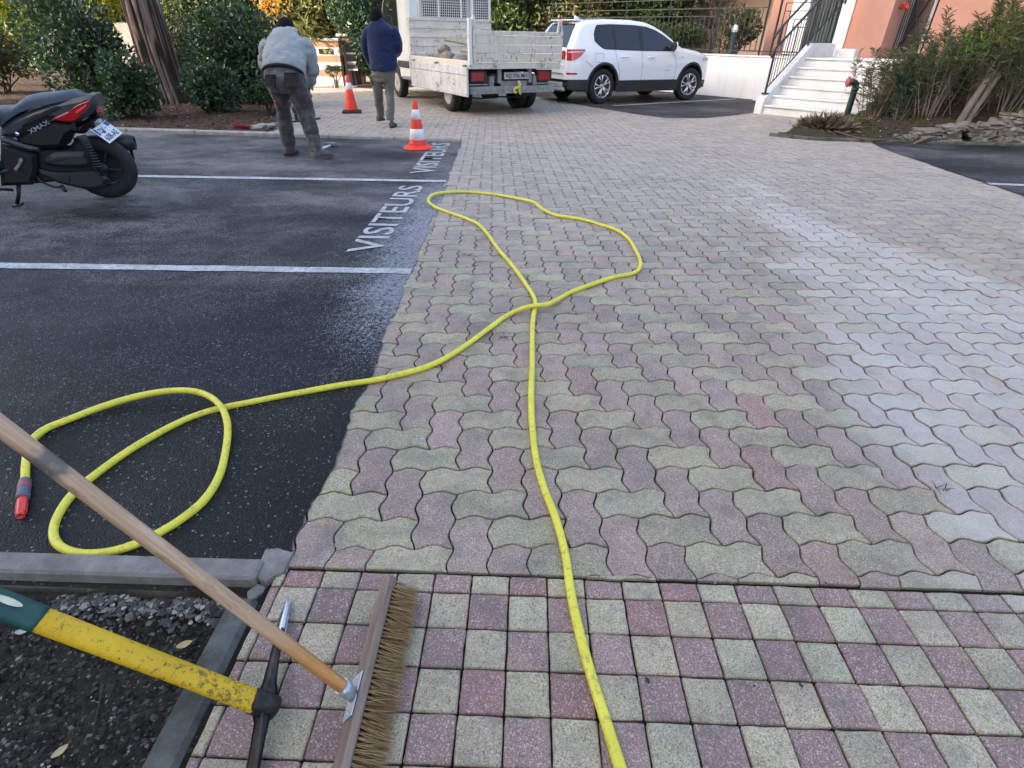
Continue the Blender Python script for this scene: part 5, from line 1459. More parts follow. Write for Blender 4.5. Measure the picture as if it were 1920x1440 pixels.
m.build("point", metal("polished_worn_point", (.78, .82, .88), .30, .2), t_pk, world=True)
def yellow_handle():
    t = NT("chipped_yellow_handle"); o = t.coords()
    n = t.noise(75, 6, .8); n2 = t.noise(5, 3, .6); z = t.sep(o)[2]
    y = t.ramp(t.noise(6, 4), [(.3, (.60, .36, .006)), (.7, (.72, .46, .010))])
    mr = t.new("ShaderNodeMapRange"); t.L.new(z, mr.inputs[0]); mr.inputs[1].default_value = 0; mr.inputs[2].default_value = .42; mr.inputs[3].default_value = .06; mr.inputs[4].default_value = -.03
    w = t.math('ADD', t.math('ADD', n, t.math('MULTIPLY', t.math('SUBTRACT', n2, .5), .25)), mr.outputs[0])
    c = t.mix(t.ramp(w, [(.53, 0.0), (.60, .85)]), y, (.12, .07, .014))
    return t.done(c, .5, .45, 0, t.bump(n, .5, .003))
Mp = frame_M(E, hdp, lat)
LG = (K2 - E).length
def oval_tube(m, prof, n=22):
    rings = [[(r1 * math.cos(2 * PI * k / n), r2 * math.sin(2 * PI * k / n), z) for k in range(n)] for r1, r2, z in prof]
    m.loft(rings)
gz = (on_plane(60, 1155, E, Vector((0, -.35, 1))) - E).length
gz = LG * .885
m = MB(); oval_tube(m, [(.0225, .026, .018), (.022, .0275, .03), (.0205, .0262, .12), (.020, .0258, .3), (.020, .0262, gz)])
child_M(m.build("handle", yellow_handle()), Mp, t_pk)
m = MB(); oval_tube(m, [(.0205, .0268, gz - .012), (.022, .0285, gz), (.0225, .029, gz + .06), (.0225, .029, gz + .3), (.027, .034, gz + .36), (.02, .026, gz + .375)])
g = child_M(m.build("grip", simple("dark_green_grip", (.012, .075, .065), .55, .3, 12, (90, .4, .003), dirt=((.05, .05, .045), .3, 30))), Mp, t_pk)
m = MB(); n = 18
lab_c = gz + .055
vs = [(.0229 + 0 * k, 0, 0) for k in range(0)]
ring = []
for k in range(n):
    a = 2 * PI * k / n; yy = .008 * math.sin(a); zz = lab_c + .026 * math.cos(a)
    xx = .0226 * math.sqrt(max(0, 1 - (yy / .029) ** 2)) + .0008
    ring.append((xx, yy, zz))
m.add(ring + [(.0234, 0, lab_c)], [(k, (k + 1) % n, n) for k in range(n)])
# the label sits on the side of the grip that looks up at the camera
Ml = Mp @ Matrix.Rotation(0, 4, 'Z')
best = max((k * PI / 12 for k in range(24)), key=lambda a: ((Mp.to_3x3() @ Vector((math.cos(a), math.sin(a), 0))).dot((Vector((0, 0, CAM_H)) - E).normalized())))
lo = m.build("grip_label", simple("cream_label", (.62, .6, .42), .6, .15, 40)); lo.parent = g
lo.matrix_local = Matrix.Scale(.029 / .0226 if abs(math.sin(best)) > .7 else 1.0, 4, Vector((0, 1, 0))) @ Matrix.Rotation(best, 4, 'Z') if False else Matrix.Rotation(best, 4, 'Z')
if abs(math.sin(best)) > .5: lo.matrix_local = Matrix.Translation((0, .0062 * (1 if math.sin(best) > 0 else -1), 0)) @ lo.matrix_local

# ---- traffic cones
M_CONE = simple("orange_red_cone", (.80, .045, .022), .5, .14, 5, dirt=((.30, .05, .03), .18, 9))
M_CONEW = simple("white_reflective_band", (.72, .70, .72), .45, .12, 7, dirt=((.55, .2, .16), .18, 14))
def cone(loc, label, H, flange, base_mat, bands, tilt):
    t = thing("traffic_cone", label, "traffic cone", loc, tilt, "traffic cones at the works")
    r = lambda z: .135 - (.135 - .028) * (z / H)
    m = MB()
    if flange == 'round':
        m.lathe([(.205, 0), (.21, .012), (.20, .02), (.16, .04), (.14, .055), (.10, .055)], 28)
    else:
        m.prism([(-.19, -.19), (.19, -.19), (.19, .19), (-.19, .19)], 0, .04, None, .012)
        m.lathe([(.15, .04), (.145, .055), (.10, .056)], 24)
    m.build("base", base_mat, t)
    m = MB(); zs = np.linspace(.03, H, 14)
    m.lathe([(r(z), z) for z in zs] + [(.022, H + .006), (.016, H), (.016, H - .06), (0, H - .06)], 28); m.build("body", M_CONE, t)
    for a, b in bands:
        m = MB(); m.lathe([(r(a) + .0005, a), (r(a) + .003, a + .002), (r(b) + .003, b - .002), (r(b) + .0005, b)], 28, caps=False); m.build("band", M_CONEW, t)
    return t
c1 = at(784, 279)
cone((c1.x, c1.y, .006), "clean red and white traffic cone standing on the painted word on the asphalt", .60, 'round', M_CONE, ((.12, .26), (.38, .50)), .3)
c2 = at(660, 211)
t = cone((c2.x, c2.y, .0), "scuffed orange traffic cone with black base standing on the pavers behind", .66, 'square', simple("black_rubber_base", (.02, .018, .018), .7, .2), ((.42, .54),), .25)
m = MB(); m.add([(.138 * math.cos(a), .138 * math.sin(a), .12 + z) for a, z in ((-.75, 0), (-.5, -.03), (-.35, .02), (-.4, .10), (-.6, .15), (-.72, .06))], [(0, 1, 2, 3, 4, 5)])
# ---- fire standpipe
hb = at(1583, 231); hz = bank_z(hb.x, hb.y)
t = thing("standpipe", "dark green bent standpipe with a red cap beside the white steps", "pipe", (hb.x, hb.y, 0))
M_PIPE = simple("dark_green_pipe", (.012, .035, .032), .4, .25, 8)
m = MB(); up = .64
arc = [(-.085 + .085 * math.cos(a), 0, up + .085 * math.sin(a)) for a in np.linspace(0, PI / 2, 8)]
m.tube([(0, 0, -.05), (0, 0, .3), (0, 0, up - .02)] + arc + [(-.12, 0, up + .085)], .058, 16)
m.tube([(0, 0, up - .06), (0, 0, up - .015)], .066, 16)
m.build("pipe", M_PIPE, t)
Mc = frame_M((-.115, 0, up + .085), (-1, 0, 0))
m = MB(); m.lathe([(.062, 0), (.068, .01), (.068, .045), (.075, .05), (.075, .075), (.05, .09), (0, .092)], 18, Mc)
m.box((-.075, 0, .06), (.03, .03, .03), Mc, .005); m.box((.075, 0, .06), (.03, .03, .03), Mc, .005)
m.build("cap", simple("faded_red_cap", (.33, .09, .075), .5, .2), t)
m = MB(); m.tube([(-.19, 0, up + .03), (-.185, -.02, up - .08), (-.15, -.03, up - .12), (-.09, -.05, up - .05), (-.05, -.05, up + .02)], .005, 6)
m.build("chain", M_STEEL, t)

# ---- club hammer on the asphalt by the worker's foot
ha = at(602, 279, .02); hb2 = at(619, 273, .02); hd_ = (hb2 - ha); 
t = thing("hammer", "small hammer with white handle on the asphalt by the worker's shoe", "hammer", (ha.x, ha.y, 0))
m = MB(); m.tube([ha, ha.lerp(hb2, .5), hb2], [.021, .019, .016], 10); m.build("handle", M_WHITE, t, world=True)
hc = hb2 + hd_.normalized() * .05; per = hd_.normalized().cross(Vector((0, 0, 1)))
m = MB(); m.beam(hc - per * .07 + Vector((0, 0, .01)), hc + per * .07 + Vector((0, 0, .01)), .07, .055, .012)
m.beam(hc - per * .1 + Vector((0, 0, .01)), hc - per * .065 + Vector((0, 0, .01)), .05, .04, .008)
m.build("head", simple("dusty_hammer_head", (.16, .17, .18), .5, .4, 12, metal=.5), t, world=True)

# ---- red broom lying along the kerb
b0 = at(442, 244, .07); b1 = at(458, 237.5, .06); b2 = at(524, 231, .05); b3 = at(600, 222, .05)
t = thing("red_broom", "red plastic broom lying on the soil behind the pale kerb", "broom", (b0.x, b0.y, 0))
m = MB(); m.tube([b1, b2, b2.lerp(b3, .2)], .015, 10); m.build("handle", wood("tan_stick", (.30, .2, .12), (.46, .34, .22), .6), t, world=True)
m = MB(); m.tube([b2.lerp(b3, .2), b3], .017, 10); m.build("grip", M_BLACKPLASTIC, t, world=True)
hx = (b1 - b0).normalized(); wy = hx.cross(Vector((0, 0, 1))).normalized()
m = MB(); m.beam(b1 - hx * .03 - wy * .11, b1 - hx * .03 + wy * .11, .05, .055, .012, up=hx); m.build("head", simple("red_plastic", (.45, .035, .05), .45, .15), t, world=True)
rb = np.random.default_rng(5)
def rb_fn(i):
    s = rb.uniform(-.11, .11); r0 = b1 - hx * .05 + wy * s + Vector((0, 0, rb.uniform(-.02, .02)))
    tp = r0 - hx * rb.uniform(.09, .14) + wy * (s * .5 + rb.normal(0, .02)) + Vector((0, 0, rb.normal(-.0, .035)))
    return np.array(r0), np.array(tp), np.array((0, 0, rb.normal(0, .01))), .0022, np.array((0, .7, .7)), rb.random()
V, F, RN = strands(700, rb_fn, 2); L = t.location; V = V - np.array(L)
tr = NT("red_bristles"); o = raw_mesh("bristles", V, F.ravel(), np.arange(len(F)) * 4, np.full(len(F), 4), tr.done(tr.ramp(tr.attr("rnd"), [(0, (.28, .02, .035)), (.8, (.55, .07, .09)), (1, (.62, .3, .3))]), .6), False, {"rnd": ('POINT', RN)})
o.parent = t
# ---- black stake behind the worker's legs, rubble by the kerb
sb = at(557, 229)
t = tag(MB().tube([(0, 0, -.02), (0, 0, .24)], .03, 8).box((0, 0, .2), (.09, .07, .1), None, .015).build("stake", M_BLACKPLASTIC, None), "short black post standing behind the worker's legs", "post")
t.location = (sb.x, sb.y, 0)
def rock(name, loc, size, mat, seed, flat=.6):
    r = random.Random(seed); bm = bmesh.new(); bmesh.ops.create_icosphere(bm, subdivisions=2, radius=1.0)
    off = Vector((r.uniform(0, 50), r.uniform(0, 50), r.uniform(0, 50)))
    for v in bm.verts:
        d = 1 + .35 * mnoise.noise(v.co * 1.3 + off) + .14 * mnoise.noise(v.co * 3.7 + off)
        v.co = Vector((v.co.x * size[0], v.co.y * size[1], v.co.z * size[2])) * d
    me = bpy.data.meshes.new(name); bm.to_mesh(me); bm.free(); me.materials.append(mat)
    o = bpy.data.objects.new(name, me); COL.objects.link(o); o.location = loc; o.rotation_euler = (0, 0, r.uniform(0, 6.28))
    return o
M_RUBBLE = concrete("broken_concrete", (.36, .32, .28), .2, 14)
for k, (px, py, s) in enumerate(((481, 246, .10), (492, 243, .12), (503, 242, .09), (512, 241, .08))):
    p = at(px, py)
    o = rock("rubble", (p.x, p.y, .05), (s, s * .7, s * .42), M_RUBBLE, 30 + k)
    tag(o, ("pale rubble lump nearest the red broom behind the kerb", "largest pale rubble lump behind the kerb", "pale rubble lump third from the red broom", "small pale rubble lump by the worker's trouser leg")[k], "rubble", "rubble behind the kerb")
# fallen leaves and twigs
def flat_leaf(loc, L, W, rz, mat, curl=.2, tilt=0):
    m = MB(); n = 6; vs = []; fs = []
    for i in range(n + 1):
        t = i / n; w = W * math.sin(PI * min(1, t * .92 + .06)) ** .8 * .5; z = curl * L * (t - .5) ** 2 * 2
        vs += [(L * (t - .5), -w, z + .25 * w), (L * (t - .5), 0, z), (L * (t - .5), w, z + .25 * w)]
    for i in range(n): fs += [(3 * i, 3 * i + 1, 3 * i + 4, 3 * i + 3), (3 * i + 1, 3 * i + 2, 3 * i + 5, 3 * i + 4)]
    m.add(vs, fs, True); o = m.build("fallen_leaf", mat); o.location = loc; o.rotation_euler = (tilt, 0, rz); return o
M_DRYLEAF = simple("dry_yellow_leaf", (.42, .33, .16), .7, .25, 20)
M_PALELEAF = simple("pale_dead_leaf", (.36, .37, .33), .7, .2, 20)
for k, (px, py, L, rz, mt, lab) in enumerate(((348, 1212, .040, .5, M_DRYLEAF, "yellow dead leaf on the dark soil near the bed kerb"), (116, 1412, .035, 1.0, M_DRYLEAF, "yellow dead leaf on the soil at the bottom left"),
        (175, 1160, .042, .3, M_PALELEAF, "pale grey leaf on the soil just below the yellow handle"), (178, 1106, .035, .9, M_PALELEAF, "pale grey leaf under the broom handle by the front kerb"), (44, 1188, .034, .2, M_PALELEAF, "pale leaf scrap on the soil at the left edge"))):
    p = at(px, py, -.06); tag(flat_leaf((p.x, p.y, -.052), L, L * .55, rz, mt), lab, "leaf", "fallen leaves on the soil")
def twig(pts, r, label):
    m = MB(); m.tube(smooth_path(pts, 4), [r * (1 - .5 * i / (4 * (len(pts) - 1))) for i in range(4 * (len(pts) - 1) + 1)], 6)
    c = Vector(pts[0]); o = m.build("twig", M_TWIG if r > .0021 else M_BRANCH, None, world=True, loc=(c.x, c.y, 0)); return tag(o, label, "twig")
twig([at(193, 1282, -.045), at(186, 1320, -.048), at(178, 1355, -.05), at(173, 1385, -.055)], .0018, "thin dark twig lying on the soil at the lower left")
def debris(px, py, lab, seed):
    r = random.Random(seed); c = at(px, py, .004); m = MB()
    for k in range(7):
        a = r.uniform(0, 6.28); L = r.uniform(.02, .05)
        p0 = c + Vector((r.uniform(-.03, .03), r.uniform(-.02, .02), .002)); p1 = p0 + Vector((math.cos(a) * L, math.sin(a) * L, r.uniform(.0, .012)))
        m.tube([p0, p0.lerp(p1, .5) + Vector((0, 0, .004)), p1], [.0016, .0013, .0006], 5)
    return tag(m.build("dry_debris", M_BRANCH, None, world=True, loc=(c.x, c.y, 0)), lab, "debris")
debris(875, 478, "bits of dry twig on the pavers left of the hose loop", 1)
debris(945, 632, "dark crumbs of dry leaf on the pavers left of the straight hose", 2)
debris(1760, 918, "dry pine needles on the pavers at the lower right", 3)
debris(885, 500, "small scatter of twigs on the pavers near the hose bend", 4)
for k, (px, py, s, lab) in enumerate(((1214, 1275, .008, "black pebble on a pale square paver right of the hose"), (1502, 1285, .006, "black pebble on a square paver far right of the hose"), (1222, 650, .006, "dark pebble on the wavy pavers right of the hose crossing"))):
    p = at(px, py, .003); tag(rock("pebble", (p.x, p.y, .004), (s, s * .6, s * .5), M_BLACKPLASTIC, 60 + k), lab, "pebble", "dark pebbles on the pavers")
# ================================================================== TIPPER TRUCK
def worn_white(name, base, amt, rust=.35):
    t = NT(name); o = t.coords()
    c = t.ramp(t.noise(4, 6, .65), [(.3, tuple(x * .85 for x in base)), (.7, base)])
    st = t.noise(9, 6, .7, t.mapping(o, scale=(1, 1, .3)))
    c = t.mix(t.ramp(st, [(.44, 0.0), (.72, amt)]), c, (.33, .29, .24))
    ch = t.noise(17, 7, .78)
    cl = t.noise(2.6, 4, .6); c3 = t.math('ADD', t.noise(26, 6, .72, t.mapping(o, scale=(1, 1, .6))), t.math('MULTIPLY', t.math('SUBTRACT', cl, .5), .55))
    c = t.mix(t.ramp(c3, [(.63 - .03 * rust, 0.0), (.68 - .03 * rust, .9)]), c, (.12, .07, .045))
    return t.done(c, t.ramp(ch, [(.4, .45), (.7, .8)]), .45, 0, t.bump(ch, .2, .004))
M_TRW = worn_white("worn_white_truck_paint", (.66, .62, .54), .4, .8)
M_TRW2 = worn_white("scraped_white_sideboard", (.60, .61, .61), .6, 1.5)
M_CAB = simple("cab_white_paint", (.66, .68, .66), .35, .06, 3, **{"Coat Weight": .3})
M_CHASSIS = simple("dirty_chassis_grey", (.05, .048, .046), .8, .4, 9)
M_BUMP = simple("grey_galvanised_bar", (.22, .22, .215), .7, .35, 10, (40, .4, .004))
TRK = (-1.166, 11.908, 0)
t_tk = thing("tipper_truck", "battered white tipper truck with its left side board folded down, seen from behind", "truck", TRK, rad(31.4))
TW, TZ, TL = 2.10, .92, 3.05
def tb(name, mat, *boxes, par=None, bev=.008):
    m = MB()
    for (x0, x1, y0, y1, z0, z1) in boxes: m.box(((x0 + x1) / 2, (y0 + y1) / 2, (z0 + z1) / 2), (x1 - x0, y1 - y0, z1 - z0), None, bev)
    return m.build(name, mat, par or t_tk)
tb("load_floor", M_TRW, (.03, TW - .03, .05, TL, TZ - .05, TZ), (0, .05, 0, TL, TZ - .09, TZ + .05), (TW - .05, TW, 0, TL, TZ - .09, TZ + .05), (.05, TW - .05, 0, .05, TZ - .09, TZ + .02))
hb_ = [(.0, TW, TL, TL + .05, TZ - .05, TZ + .72)]
for k in range(4): hb_.append((.02, TW - .02, TL - .025, TL + .001, TZ + .06 + .17 * k, TZ + .13 + .17 * k))
tb("headboard", M_TRW, *hb_, (.0, TW, TL - .02, TL + .07, TZ + .721, TZ + .78))
# tailboard: planks with a rusty top rail
tl_ = [(.085, TW - .01, -.03, .0, TZ + .03 + .145 * k, TZ + .03 + .145 * (k + 1) - .006) for k in range(3)]
tailb = tb("tailboard", M_TRW, *tl_, (.085, TW - .01, -.045, .012, TZ + .467, TZ + .535), (.085, .12, -.04, .01, TZ + .02, TZ + .5), (TW - .045, TW - .008, -.04, .01, TZ + .02, TZ + .5))
for x in (.55, 1.62):
    m = MB(); m.tube([(x - .03, -.05, TZ + .06), (x - .03, -.06, TZ - .03), (x, -.06, TZ - .06), (x + .03, -.06, TZ - .03), (x + .03, -.05, TZ + .06)], .011, 7); m.build("hinge", M_STEEL, tailb)
m = MB(); m.beam((TW - .13, -.02, TZ + .53), (TW - .10, -.02, TZ + .70), .05, .03, .006); m.beam((TW - .02, -.02, TZ + .53), (TW - .06, -.02, TZ + .70), .02, .03, .004); m.box((TW - .09, -.02, TZ + .70), (.10, .04, .03), None, .006); m.build("latch", M_TRW, tailb)
tb("corner_post", M_CAB, (.0, .065, -.035, .04, TZ - .02, TZ + .72), (-.015, .0, -.02, .03, TZ + .45, TZ + .56))
m = MB(); m.tube([(.1, -.02, TZ + .53), (.13, -.01, TZ + .66), (.10, .02, TZ + .74)], .022, 8); m.box((.12, 0, TZ + .72), (.06, .05, .08), None, .012); m.beam((.09, 0, TZ + .54), (.24, 0, TZ + .54), .03, .14, .01); m.beam((.08, 0, TZ + .68), (.22, 0, TZ + .56), .02, .03); m.build("corner_latch", M_TRW, t_tk)
tb("right_sideboard", M_TRW, (TW - .03, TW, .02, TL - .02, TZ + .05, TZ + .5))
# left side board folded down
sb_ = tb("left_sideboard", M_TRW2, (-.045, -.018, .02, TL - .06, TZ - .53, TZ - .20), (-.05, -.016, .02, TL - .06, TZ - .195, TZ - .05), (-.055, -.02, .02, TL - .06, TZ - .56, TZ - .532), (-.055, -.01, .0, .05, TZ - .56, TZ - .05))
for y in (.12, 1.5, 2.8):
    m = MB(); m.box((-.035, y, TZ - .04), (.04, .12, .05), None, .008); m.build("hinge", M_STEEL, sb_)
# chassis
tb("chassis", M_CHASSIS, (.55, .67, .15, 5.3, .58, .74), (TW - .67, TW - .55, .15, 5.3, .58, .74), (.5, TW - .5, .3, .42, .60, .74), (.45, TW - .45, 1.9, 2.05, .58, .72), (.35, .45, .4, 3.0, .74, .86), (TW - .45, TW - .35, .4, 3.0, .74, .86), (.1, TW - .1, 1.75, 1.85, .42, .80), (.04, .36, 1.9, 2.95, .36, .66), (TW - .36, TW - .04, 1.9, 2.95, .36, .66))
m = MB(); m.tube([(.3, 1.15, .36), (.85, 1.15, .36), (.9, 1.15, .36), (1.2, 1.15, .36), (1.25, 1.15, .36), (TW - .3, 1.15, .36)], [.06, .06, .15, .15, .06, .06], 14); m.build("axle", M_CHASSIS, t_tk)
m = MB(); m.tube([(.3, .5, .30), (.6, .6, .27), (1.0, .55, .30), (1.4, .6, .27), (1.7, .5, .32)], .015, 6); m.build("brake_pipe", M_BLACKPLASTIC, t_tk)
tb("mudguard", M_CHASSIS, (.02, .50, .42, .50, .42, .62), (.02, .5, .50, 1.8, .74, .77))
tb("mudguard", M_CHASSIS, (TW - .5, TW - .02, .42, .50, .42, .62), (TW - .5, TW - .02, .50, 1.8, .74, .77))
tb("underrun_bar", M_BUMP, (.04, TW * .52, .02, .10, .40, .53), (TW * .52 + .004, TW - .12, .02, .10, .402, .528), (.5, .6, .10, .4, .45, .7), (TW - .6, TW - .5, .10, .4, .45, .7))
for x in (.06, TW - .52):
    l = tb("tail_lamp", M_BLACKPLASTIC, (x, x + .36, .08, .18, .60, .80))
    tb("lens", simple("dull_red_lens", (.30, .02, .022), .35, .2, 9), (x + .03, x + .30, .068, .085, .625, .775), par=l)
    tb("lamp_bracket", M_BUMP, (x - .02, x + .38, .08, .14, .55, .575))
tb("plate_bracket", M_BUMP, (.66, .74, .05, .12, .58, .86), (TW - .74, TW - .66, .05, .12, .58, .86), (.74, TW - .74, .10, .13, .50, .62))
pl_ = tb("licence_plate", simple("dirty_plate", (.36, .355, .34), .5, .2, 12), (.80, TW - .80 + .06, .055, .068, .65, .77), bev=.003)
o = text_obj("plate_text", "AD 706 MH", .072, .50, M_BLACKINK, Matrix(((1, 0, 0, .83), (0, 0, -1, .052), (0, 1, 0, .674), (0, 0, 0, 1))), pl_, .01)
m = MB(); m.tube([(1.10, .02, .62), (1.12, -.0, .56), (1.12, 0, .46)], [.03, .035, .025], 8); m.tube([(1.14, .0, .5), (1.03, -.01, .5), (.99, -.01, .47), (1.0, -.01, .42), (1.06, -.01, .42)], [.03, .03, .025, .025, .02], 8); m.tube([(1.11, 0, .47), (1.15, 0, .38)], .025, 8)
m.build("tow_cover", simple("yellow_green_plastic", (.52, .50, .10), .5, .25, 20), t_tk)
def wheel(name, par, c, r, w, rim_r, mat_rim, side, spokes=None, twin=False, rim_depth=.05):
    """axle along local x; side=-1 faces -x"""
    Mx = Matrix.Translation(c) @ Matrix.Rotation(PI / 2 * side, 4, 'Y')
    m = MB(); h = w / 2
    m.lathe([(rim_r, -h * .8), (rim_r + .01, -h * .95), (r - .05, -h), (r - .015, -h * .86), (r, -h * .55), (r, h * .55), (r - .015, h * .86), (r - .05, h), (rim_r + .01, h * .95), (rim_r, h * .8)], 36, Mx, caps=False)
    for k in range(3): m.torus(r - .001, .004, Mx @ Matrix.Translation((0, 0, (k - 1) * h * .4)), 36, 5)
    tyre = m.build(name, M_TYRE, par)
    m = MB(); d = h - rim_depth
    if spokes is None:
        m.lathe([(rim_r, h * .9), (rim_r - .02, h * .85), (rim_r - .03, d), (rim_r * .62, d - .03), (rim_r * .55, d - .005), (rim_r * .3, d + .005), (rim_r * .28, d + .05), (0, d + .055)], 28, Mx)
        for k in range(10):
            a = k * PI / 5; m.lathe([(.018, d - .02), (.014, d + .012), (0, d + .016)], 8, Mx @ Matrix.Translation((rim_r * .43 * math.cos(a), rim_r * .43 * math.sin(a), 0)))
        m.build("rim", mat_rim, tyre)
    else:
        m.lathe([(rim_r, h * .92), (rim_r - .012, h * .96), (rim_r - .022, h * .85), (rim_r - .03, -h * .5)], 36, Mx, caps=False)
        m.lathe([(.062, d - .02), (.065, d + .01), (.04, d + .02), (0, d + .02)], 18, Mx)
        for k in range(5):
            a0 = k * 2 * PI / 5 + .3
            for s in (-1, 1):
                a1, a2 = a0 + s * .16, a0 + s * .25
                p0 = Vector((.045 * math.cos(a0 + s * .3), .045 * math.sin(a0 + s * .3), d + .008)); p1 = Vector((rim_r * .6 * math.cos(a1), rim_r * .6 * math.sin(a1), d + .012)); p2 = Vector(((rim_r - .012) * math.cos(a2), (rim_r - .012) * math.sin(a2), h * .86))
                m.tube([Mx @ p0, Mx @ p1, Mx @ p2], [.017, .016, .019], 6)
        m.build("rim", mat_rim, tyre)
        m = MB(); m.lathe([(rim_r - .03, d - .06), (0, d - .06)], 24, Mx, caps=False); m.build("brake_disc", M_CHASSIS, tyre)
    return tyre
M_RIMW = simple("dirty_steel_rim", (.30, .29, .27), .55, .3, 8)
for x, sd in ((.14, -1), (.38, -1), (TW - .14, 1), (TW - .38, 1)): wheel("wheel", t_tk, (x, 1.15, .345), .345, .20, .205, M_RIMW, sd, rim_depth=.09 if x in (.14, TW - .14) else .02)
for x, sd in ((.20, -1), (TW - .20, 1)): wheel("wheel", t_tk, (x, 4.42, .345), .345, .21, .205, M_RIMW, sd)
# cab: rounded side profile extruded across, pillars and glass proud of it
Mc = Matrix(((0, 0, 1, 0), (1, 0, 0, 0), (0, 1, 0, 0), (0, 0, 0, 1)))     # local x=y(truck), y=z, z=x
prof = [(3.2, .46), (3.2, 2.18), (3.26, 2.27), (3.4, 2.32), (4.5, 2.32), (4.72, 2.24), (5.32, 1.42), (5.42, 1.30), (5.86, 1.12), (5.95, 1.0), (5.97, .50), (5.9, .40), (4.88, .40), (4.84, .62), (4.68, .76), (4.42, .82), (4.16, .76), (4.0, .62), (3.96, .44)]
cab = MB().prism(prof, .04, TW - .04, Mc, .07).build("cab", M_CAB, t_tk)
for sx, x in ((-1, .034), (1, TW - .034)):
    m = MB(); m.prism([(3.85, 1.28), (4.98, 1.28), (5.10, 1.42), (4.62, 2.14), (3.92, 2.16), (3.85, 2.1)], min(x, x - sx * .02), max(x, x - sx * .02), Mc, .006); m.build("side_window", M_GLASS, cab)
    m = MB(); m.prism([(3.80, 1.22), (5.06, 1.22), (5.20, 1.40), (4.66, 2.20), (3.88, 2.22), (3.80, 2.14)], min(x - sx * .003, x - sx * .018), max(x - sx * .003, x - sx * .018), Mc, .004); m.build("window_trim", M_BLACKPLASTIC, cab)
    tb("door_handle", M_BLACKPLASTIC, (x - .02, x + .02, 3.9, 4.06, 1.10, 1.16), par=cab)
    tb("side_moulding", M_CHASSIS, (x - .02, x + .02, 3.3, 4.0, .70, .84), par=cab)
    m = MB(); m.tube([(x, 4.9, 1.4), (x + sx * .13, 4.95, 1.42), (x + sx * .17, 4.95, 1.55)], .018, 8); m.box((x + sx * .18, 4.96, 1.62), (.16, .07, .32), None, .03); m.build("wing_mirror", M_BLACKPLASTIC, cab)
m = MB(); dirw = Vector((0, 5.30 - 4.72, 1.44 - 2.22)); c = Vector((TW / 2, 5.03, 1.85)); m.beam((TW / 2, 4.76, 2.2), (TW / 2, 5.28, 1.5), TW - .34, .03, .006); m.build("windscreen", M_GLASS, cab)
tb("bumper", M_BLACKPLASTIC, (.06, TW - .06, 5.9, 6.02, .42, .62), par=cab)
# rear window with wire guard
tb("rear_window", M_GLASS, (.40, 1.52, 3.185, 3.197, 1.72, 2.22), par=cab)
m = MB()
m.tube([(.36, 3.185, 1.66), (1.56, 3.185, 1.66), (1.60, 3.185, 1.72), (1.60, 3.185, 2.28), (.32, 3.185, 2.28), (.32, 3.185, 1.72)], .02, 6, closed=True); m.build("window_recess", M_CAB, cab)
def wire_guard(x0, x1, z0, z1, y, par, name="window_guard", posts=()):
    m = MB(); x = x0
    while x <= x1: m.box((x, y, (z0 + z1) / 2), (.011, .011, z1 - z0)); x += .049
    z = z0
    while z <= z1: m.box(((x0 + x1) / 2, y - .012, z), (x1 - x0, .011, .011)); z += .049
    for p in posts: m.box((p, y - .03, (z0 + z1) / 2 - .1), (.045, .03, z1 - z0 + .2), None, .006)
    return m.build(name, M_CAB, par)
wire_guard(.40, 1.52, 1.72, 2.24, 3.15, t_tk, "window_guard", (.78, 1.34))
tb("guard_backing", M_BLACKPLASTIC, (1.62, 2.04, 3.12, 3.13, 1.62, 2.36))
wire_guard(1.64, 2.02, 1.64, 2.36, 3.10, t_tk, "guard_panel", ())
tb("guard_post", M_CAB, (2.03, 2.09, 3.06, 3.12, 1.60, 2.5), (1.58, 1.64, 3.06, 3.13, 1.66, 2.5))
# load: planks and stones, each its own thing
RT = Matrix.Translation(TRK) @ Matrix.Rotation(rad(31.4), 4, 'Z')
def tw(x, y, z): return RT @ Vector((x, y, z))
M_OLDW = wood("old_plank_wood", (.16, .115, .075), (.33, .25, .17), .8, (1, 1, 1), .4, 12)
for a, b, w, lab in (((.35, 1.9, 1.28), (1.9, 1.1, 1.02), .16, "old plank leaning across the rubble in the truck bed"), ((1.0, 2.5, 1.06), (2.0, 2.0, 1.0), .14, "second old plank lying flat in the truck bed")):
    m = MB(); pa, pb_ = tw(*a), tw(*b); m.beam(pa, pb_, w, .035, .004); c = (pa + pb_) / 2; tag(m.build("plank", M_OLDW, None, world=True, loc=tuple(c)), lab, "plank", "planks on the truck")
M_LST = concrete("load_stone", (.27, .24, .20), .25, 10)
for k, (x, y, s, sz) in enumerate(((.24, .95, (.13, .11, .07), 0), (.28, 1.6, (.20, .15, .11), .0), (.36, 1.95, (.15, .13, .10), .13), (.45, 2.35, (.17, .14, .10), .0), (.42, 1.25, (.15, .12, .08), 0))):
    p = tw(x, y, TZ + s[2] * .55 + sz); tag(rock("stone", tuple(p), s, M_LST, 90 + k), ("pale stone lying at the near end of the truck bed", "large pale stone at the open side of the truck bed", "dark stone on top of the heap in the truck bed", "stone half under the leaning plank in the truck bed", "small stone nearest the tailboard in the truck bed")[k], "stone", "stones on the truck")
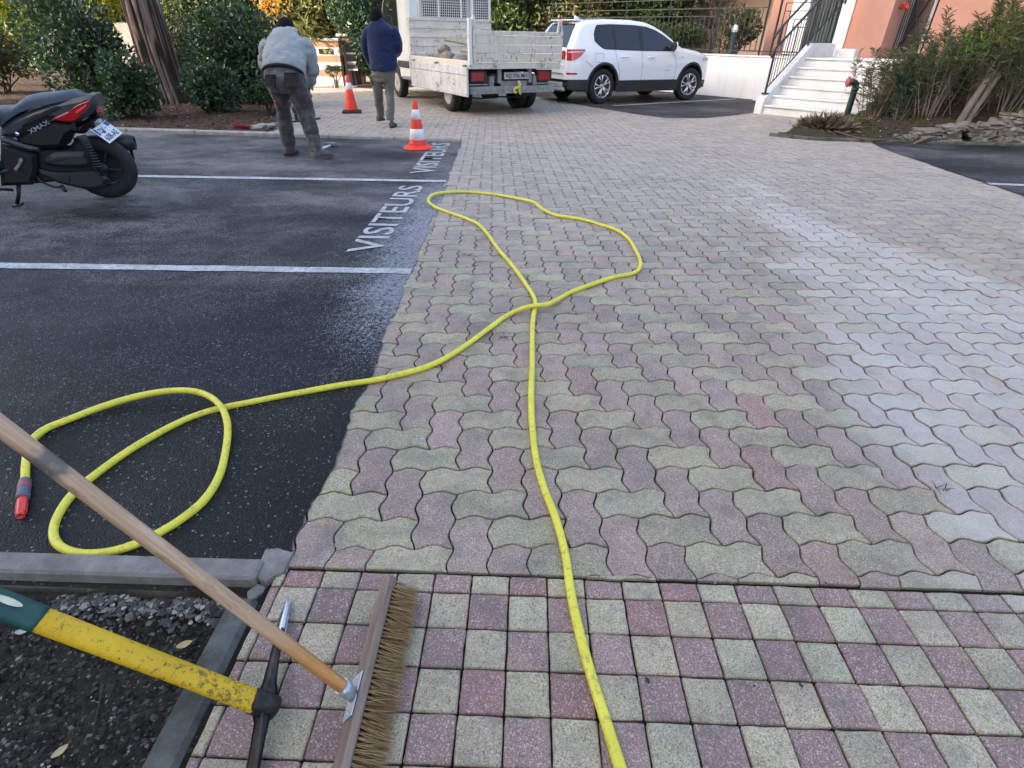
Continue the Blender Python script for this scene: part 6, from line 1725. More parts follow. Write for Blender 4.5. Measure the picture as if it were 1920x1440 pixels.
# ================================================================== WHITE CAR
CAR = (.44, 15.30, 0); CARZ = rad(30.2)
t_c = thing("parked_car", "clean white sport utility car parked facing the low white wall, behind the truck", "car", CAR, CARZ)
t_c.scale = (1, 1, 1.065)
M_CARW = NT("white_car_paint").done((.74, .76, .78), .22, .5, **{"Coat Weight": .8, "Coat Roughness": .05})
M_GAP = simple("panel_gap", (.05, .052, .055), .6, .1)
M_CLAD = simple("black_cladding", (.022, .023, .025), .6, .15, 30)
_zt = np.array([(0, .99), (.03, 1.03), (.10, 1.13), (.22, 1.33), (.33, 1.50), (.42, 1.585), (.50, 1.612), (.75, 1.638), (1.2, 1.66), (1.9, 1.658), (2.3, 1.63), (2.55, 1.575), (2.8, 1.48), (3.05, 1.355), (3.3, 1.20), (3.42, 1.145), (3.6, 1.125), (4.0, 1.075), (4.3, 1.01), (4.48, .93), (4.58, .83), (4.65, .70)])
_wb = np.array([(0, .70), (.04, .79), (.12, .85), (.3, .905), (.6, .935), (1.0, .942), (3.6, .942), (4.0, .925), (4.25, .88), (4.45, .79), (4.58, .66), (4.65, .52)])
_tz = np.array([(.2, .955), (.42, .985), (.60, .998), (.78, 1.0), (.95, .985), (1.06, .962)])
AX = (.98, 3.79); WR = .36; RA = .425
def zt_(x): return float(np.interp(x, _zt[:, 0], _zt[:, 1]))
def wb_(x): return float(np.interp(x, _wb[:, 0], _wb[:, 1]))
def side_w(x, z):
    w = wb_(x)
    if z <= 1.06: return w * float(np.interp(z, _tz[:, 0], _tz[:, 1])) + (.012 * math.exp(-((z - .80) / .05) ** 2) if .5 < x < 4 else 0)
    return w * (.962 - .42 * (z - 1.06) - .12 * (z - 1.06) ** 2)
def zbot(x):
    zb = .47
    if x < .5: zb = .50 - .0 * x
    for a in AX:
        if abs(x - a) < RA: zb = max(zb, WR + math.sqrt(RA ** 2 - (x - a) ** 2))
    return min(zb, zt_(x) - .10)
def section(x):
    top = zt_(x); zb = zbot(x); rc = min(.13, (top - zb) * .45); pts = []
    zc = top - rc
    for k in range(13):
        z = zb + (zc - zb) * k / 12; pts.append((side_w(x, z), z))
    w = side_w(x, zc); slope = (side_w(x, zc - .01) - w) / .01 if zc > 1.1 else 0
    for k in range(1, 7):
        a = PI / 2 * k / 6; pts.append((w - .16 * (1 - math.cos(a)) - slope * rc * math.sin(a) * .4, zc + rc * math.sin(a) * .86))
    w2, z2 = pts[-1]
    for k in range(1, 5): pts.append((w2 * (1 - k / 4), z2 + (top - z2) * (1 - (1 - k / 4) ** 2)))
    return pts
xs = sorted(set([round(x, 4) for x in np.linspace(0, 4.65, 80)] + [round(a + RA * s * q, 4) for a in AX for s in (-1, 1) for q in (.9, .97, .999, 1.0)] + [.03, .06, .1, .42, .5, 4.58, 4.62]))
rings = []
for x in xs:
    s = section(x); rings.append([(x, -y, z) for y, z in s] + [(x, y, z) for y, z in s[-2::-1]])
m = MB(); m.loft(rings, True, False, False)
n0 = len(rings[0])
m.f.append(tuple(range(n0))); m.s.append(False); b = (len(rings) - 1) * n0; m.f.append(tuple(b + k for k in range(n0))[::-1]); m.s.append(False)
body = m.build("body", M_CARW, t_c)
body.data.polygons.foreach_set("use_smooth", [True] * len(body.data.polygons)); body.data.set_sharp_from_angle(angle=rad(50))
def patch(name, mat, par, x0, x1, zlo, zhi, off, nx=16, nz=5, sides=(-1, 1), smooth=True):
    out = None
    for sd in sides:
        m = MB(); vs = []; fs = []
        for i in range(nx + 1):
            x = x0 + (x1 - x0) * i / nx; a = zlo(x) if callable(zlo) else zlo; b = zhi(x) if callable(zhi) else zhi
            for j in range(nz + 1):
                z = a + (b - a) * j / nz; vs.append((x, sd * (side_w(x, z) + off), z))
        for i in range(nx):
            for j in range(nz):
                q = (i * (nz + 1) + j, (i + 1) * (nz + 1) + j, (i + 1) * (nz + 1) + j + 1, i * (nz + 1) + j + 1); fs.append(q if sd < 0 else q[::-1])
        m.add(vs, fs, smooth); out = m.build(name, mat, par)
    return out
def zhi_win(x): return min(1.535, zt_(x) - .135)
def zlo_win(x): return 1.075 + .03 * max(0, (2.2 - x)) / 1.4 + (.10 * max(0, (.98 - x) / .22) ** 1.5 if x < .98 else 0)
trim = patch("window_trim", M_BLACKPLASTIC, body, .70, 3.14, lambda x: zlo_win(x) - .022, lambda x: max(zlo_win(x) - .015, min(zhi_win(x) + .022, zlo_win(x) + (x - .66) * 2.6)), .004, 40)
for a, b_ in ((.80, 1.24), (1.31, 2.02), (2.13, 3.04)):
    patch("side_window", M_GLASS, body, a, b_, zlo_win, lambda x, a=a: max(zlo_win(x) + .005, min(zhi_win(x), zlo_win(x) + (x - .74) * 2.4)), .008, 16)
# lower cladding and arch trim
patch("sill_cladding", M_CLAD, body, AX[0] + RA - .01, AX[1] - RA + .01, .24, .475, .012, 20, 3)
patch("bumper_cladding", M_CLAD, body, .05, AX[0] - RA + .02, lambda x: .30 + .05 * max(0, .3 - x), .505, .010, 8, 3); patch("bumper_cladding", M_CLAD, body, AX[1] + RA - .02, 4.50, lambda x: .26 + .1 * max(0, x - 4.2), .45, .010, 8, 3)
for sd in (-1, 1):
    for a in AX:
        m = MB(); vs = []; fs = []; n = 28
        for k in range(n + 1):
            th = rad(-14) + (PI + rad(28)) * k / n
            for r_, of in ((RA - .005, -.05), (RA - .003, .016), (RA + .045, .014), (RA + .055, .002)):
                x = a + r_ * math.cos(th); z = WR + r_ * math.sin(th); vs.append((x, sd * (side_w(min(max(x, .02), 4.6), max(z, .2)) + of), z))
        for k in range(n):
            for j in range(3):
                q = (k * 4 + j, k * 4 + j + 1, (k + 1) * 4 + j + 1, (k + 1) * 4 + j); fs.append(q if sd < 0 else q[::-1])
        m.add(vs, fs, True); m.build("arch_trim", M_CLAD, body)
m = MB()
m.box((2.35, 0, .36), (4.0, 1.60, .20), None, .03); m.box((.33, 0, .42), (.55, 1.5, .16), None, .04); m.box((4.3, 0, .38), (.4, 1.4, .2), None, .04)
for a in AX:
    for sd in (-1, 1): m.box((a, sd * .52, .58), (.86, .05, .42))
    m.box((a, 0, .84), (.9, 1.5, .05))
m.build("underbody", M_CLAD, t_c)
m = MB(); m.box((.10, 0, .38), (.16, 1.15, .12), None, .03); m.box((.06, 0, .30), (.10, 1.3, .08), None, .03); m.build("rear_skid_plate", simple("silver_skid_plate", (.36, .37, .37), .45, .15), t_c)
# glass of hatch and windscreen
def top_z(x, y):
    s = section(x); ys = np.array([p[0] for p in s[12:]])[::-1]; zs_ = np.array([p[1] for p in s[12:]])[::-1]
    return float(np.interp(abs(y), ys, zs_))
def top_patch(name, mat, x0, x1, w0, w1, off, nx=10, ny=14):
    vs = []; fs = []
    for i in range(nx + 1):
        x = x0 + (x1 - x0) * i / nx; w = w0 + (w1 - w0) * i / nx
        for j in range(ny + 1):
            y = -w + 2 * w * j / ny; z = top_z(x, y); dz = (top_z(x + .01, y) - top_z(x - .01, y)) / .02
            nn = Vector((-dz, 0, 1)).normalized() * off; vs.append((x + nn.x, y, z + nn.z))
    for i in range(nx):
        for j in range(ny): fs.append((i * (ny + 1) + j, (i + 1) * (ny + 1) + j, (i + 1) * (ny + 1) + j + 1, i * (ny + 1) + j + 1))
    return MB().add(vs, fs, True).build(name, mat, body)
top_patch("rear_window", M_GLASS, .09, .38, .62, .50, .008); top_patch("windscreen", M_GLASS, 2.52, 3.34, .50, .66, .008)
m = MB(); m.box((.44, 0, 1.605), (.22, 1.08, .028), None, .012); m.build("roof_spoiler", M_CARW, body)
m = MB(); m.box((.325, 0, 1.588), (.012, .34, .022), None, .004); m.build("brake_light", M_REDLENS, body)
m = MB(); m.loft([[(.66 + .17 * k / 5, .012 * (1 - k / 6) * s, 1.625 + q * .085 * (1 - (k / 5)) ** .6) for s, q in ((-1, 0), (1, 0), (.5, 1), (-.5, 1))] for k in range(6)]); m.build("aerial_fin", M_CARW, body)
# lamps
def tail_z(x): return .90 + .16 * ((x - .02) / .42)
tlm = patch("tail_lamp", M_REDLENS, body, .02, .43, lambda x: .865 + .20 * max(0, (x - .12) / .31) ** 1.6, lambda x: 1.075 - .0 * x, .010, 12, 4)
for sd in (-1, 1): m = MB(); m.box((-.004, sd * .56, .965), (.03, .30, .17), None, .012); m.build("tail_lamp_inner", M_REDLENS, body)
patch("lamp_stripe", simple("pale_lens", (.70, .45, .45), .2, .05), body, .03, .38, lambda x: 1.005 + .05 * x, lambda x: 1.03 + .03 * x, .013, 10, 1)
patch("reflector", M_REDLENS, body, .02, .24, .60, .635, .008, 6, 1)
patch("headlamp", simple("headlamp_glass", (.45, .47, .50), .1, .1), body, 4.12, 4.52, lambda x: .86 - .06 * (x - 4.12), lambda x: .93 - .1 * max(0, x - 4.3), .010, 10, 3)
m = MB(); m.box((-.012, 0, .80), (.02, .52, .11), None, .003); m.build("licence_plate", M_PLATE, body)
m = MB(); m.box((-.008, 0, .70), (.05, 1.35, .20), None, .03); m.build("rear_bumper", M_CARW, body)
# panel gaps, handles, fuel flap
def groove(pts, w=.007):
    out = []
    for i in range(len(pts) - 1):
        for k in range(8): out.append((pts[i][0] + (pts[i + 1][0] - pts[i][0]) * k / 8, pts[i][1] + (pts[i + 1][1] - pts[i][1]) * k / 8))
    out.append(pts[-1])
    for sd in (-1, 1): MB().tube([(x, sd * (side_w(x, z) - .001), z) for x, z in out], w * .55, 5).build("panel_gap", M_GAP, body)
for pts in ([(1.28, 1.06), (1.32, .92), (1.36, .80), (1.44, .66), (1.46, .48)], [(2.08, 1.05), (2.12, .8), (2.13, .48)], [(3.06, 1.06), (3.16, .92), (3.22, .74), (3.22, .48)], [(1.46, .475), (3.22, .475)], [(.70, 1.0), (.72, .84), (.92, .83), (.94, 1.0), (.70, 1.0)], [(.44, .86), (.62, .76)]):
    groove(pts)
for x in (1.46, 2.26):
    for sd in (-1, 1): m = MB(); m.tube([(x, sd * (side_w(x, .93) + .004), .93), (x + .04, sd * (side_w(x, .93) + .032), .935), (x + .18, sd * (side_w(x, .94) + .032), .94), (x + .22, sd * (side_w(x, .94) + .004), .94)], .012, 7); m.build("door_handle", M_CARW, body)
for sd in (-1, 1): m = MB(); m.tube([(3.0, sd * .90, 1.09), (3.0, sd * .99, 1.11)], .03, 8); m.box((2.97, sd * 1.03, 1.155), (.08, .17, .16), None, .03); m.build("mirror_base", M_BLACKPLASTIC, body)
for sd in (-1, 1): m = MB(); m.box((3.015, sd * 1.035, 1.17), (.09, .165, .13), None, .04); m.build("mirror_cap", M_CARW, body)
patch("side_badge", M_STEEL, body, 2.86, 3.0, .66, .672, .004, 4, 1); patch("side_badge", M_STEEL, body, 3.36, 3.42, .93, .945, .004, 3, 1)
for a in AX:
    for sd in (-1, 1):
        st = rad(0) 
        w_ = wheel("wheel", t_c, (0, 0, 0), WR, .235, .235, M_ALU, -1 if sd < 0 else 1, True, rim_depth=.035)
        w_.matrix_local = Matrix.Translation((a, sd * .815, WR)) @ Matrix.Rotation(PI / 2 + (rad(-9) if a > 2 else 0), 4, 'Z') @ Matrix.Scale(1, 4)
        if True:
            # wheel faces were built along x; after the quarter turn -x looks to -y
            pass
# ================================================================== SCOOTER
SP = at(214, 370); SH = Vector((-.925, -.38, 0)).normalized(); SL = Vector((-SH.y, SH.x, 0))      # heading (to the left in the picture) and its left side
SL = SL if SL.dot(Vector((0, 0, CAM_H)) - SP) > 0 else -SL                                          # side that faces the camera
SCM = Matrix(((SH.x, SL.x, 0, SP.x), (SH.y, SL.y, 0, SP.y), (0, 0, 1, 0), (0, 0, 0, 1)))
t_s = thing("scooter", "black maxi scooter with red tail light parked on the asphalt at the left edge", "scooter", SP)
def sc(u, v, off):
    """pixel of the enlarged photo -> (along, up) in the scooter's long plane, off metres towards the camera"""
    p = on_plane(u / 5.539, 140 + v / 5.539, SP + SL * off, SL) - SP
    return (p.dot(SH), p.z)
MP = SCM @ Matrix(((1, 0, 0, 0), (0, 0, 1, 0), (0, 1, 0, 0), (0, 0, 0, 1)))      # prism frame: x along, y up, z towards the camera side
def sprism(name, mat, uv, o0, o1, bev=.02, par=None, extra=()):
    poly = [sc(u, v, o1) for u, v in uv] + list(extra)
    m = MB(); m.prism(poly, o0, o1, MP, bev); o = m.build(name, mat, t_s, world=True)
    o.data.polygons.foreach_set("use_smooth", [True] * len(o.data.polygons)); o.data.set_sharp_from_angle(angle=rad(38))
    if par is not None: o.parent = par
    return o
M_SGREY = simple("satin_grey_fairing", (.034, .038, .043), .38, .15, 5, **{"Coat Weight": .25})
M_SBLACK = simple("matt_black_panel", (.006, .0065, .0075), .5, .2, 8)
M_SENG = simple("dark_grey_engine_case", (.017, .019, .022), .5, .2, 9, (90, .2, .002))
M_SEAT = simple("blue_grey_seat_vinyl", (.042, .058, .082), .52, .15, 30, (160, .25, .002))
# rear wheel
r_w = .275
cw = Vector((0, 0, r_w)); Mw = SCM @ Matrix.Translation(cw) @ Matrix.Rotation(-PI / 2, 4, 'X')
m = MB(); m.lathe([(.165, -.055), (.20, -.072), (.245, -.066), (.268, -.035), (.275, 0), (.268, .035), (.245, .066), (.20, .072), (.165, .055)], 40, Mw, caps=False)
for k in range(26):
    a = 2 * PI * k / 26; m.beam(Mw @ Vector((.272 * math.cos(a), .272 * math.sin(a), .004)), Mw @ Vector((.258 * math.cos(a + .12), .258 * math.sin(a + .12), .05)), .006, .006)
wt = m.build("rear_wheel", M_TYRE, t_s, world=True)
m = MB(); m.lathe([(.166, -.05), (.158, -.05), (.15, 0), (.158, .05), (.166, .05)], 36, Mw, caps=False); m.lathe([(.05, -.06), (.05, .06), (0, .06)], 16, Mw)
m.lathe([(.15, -.03), (.13, -.035), (0, -.035)], 24, Mw, caps=False)
for k in range(5):
    a = 2 * PI * k / 5 + .3; m.beam(Mw @ Vector((.045 * math.cos(a), .045 * math.sin(a), .02)), Mw @ Vector((.158 * math.cos(a + .15), .158 * math.sin(a + .15), .02)), .03, .022, .006)
o = m.build("rim", M_BLACKPLASTIC, t_s, world=True); o.parent = wt
# engine and transmission case, air box
sprism("transmission_case", M_SENG, [(392, 985), (520, 1015), (705, 1020), (960, 1000), (1060, 1030), (1118, 1085), (1095, 1165), (1010, 1195), (905, 1200), (720, 1160), (600, 1130), (520, 1090), (400, 1040)], .09, .17, .022)
sprism("transmission_cover", M_BLACKPLASTIC, [(715, 1035), (960, 1020), (1045, 1045), (1085, 1095), (1065, 1150), (1000, 1172), (900, 1175), (725, 1145)], .17, .182, .008)
sprism("air_box", M_SENG, [(432, 900), (480, 850), (560, 812), (700, 805), (870, 805), (935, 870), (965, 915), (940, 960), (860, 975), (640, 975), (500, 960), (440, 935)], .08, .19, .035)
sprism("engine_block", M_SBLACK, [(380, 760), (900, 770), (960, 900), (1040, 1060), (900, 1130), (600, 1110), (200, 1150), (0, 1160), (0, 700)], -.12, .09, .02)
m = MB(); a = Vector((*sc(850, 645, .2), 0)); b = Vector((*sc(1075, 1050, .2), 0))
pa = Vector((a.x, a.y, .20)); pb = Vector((b.x, b.y, .20)); m.tube([MP @ pa, MP @ pb], .016, 10); d = (pb - pa).normalized(); nb_ = Vector((-d.y, d.x, 0))
coil = []
for k in range(110):
    f = k / 109; an = f * 2 * PI * 9; c = pa.lerp(pb, .18 + .62 * f); coil.append(MP @ (c + nb_ * .033 * math.cos(an) + Vector((0, 0, .033 * math.sin(an)))))
m.tube(coil, .0075, 6); m.lathe([(.038, 0), (.04, .02), (.036, .1), (.02, .12)], 14, MP @ frame_M(pa - d * .01, d)); m.build("shock_absorber", M_BLACKPLASTIC, t_s, world=True)
m = MB(); m.tube([MP @ Vector((*sc(640, 1150, .13), .13)), MP @ Vector((*sc(690, 1210, .13), .15))], .016, 8); m.tube([MP @ Vector((*sc(372, 1045, .12), .13)), MP @ Vector((*sc(440, 1110, .12), .14)), MP @ Vector((*sc(560, 1160, .12), .14)), MP @ Vector((*sc(640, 1165, .12), .14))], .010, 7); m.build("side_stand", M_BLACKPLASTIC, t_s, world=True)
# body panels
half = .175
sprism("lower_body", M_SBLACK, [(150, 650), (330, 560), (520, 490), (760, 480), (790, 590), (700, 640), (640, 760), (400, 770), (200, 735)], -half + .02, half - .015, .03)
tailp = [(0, 540), (130, 455), (330, 365), (575, 285), (800, 240), (870, 215), (960, 215), (1000, 300), (990, 360), (900, 450), (800, 490), (700, 495), (535, 468), (360, 545), (215, 620), (120, 665), (0, 640)]
sprism("tail_fairing", M_SGREY, tailp, -half, half, .035)
sprism("grab_recess", M_SBLACK, [(215, 520), (320, 440), (560, 330), (600, 325), (640, 345), (480, 430), (330, 500), (235, 548)], half - .01, half + .006, .006)
sprism("side_panel", M_SGREY, [(0, 655), (80, 670), (250, 730), (395, 765), (390, 800), (300, 800), (120, 745), (0, 700)], .10, half + .02, .02)
sprism("floor_panel", M_SBLACK, [(0, 720), (160, 760), (370, 830), (380, 1000), (330, 1150), (0, 1160)], -.15, half, .03)
sprism("belly_panel", M_SGREY, [(0, 1005), (70, 985), (110, 985), (60, 1010), (0, 1030)], half, half + .012, .004)
sprism("rear_mudguard", M_SBLACK, [(690, 560), (860, 480), (985, 400), (1030, 430), (1010, 500), (900, 560), (860, 620), (740, 610)], -.10, .10, .03)
# seat in two humps, lofted across
def seat_section(x, zt, zb, w, flat=.55):
    return [(x, s * w * (1 - .0 * k), 0) for s in (1,) for k in (0,)]
m = MB(); rings = []
top = [(0, 318), (110, 318), (180, 318), (215, 280), (300, 212), (400, 190), (600, 172), (760, 152), (815, 170), (838, 205)]
bot = [(0, 545), (100, 460), (160, 420), (205, 395), (330, 350), (430, 325), (600, 290), (740, 250), (800, 240), (838, 222)]
for k, ((u1, v1), (u2, v2)) in enumerate(zip(top, bot)):
    x1, z1 = sc(u1, v1, .0); x2, z2 = sc(u2, v2, .15); w = .165 - .04 * max(0, (u1 - 600) / 240) - (.03 if u1 > 820 else 0)
    ring = []
    for q in range(15):
        a = PI * q / 14; cy = math.cos(a); sy = math.sin(a)
        ring.append(SCM @ Vector((x2 + (x1 - x2) * sy, w * math.copysign(abs(cy) ** .7, cy), z2 + (z1 - z2) * (sy ** .55))))
    rings.append(ring)
m.loft(rings, True, True, False); m.build("seat", M_SEAT, t_s, world=True)
# tail light, wraps the corner
tl0 = [(538, 462), (620, 420), (700, 380), (800, 310), (930, 262), (942, 300), (880, 385), (790, 475), (740, 490), (640, 488)]
sprism("tail_light", M_REDLENS, tl0, half - .05, half + .004, .008)
sprism("tail_light_highlight", simple("painted_red_highlight", (.9, .10, .10), .15, .1), [(780, 385), (890, 312), (900, 325), (790, 410)], half, half + .009, .003)  # bright highlights on the lens, painted as pale raised strips; nothing glows
sprism("tail_light_highlight", simple("painted_pale_highlight", (.95, .28, .34), .15, .1), [(545, 458), (700, 385), (715, 398), (600, 452)], half, half + .009, .003)
m = MB(); x, z = sc(985, 290, 0); m.box((x - .015, 0, z - .03), (.03, .22, .10), SCM, .012); m.build("rear_light_bar", M_REDLENS, t_s, world=True)
# plate on its bracket, tilted up and back
pc = on_plane(1115 / 5.539, 140 + 590 / 5.539, SP + SL * .02, SL)
q00 = (952, 575); 
pn = (-SH * .62 + SL * .30 + Vector((0, 0, .62))).normalized()
cs = [on_plane(u / 5.539, 140 + v / 5.539, pc, pn) for u, v in ((952, 575), (1140, 712), (1278, 605), (1090, 470))]     # lower left edge start, bottom, right, top
pu = (cs[2] - cs[1]).normalized(); pv = (cs[0] - cs[1]); pv = (pv - pu * pv.dot(pu)).normalized(); pn2 = pu.cross(pv)
if pn2.dot(Vector((0, 0, CAM_H)) - pc) < 0: pn2 = -pn2
PW, PH = (cs[2] - cs[1]).length, (cs[0] - cs[1]).length
# reading direction runs from the blue band (upper left edge) along the long side
c0 = (cs[0] + cs[1] + cs[2] + cs[3]) / 4
rx = ((cs[2] + cs[3]) / 2 - (cs[0] + cs[1]) / 2).normalized()         # left to right of the lettering
ry = pn2.cross(rx).normalized()
MPL = Matrix(((rx.x, ry.x, pn2.x, 0), (rx.y, ry.y, pn2.y, 0), (rx.z, ry.z, pn2.z, 0), (0, 0, 0, 1))); MPL.translation = c0
LW = ((cs[2] + cs[3]) / 2 - (cs[0] + cs[1]) / 2).length; LH = ((cs[0] + cs[3]) / 2 - (cs[1] + cs[2]) / 2).length
m = MB(); m.box((0, 0, -.004), (LW, LH, .006), MPL, .002); plt = m.build("licence_plate", M_PLATE, t_s, world=True)
def ptxt(txt, x, y, h, w, mat):
    o = text_obj("plate_text", txt, h, w, mat, Matrix.Translation(-SP) @ MPL @ Matrix.Translation((x, y, .0012)), None, .012); o.parent = plt; return o
ptxt("DV", -LW * .30, LH * .06, LH * .30, LW * .30, M_BLACKINK); ptxt("-", LW * .06, LH * .18, LH * .05, LW * .08, M_BLACKINK)
ptxt("608-AE", -LW * .42, -LH * .40, LH * .33, LW * .80, M_BLACKINK)
m = MB(); m.box((-LW * .42, LH * .25, .0), (LW * .10, LH * .42, .003), MPL); m.box((LW * .37, LH * .33, .0), (LW * .20, LH * .26, .003), MPL); o = m.build("plate_bands", M_BLUEINK, t_s, world=True); o.parent = plt
m = MB(); x, z = sc(960, 520, 0); m.beam(SCM @ Vector((x + .1, 0, z + .03)), c0 - pn2 * .012, .10, .02, .006); m.box((0, LH * .3, -.02), (LW * .8, LH * .3, .02), MPL, .004); m.build("plate_bracket", M_BLACKPLASTIC, t_s, world=True)
m = MB(); lx = on_plane(1010 / 5.539, 140 + 480 / 5.539, SP + SL * .06, SL); m.box((0, 0, 0), (.07, .05, .035), Matrix.Translation(lx) @ SCM.to_3x3().to_4x4(), .01); m.build("plate_light", simple("clear_lens", (.5, .52, .55), .2, .1), t_s, world=True)
# model lettering on the flank
x0, z0 = sc(320, 618, half); x1, z1 = sc(525, 505, half)
ang = math.atan2(z1 - z0, -(x1 - x0)); wl_ = math.hypot(x1 - x0, z1 - z0)
lx_ = Vector((-math.cos(ang), math.sin(ang), 0)); ly_ = Vector((math.sin(ang) * 1.0, math.cos(ang), 0))
fx = (MP.to_3x3() @ lx_); fy = (MP.to_3x3() @ ly_); fo = MP @ Vector((x0, z0, half + .0025))
text_obj("flank_lettering", "XMAX", .034, wl_, simple("silver_lettering", (.30, .32, .34), .35, .1), Matrix.Translation(-SP) @ Matrix(((fx.x, fy.x, SL.x, fo.x), (fx.y, fy.y, SL.y, fo.y), (fx.z, fy.z, SL.z, fo.z), (0, 0, 0, 1))), t_s, .01)
# exhaust on the far side
e0 = on_plane(1150 / 5.539, 140 + 700 / 5.539, SP - SL * .17, SL); e1 = on_plane(1395 / 5.539, 140 + 705 / 5.539, SP - SL * .17, SL)
ed = (e1 - e0).normalized(); L = (e1 - e0).length
m = MB(); m.lathe([(.045, -.28), (.065, -.1), (.072, 0), (.074, L * .7), (.066, L * .92), (.060, L), (.045, L), (.045, L * .8), (0, L * .8)], 24, frame_M(e0, ed)); ex = m.build("muffler", M_BLACKPLASTIC, t_s, world=True)
m = MB(); m.lathe([(.062, L * .99), (.064, L * 1.02), (.05, L * 1.03), (.044, L)], 24, frame_M(e0, ed), caps=False)
for k in range(3):
    a = k * 2.1; m.lathe([(.006, L * 1.02), (.004, L * 1.04), (0, L * 1.04)], 8, frame_M(e0, ed) @ Matrix.Translation((.053 * math.cos(a), .053 * math.sin(a), 0)))
o = m.build("muffler_tip", M_SENG, t_s, world=True); o.parent = ex
m = MB(); m.beam(e0 + ed * L * .75 - Vector((0, 0, .07)), e0 + ed * L * .7 - Vector((0, 0, .16)), .03, .02, .004); m.build("muffler_bracket", M_SBLACK, t_s, world=True)
# stand, passenger peg, front end (left of the picture)
g0 = at(34, 386); m = MB(); s0 = MP @ Vector((*sc(195, 1130, .10), .10)); m.tube([s0, (s0 + g0) / 2, g0 + Vector((0, 0, .02))], .016, 8); m.beam(g0 - SL * .07 + Vector((0, 0, .012)), g0 + SL * .07 + Vector((0, 0, .012)), .05, .014, .004)
m.beam(g0 + Vector((.02, 0, .14)), g0 + Vector((-.08, -.02, .15)), .02, .02); m.build("centre_stand", M_SBLACK, t_s, world=True)
m = MB(); p0 = MP @ Vector((*sc(230, 880, .19), .19)); p1 = MP @ Vector((*sc(180, 970, .19), .19)); m.beam(p0, p1, .03, .03, .008); m.tube([p0, p0 + SL * .04], .014, 8); m.tube([p1, p1 + SL * .04], .014, 8); m.build("passenger_peg", M_STEEL, t_s, world=True)
m = MB(); m.lathe([(.014, 0), (.02, .004), (.012, .012), (0, .012)], 12, frame_M(MP @ Vector((*sc(180, 615, half), half)), SL)); m.build("reflector", M_CHROME, t_s, world=True)
fw = Vector((1.50, 0, .27)); Mf = SCM @ Matrix.Translation(fw) @ Matrix.Rotation(-PI / 2, 4, 'X')
m = MB(); m.lathe([(.17, -.05), (.21, -.06), (.25, -.055), (.27, 0), (.25, .055), (.21, .06), (.17, .05)], 36, Mf, caps=False); fwh = m.build("front_wheel", M_TYRE, t_s, world=True)
m = MB(); m.lathe([(.171, -.045), (.16, 0), (.171, .045)], 32, Mf, caps=False); m.lathe([(.05, -.05), (.05, .05), (0, .05)], 14, Mf)
for k in range(5):
    a = 2 * PI * k / 5; m.beam(Mf @ Vector((.04 * math.cos(a), .04 * math.sin(a), 0)), Mf @ Vector((.162 * math.cos(a), .162 * math.sin(a), 0)), .03, .02, .005)
o = m.build("rim", M_BLACKPLASTIC, t_s, world=True); o.parent = fwh
Ms2 = MP
m = MB(); m.prism([(.78, .26), (1.18, .22), (1.28, .36), (1.36, .62), (1.52, .74), (1.50, .95), (1.30, 1.06), (1.18, .98), (1.10, .60), (.98, .38), (.78, .36)], -.19, .19, MP, .05); o = m.build("front_fairing", M_SBLACK, t_s, world=True); o.data.polygons.foreach_set("use_smooth", [True] * len(o.data.polygons)); o.data.set_sharp_from_angle(angle=rad(38))
m = MB(); m.prism([(1.3, .48), (1.72, .50), (1.80, .60), (1.6, .66), (1.38, .6)], -.08, .08, MP, .03); m.build("front_mudguard", M_SBLACK, t_s, world=True)
m = MB(); m.prism([(1.24, 1.05), (1.34, 1.04), (1.22, 1.42), (1.17, 1.42)], -.16, .16, MP, .008); m.build("windshield", M_GLASS, t_s, world=True)
m = MB(); m.tube([SCM @ Vector((1.1, -.36, 1.03)), SCM @ Vector((1.18, -.2, 1.02)), SCM @ Vector((1.2, 0, 1.0)), SCM @ Vector((1.18, .2, 1.02)), SCM @ Vector((1.1, .36, 1.03))], .016, 8); m.build("handlebar", M_SBLACK, t_s, world=True)
# ================================================================== PEOPLE
def skin(name, joints, bones, mat, parent, sub=2, root=None, wrinkle=0.0, seed=1, keep=None, disp_dir=None):
    """joints {name: (world point, rx, ry)}, bones [(a,b)] -> one continuous smooth mesh"""
    names = list(joints); idx = {k: i for i, k in enumerate(names)}
    L = parent.location if parent is not None else Vector((0, 0, 0))
    me = bpy.data.meshes.new(name); me.from_pydata([tuple(Vector(joints[k][0]) - L) for k in names], [(idx[a], idx[b]) for a, b in bones], [])
    o = bpy.data.objects.new(name, me); COL.objects.link(o)
    sm = o.modifiers.new("skin", 'SKIN'); sm.use_smooth_shade = True; sm.branch_smoothing = .6
    sd = me.skin_vertices[0].data
    for k in names:
        j = joints[k]; sd[idx[k]].radius = (j[1], j[2] if len(j) > 2 else j[1]); sd[idx[k]].use_root = (k == (root or names[0]))
    ss = o.modifiers.new("sub", 'SUBSURF'); ss.levels = sub; ss.render_levels = sub
    dg = bpy.context.evaluated_depsgraph_get(); nm = bpy.data.meshes.new_from_object(o.evaluated_get(dg))
    bpy.data.objects.remove(o)
    nm.name = name; nm.materials.clear(); nm.materials.append(mat)
    if wrinkle:
        off = Vector((seed * 3.7, seed * 1.3, 0))
        for v in nm.vertices:
            p = v.co; n1 = mnoise.noise(Vector((p.x * 9, p.y * 9, p.z * 15)) + off); n2 = mnoise.noise(Vector((p.x * 22, p.y * 22, p.z * 30)) + off)
            v.co = p + v.normal * (wrinkle * (n1 + .45 * n2))
    nm.polygons.foreach_set("use_smooth", [True] * len(nm.polygons))
    o = bpy.data.objects.new(name, nm); COL.objects.link(o); o.parent = parent
    return o
